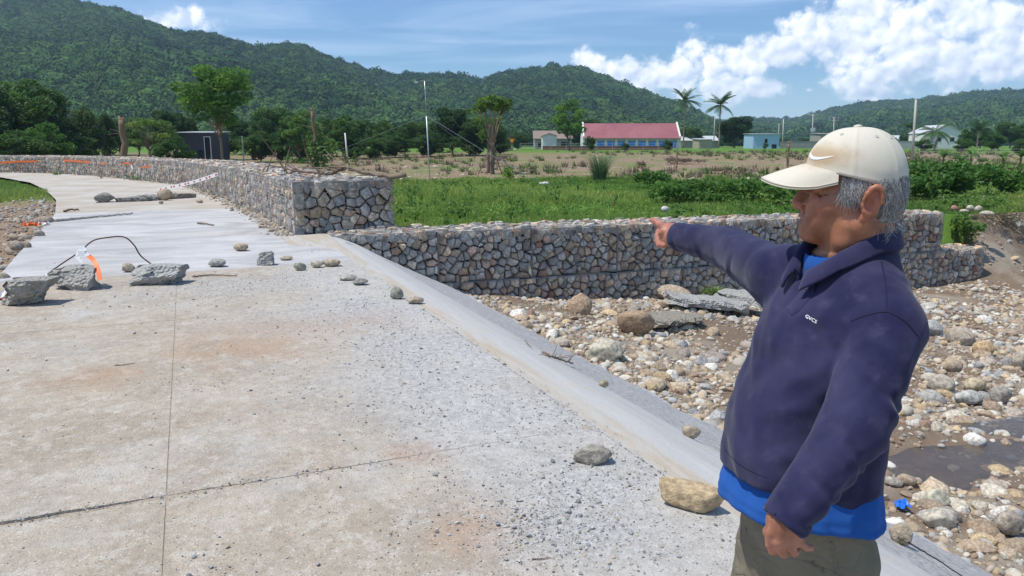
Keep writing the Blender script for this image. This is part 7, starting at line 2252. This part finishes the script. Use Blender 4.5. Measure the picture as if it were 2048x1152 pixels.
for a_ in (anL, anR):
    F_ = Field(); F_.cone(a_ + gT * -.05 + (0, 0, -.035), a_ + gT * .15 + (0, 0, -.045), .045, .038, .02); F_.cone(a_ + (0, 0, .03), a_ + (0, 0, -.03), .05, .05, .03)
    F_.add(*halfspace((a_[0], a_[1], .002), (0, 0, -1), .3), k=.003, cut=True)
    c0 = a_; V, Q = F_.mesh(np.arange(c0[0] - .3, c0[0] + .3, .008), np.arange(c0[1] - .3, c0[1] + .3, .008), np.arange(-.02, .2, .008)); mpart('shoe', V, Q, simple('shoe_leather', (.06, .045, .035), .7))

# ---- collar: a stand around the neck folded outward, open at the front
def collar():
    nth, prof_ = 72, [(-.004, -.012), (-.005, .010), (-.003, .024), (.003, .029), (.010, .026), (.017, .012), (.023, -.004), (.0235, -.008), (.020, -.007), (.013, .008), (.006, .020), (.003, .020), (.001, .008), (.001, -.012)]
    V = []; n = len(prof_)
    for i in range(nth + 1):
        k = i / nth; th = math.radians(14 + 332 * k)                 # 0 = front of the chest
        fr = math.cos(th); ra = .070 + .012 * max(fr, 0) ** 2; c = neckB + gT * (.006 + .022 * max(fr, 0))
        open_ = max(0, (abs(k - .5) * 2 - .80) / .20)
        d = gT * math.cos(th) + lT * math.sin(th)
        zb = .010 + .026 * (1 - fr) * .5 - .042 * max(fr, 0) ** 1.5 - .022 * open_ + .002 * math.sin(th * 5)
        wid = 1.0 + .5 * open_ * math.sin(PI * min(1, open_ * .8))
        for r_, z_ in prof_:
            V.append(c + d * (ra + r_ * wid + .006 * open_) + np.array([0, 0, zb + (z_ if z_ > 0 else z_ * (1 + .9 * open_))]))
    Fq = [(i * n + j, i * n + (j + 1) % n, (i + 1) * n + (j + 1) % n, (i + 1) * n + j) for i in range(nth) for j in range(n)] + [tuple(range(n - 1, -1, -1)), tuple(nth * n + j for j in range(n))]
    return np.array(V), Fq


V, Fq = collar(); mpart('collar', V, Fq, m_polo, None, polo)


# ---- things sewn on the cloth follow its surface
def hits(bvh, UV):
    P, N2 = [], []
    for u, v in UV:
        r = Vector(ray(u, v)).normalized(); h = bvh.ray_cast(Vector((0, 0, CAM_Z)), r)
        P.append(np.array(h[0]) if h[0] else D(u, v, 1.4)); nn = np.array(h[1]) if h[0] else -np.array(r); N2.append(nn if nn @ np.array(r) < 0 else -nn)
    return np.array(P), np.array(N2)


def decal(F, UV, lift, name, Fq, mat, parent, thick=.0008):
    P, N2 = hits(F, UV); n = len(P); N2 = N2.mean(0) + 0 * N2; N2 /= np.linalg.norm(N2[0])
    V = np.concatenate([P + N2 * lift, P + N2 * (lift - thick)])
    bnd = {}
    for f in Fq:
        f = list(f)
        for a, b in zip(f, f[1:] + f[:1]): bnd[(a, b)] = 1
    side = [(a, b, b + n, a + n) for (a, b) in bnd if (b, a) not in bnd]
    return mpart(name, V, [tuple(f) for f in Fq] + [tuple(i + n for i in f[::-1]) for f in Fq] + [s[::-1] for s in side], mat, None, parent, False)


m_print = simple('white_print', (.78, .78, .78), .6, .05)
cu = bpy.data.curves.new('chest_lettering', 'FONT'); cu.body = 'GVCS'; cu.size = 1.0; cu.offset = .008; cu.resolution_u = 3
to_ = bpy.data.objects.new('chest_lettering_source', cu); COL.objects.link(to_); bpy.context.view_layer.update()
tm = to_.to_mesh(); TV = np.array([v.co[:2] for v in tm.vertices]); TF = [list(pl_.vertices) for pl_ in tm.polygons]; to_.to_mesh_clear(); bpy.data.objects.remove(to_); bpy.data.curves.remove(cu)
wT = np.ptp(TV[:, 0]); TVn = (TV - TV.min(0)) / wT
ca, sa = math.cos(math.radians(30)), math.sin(math.radians(30))
UV = np.stack([1611 + 25.5 * (TVn[:, 0] * ca + TVn[:, 1] * sa * .55), 635 + 25.5 * (TVn[:, 0] * sa - TVn[:, 1] * ca * 1.05)], -1)
decal(S_BVH, UV, .0012, 'chest_lettering', TF, m_print, polo)


def strip(F, pts, w, lift, name, mat, parent, n=26, wobble=0):
    """a seam or placket laid along photograph points on the surface"""
    UV = smooth_path([(u, v, 0) for u, v in pts], n)[:, :2]
    P, N2 = hits(F, UV); V = []
    for i in range(n):
        d = P[min(i + 1, n - 1)] - P[max(i - 1, 0)]; d /= np.linalg.norm(d) + 1e-9; sd = np.cross(N2[i], d); sd /= np.linalg.norm(sd) + 1e-9
        for a, b in ((-1, -.3), (-.8, 1), (.8, 1), (1, -.3)): V.append(P[i] + sd * a * w / 2 + N2[i] * lift * b)
    Fq = [(4 * i + k, 4 * i + k + 1, 4 * i + 5 + k, 4 * i + 4 + k) for i in range(n - 1) for k in range(3)] + [(0, 1, 2, 3), tuple(4 * (n - 1) + k for k in (3, 2, 1, 0))]
    return mpart(name, V, Fq, mat, None, parent)


m_seam = simple('dark_stitching', (.012, .012, .036), .9)
strip(S_BVH, [(1630, 560), (1612, 588), (1592, 612), (1580, 624)], .034, .003, 'placket', m_polo, polo)
strip(S_BVH, [(1702, 642), (1735, 630), (1773, 624), (1810, 643), (1839, 676)], .0030, .0007, 'shoulder_seam', m_seam, polo)
strip(S_BVH, [(1763, 524), (1770, 560), (1773, 590), (1773, 620)], .0030, .0007, 'yoke_seam', m_seam, polo)
strip(S_BVH, [(1450, 900), (1475, 926), (1505, 944), (1535, 956)], .0016, .0004, 'hem_seam', m_seam, polo)
strip(T_BVH, [(1662, 1084), (1668, 1110), (1674, 1152), (1680, 1190)], .006, .0015, 'leg_seam', m_trou, trou)

# ---- cap
def cap_rim_z(f): return .062 - (.094 - f) * .215
cc = np.array([-.004, 0, .030]); cr = np.array([.1045, .086, .107])
def cap_pt(th, k, off=0.0):
    """th around the head (0 = front), k 0 at the rim .. 1 at the top"""
    f0, l0 = math.cos(th), math.sin(th)
    zr = None
    lo_, hi_ = -.4, 1.2
    for _ in range(24):                                               # elevation of the rim in this direction
        m_ = (lo_ + hi_) / 2; f = cc[0] + cr[0] * math.cos(m_) * f0; z = cc[2] + cr[2] * math.sin(m_)
        if z < cap_rim_z(f): lo_ = m_
        else: hi_ = m_
    e = lo_ + (PI / 2 - lo_) * k
    sq = math.cos(e) ** .80                                            # fuller than an ellipsoid
    slack = 1 + .016 * float(vnoise(np.array([th * 2.2, k * 4, .3]), 1, 5, 2)) * (1 - k) - .018 * math.exp(-((k - .05) / .07) ** 2)
    seam = .0020 * sum(math.exp(-(((th - s_) / .03) ** 2)) for s_ in (-2.45, -1.52, 1.52, 2.45, PI, -PI)) * (k < .97)
    q = np.array([cc[0] + (cr[0] + off) * sq * f0 * slack, cc[1] + (cr[1] + off) * sq * l0 * slack, cc[2] + (cr[2] + off) * math.sin(e)]) + seam * np.array([f0, l0, .3])
    return q
nth, nk = 120, 26
V = []; 
for off in (0, -.004):
    for j in range(nk + 1):
        for i in range(nth): q = cap_pt(2 * PI * i / nth - PI, j / nk * .999, off); V.append(hp(*q))
m_ = (nk + 1) * nth; Fq = []
for j in range(nk):
    for i in range(nth):
        a, b, c_, d_ = j * nth + i, j * nth + (i + 1) % nth, (j + 1) * nth + (i + 1) % nth, (j + 1) * nth + i
        Fq += [(a, b, c_, d_), (m_ + d_, m_ + c_, m_ + b, m_ + a)]
Fq += [(i, m_ + i, m_ + (i + 1) % nth, (i + 1) % nth) for i in range(nth)] + [tuple(nk * nth + i for i in range(nth)), tuple(m_ + nk * nth + i for i in range(nth - 1, -1, -1))]
m_cap, t = new_mat('cream_cotton')
p = opos(t)
n1 = t.noise(p, 9, 4, .6, .3); n2 = t.noise(p, 40, 4, .6); n3 = t.noise(p, 900, 2, .5)
c = t.mix(n1, (.53, .48, .375, 1), (.67, .63, .535, 1))
sc_ = t.v('SUBTRACT', p, tuple(hp(.070, .055, .082) - MO)); st_d = t.m('ADD', t.v('LENGTH', t.v('MULTIPLY', sc_, (12, 12, 34))), t.m('MULTIPLY', t.m('SUBTRACT', n2, .5), .8))
c = t.mix(t.ramp(st_d, 1.15, .25, 0, .75), c, (.42, .28, .14, 1))                                # sweat stain above the peak
finish(t, c, .85, t.m('ADD', t.m('MULTIPLY', n2, 1.0), t.m('MULTIPLY', n3, .5)), .25, .0012, .2, sheen=.1)
cap = mpart('cap', V, Fq, m_cap)
CAP_BVH = BVHTree.FromPolygons([tuple(v) for v in V], Fq)
# peak
na, nr = 40, 12; V = []
for off in (0, -.0045):
    for j in range(nr + 1):
        for i in range(na + 1):
            a = -1 + 2 * i / na; th = a * 1.25
            q0 = cap_pt(th, .0, -.002 + .001); k = j / nr
            ext = .092 * math.sqrt(max(0, 1 - (abs(a)) ** 2.6))
            f = q0[0] + ext * k; l = q0[1] * (1 + .03 * k)
            z = q0[2] + .004 - (.008 + .22 * ext) * k ** 1.2 - .010 * abs(a) ** 2 * math.sin(k * PI / 2) - 1.8 * l * l * k * (ext / .09)
            V.append(hp(f, l, z + off))
m_ = (nr + 1) * (na + 1); Fq = []
for j in range(nr):
    for i in range(na):
        a, b, c_, d_ = j * (na + 1) + i, j * (na + 1) + i + 1, (j + 1) * (na + 1) + i + 1, (j + 1) * (na + 1) + i
        Fq += [(d_, c_, b, a), (m_ + a, m_ + b, m_ + c_, m_ + d_)]
ring = [j * (na + 1) for j in range(nr + 1)] + [nr * (na + 1) + i for i in range(1, na + 1)] + [j * (na + 1) + na for j in range(nr - 1, -1, -1)]
Fq += [(ring[i], ring[i + 1], m_ + ring[i + 1], m_ + ring[i]) for i in range(len(ring) - 1)]
mpart('peak', V, Fq, m_cap, None, cap)
b = cap_pt(0.0, .999); V2, F2 = ICO[2]; mpart('button', V2 * np.array([.0085, .0085, .004]) + hp(cc[0], 0, b[2] + .001), F2, m_cap, None, cap)
m_eyelet = simple('eyelet_thread', (.55, .53, .52), .8)
for th in (PI / 2 + .55, PI / 2 - .55, -PI / 2 + .55, -PI / 2 - .55, PI - .4, PI + .4):
    c0 = hp(*cap_pt(th, .62)); c1 = hp(*cap_pt(th, .62, .01)); nv = (c1 - c0) / np.linalg.norm(c1 - c0); a = np.cross(nv, (0, 0, 1)); a /= np.linalg.norm(a); b2 = np.cross(nv, a)
    mb = MB(); mb.tube([c0 + nv * .0003 + (a * math.cos(q) + b2 * math.sin(q)) * .0028 - MO for q in np.linspace(0, 6.28, 13)], .0009, 5); mb.build('eyelet', m_eyelet, cap)
# stitched mark on the front panel
up_ = smooth_path([(1621, 304.5, 0), (1624, 310, 0), (1630, 313.3, 0), (1642, 314.2, 0), (1656, 313.2, 0), (1669, 312.2, 0)], 16)[:, :2]
lo_c = smooth_path([(1619.5, 308, 0), (1620, 314, 0), (1625, 318.6, 0), (1636, 319.4, 0), (1652, 316.6, 0), (1669, 312.8, 0)], 16)[:, :2]
mk = np.concatenate([up_, lo_c]); tri = [[i, i + 16, i + 17, i + 1] for i in range(15)]
decal(CAP_BVH, mk, .0009, 'stitched_mark', tri, m_print, cap, .0012)

# ---- hair
rg = np.random.default_rng(3)
m_hair = simple('grey_hair', (.36, .355, .35), .55, .3, 60, .3, .001, .4, useattr=True)
HB = Field(); HB.ell(hp(-.012, 0, .012), rs((.097, .0785, .094)), HM, .01)
HB.add(lambda P: (lambda q: np.maximum.reduce([q[..., 0] + .020 - np.where(q[..., 2] > .016, .036, 0.0), -q[..., 2] - .060 + .25 * np.clip(q[..., 0] + .09, 0, 1) * 0, q[..., 2] - .075]))((P - Hc) @ HM.T) * -1, Hc - .14, Hc + .14, .004, True)
V, Q = HB.mesh(np.arange(Hc[0] - .13, Hc[0] + .13, .004), np.arange(Hc[1] - .13, Hc[1] + .13, .004), np.arange(Hc[2] - .09, Hc[2] + .09, .004))
V = relax(V, Q, 1, .4); V = V + .002 * np.stack([vnoise(V * 160, 1, i) for i in range(3)], -1)
hair = mpart('hair', V, Q, m_hair, np.tile([.45, .45, .46], (len(V), 1)))
mb = MB(); cols = []
def strand(p0, d0, L, r, c, curl=.5, n=5):
    p = np.array(p0, float); d = np.array(d0, float); d /= np.linalg.norm(d); pts = [p.copy()]
    w = rg.normal(0, curl, 3); lift_ = rg.uniform(-.2, 1) ** 2
    for i in range(n):
        d = d + w * .12 + rg.normal(0, .06, 3); d /= np.linalg.norm(d); p = p + d * L / n
        q = (p - Hc) @ HM.T; e = np.array([.0975 * HS, .0815, .097]) * (1 + .035 * lift_); k = np.linalg.norm((q - np.array([-.012, 0, .012])) / e)
        if q[2] > -.05 or k < 1.0: q = (q - np.array([-.012, 0, .012])) / k + np.array([-.012, 0, .012]); p = Hc + HM.T @ q
        pts.append(p.copy())
    mb.tube(np.array(pts) - MO, np.linspace(r, r * .3, n + 1), 3, c, False)
for i in range(4200):
    sg = 1 if rg.random() < .72 else -1
    th = rg.uniform(math.radians(70), math.radians(180)) * sg; z = rg.uniform(-.058, .05)
    f = math.cos(th); 
    if -.052 < f * .1 < -.012 and z < .022 and abs(math.degrees(th)) < 122: continue                  # round the ear
    if f * .1 > -.014 and z < .005: continue
    s_ = math.sqrt(max(0, 1 - (z / .1) ** 2)); p0 = hp(-.012 + .097 * f * s_, .0805 * math.sin(th) * s_, .012 + z)
    g = rg.uniform(.55, 1.5); back = -hF * (.6 if abs(math.degrees(th)) > 110 else .05)
    strand(p0, np.array([0, 0, -1.0]) + back * .4 + rg.normal(0, .26, 3), rg.uniform(.016, .040), rg.uniform(.0005, .0010), np.array([1, .99, .97]) * g ** 1.3, 1.1)
for i in range(240):                                                                                   # the lock before the ear
    f = rg.uniform(-.014, .022); z = rg.uniform(.012, .042); p0 = hp(f, .0785 * math.sqrt(max(.1, 1 - (f / .1) ** 2)) + .003, z)
    strand(p0, np.array([0, 0, -1.0]) + hF * rg.uniform(-.5, .15) + rg.normal(0, .12, 3), rg.uniform(.022, .046), rg.uniform(.0006, .0011), np.array([1.05, 1.03, 1.0]) * rg.uniform(.6, 1.5), .5)
for i in range(110):                                                                                   # wisps on the nape
    p0 = hp(rg.uniform(-.085, -.03), rg.uniform(.02, .06), rg.uniform(-.075, -.045)); strand(p0, np.array([0, 0, -1.0]) + hF * rg.uniform(0, .8) + hL * rg.uniform(.0, .5), rg.uniform(.012, .026), .0005, np.array([1, 1, 1]) * rg.uniform(.7, 1.4), .8)
mb.build('strands', m_hair, hair)

# ------------------------------------------------------------------ the air: thin haze that makes the hills fade
hz_ = MB().box((-1750, -1700, -8), (1750, 2000, 330)).build('haze', None)
m_haze = bpy.data.materials.new('haze'); m_haze.use_nodes = True; m_haze.node_tree.nodes.clear()
t = NT(m_haze.node_tree)
pv = t.n('ShaderNodeVolumePrincipled'); pv.inputs['Color'].default_value = (.58, .78, 1.0, 1); pv.inputs['Density'].default_value = .00026; pv.inputs['Anisotropy'].default_value = .2
t.put(t.n('ShaderNodeOutputMaterial').inputs['Volume'], pv.outputs[0])
hz_.data.materials.append(m_haze); hz_['kind'] = 'stuff'; hz_['label'] = 'thin bluish haze in the air'; hz_['category'] = 'haze'
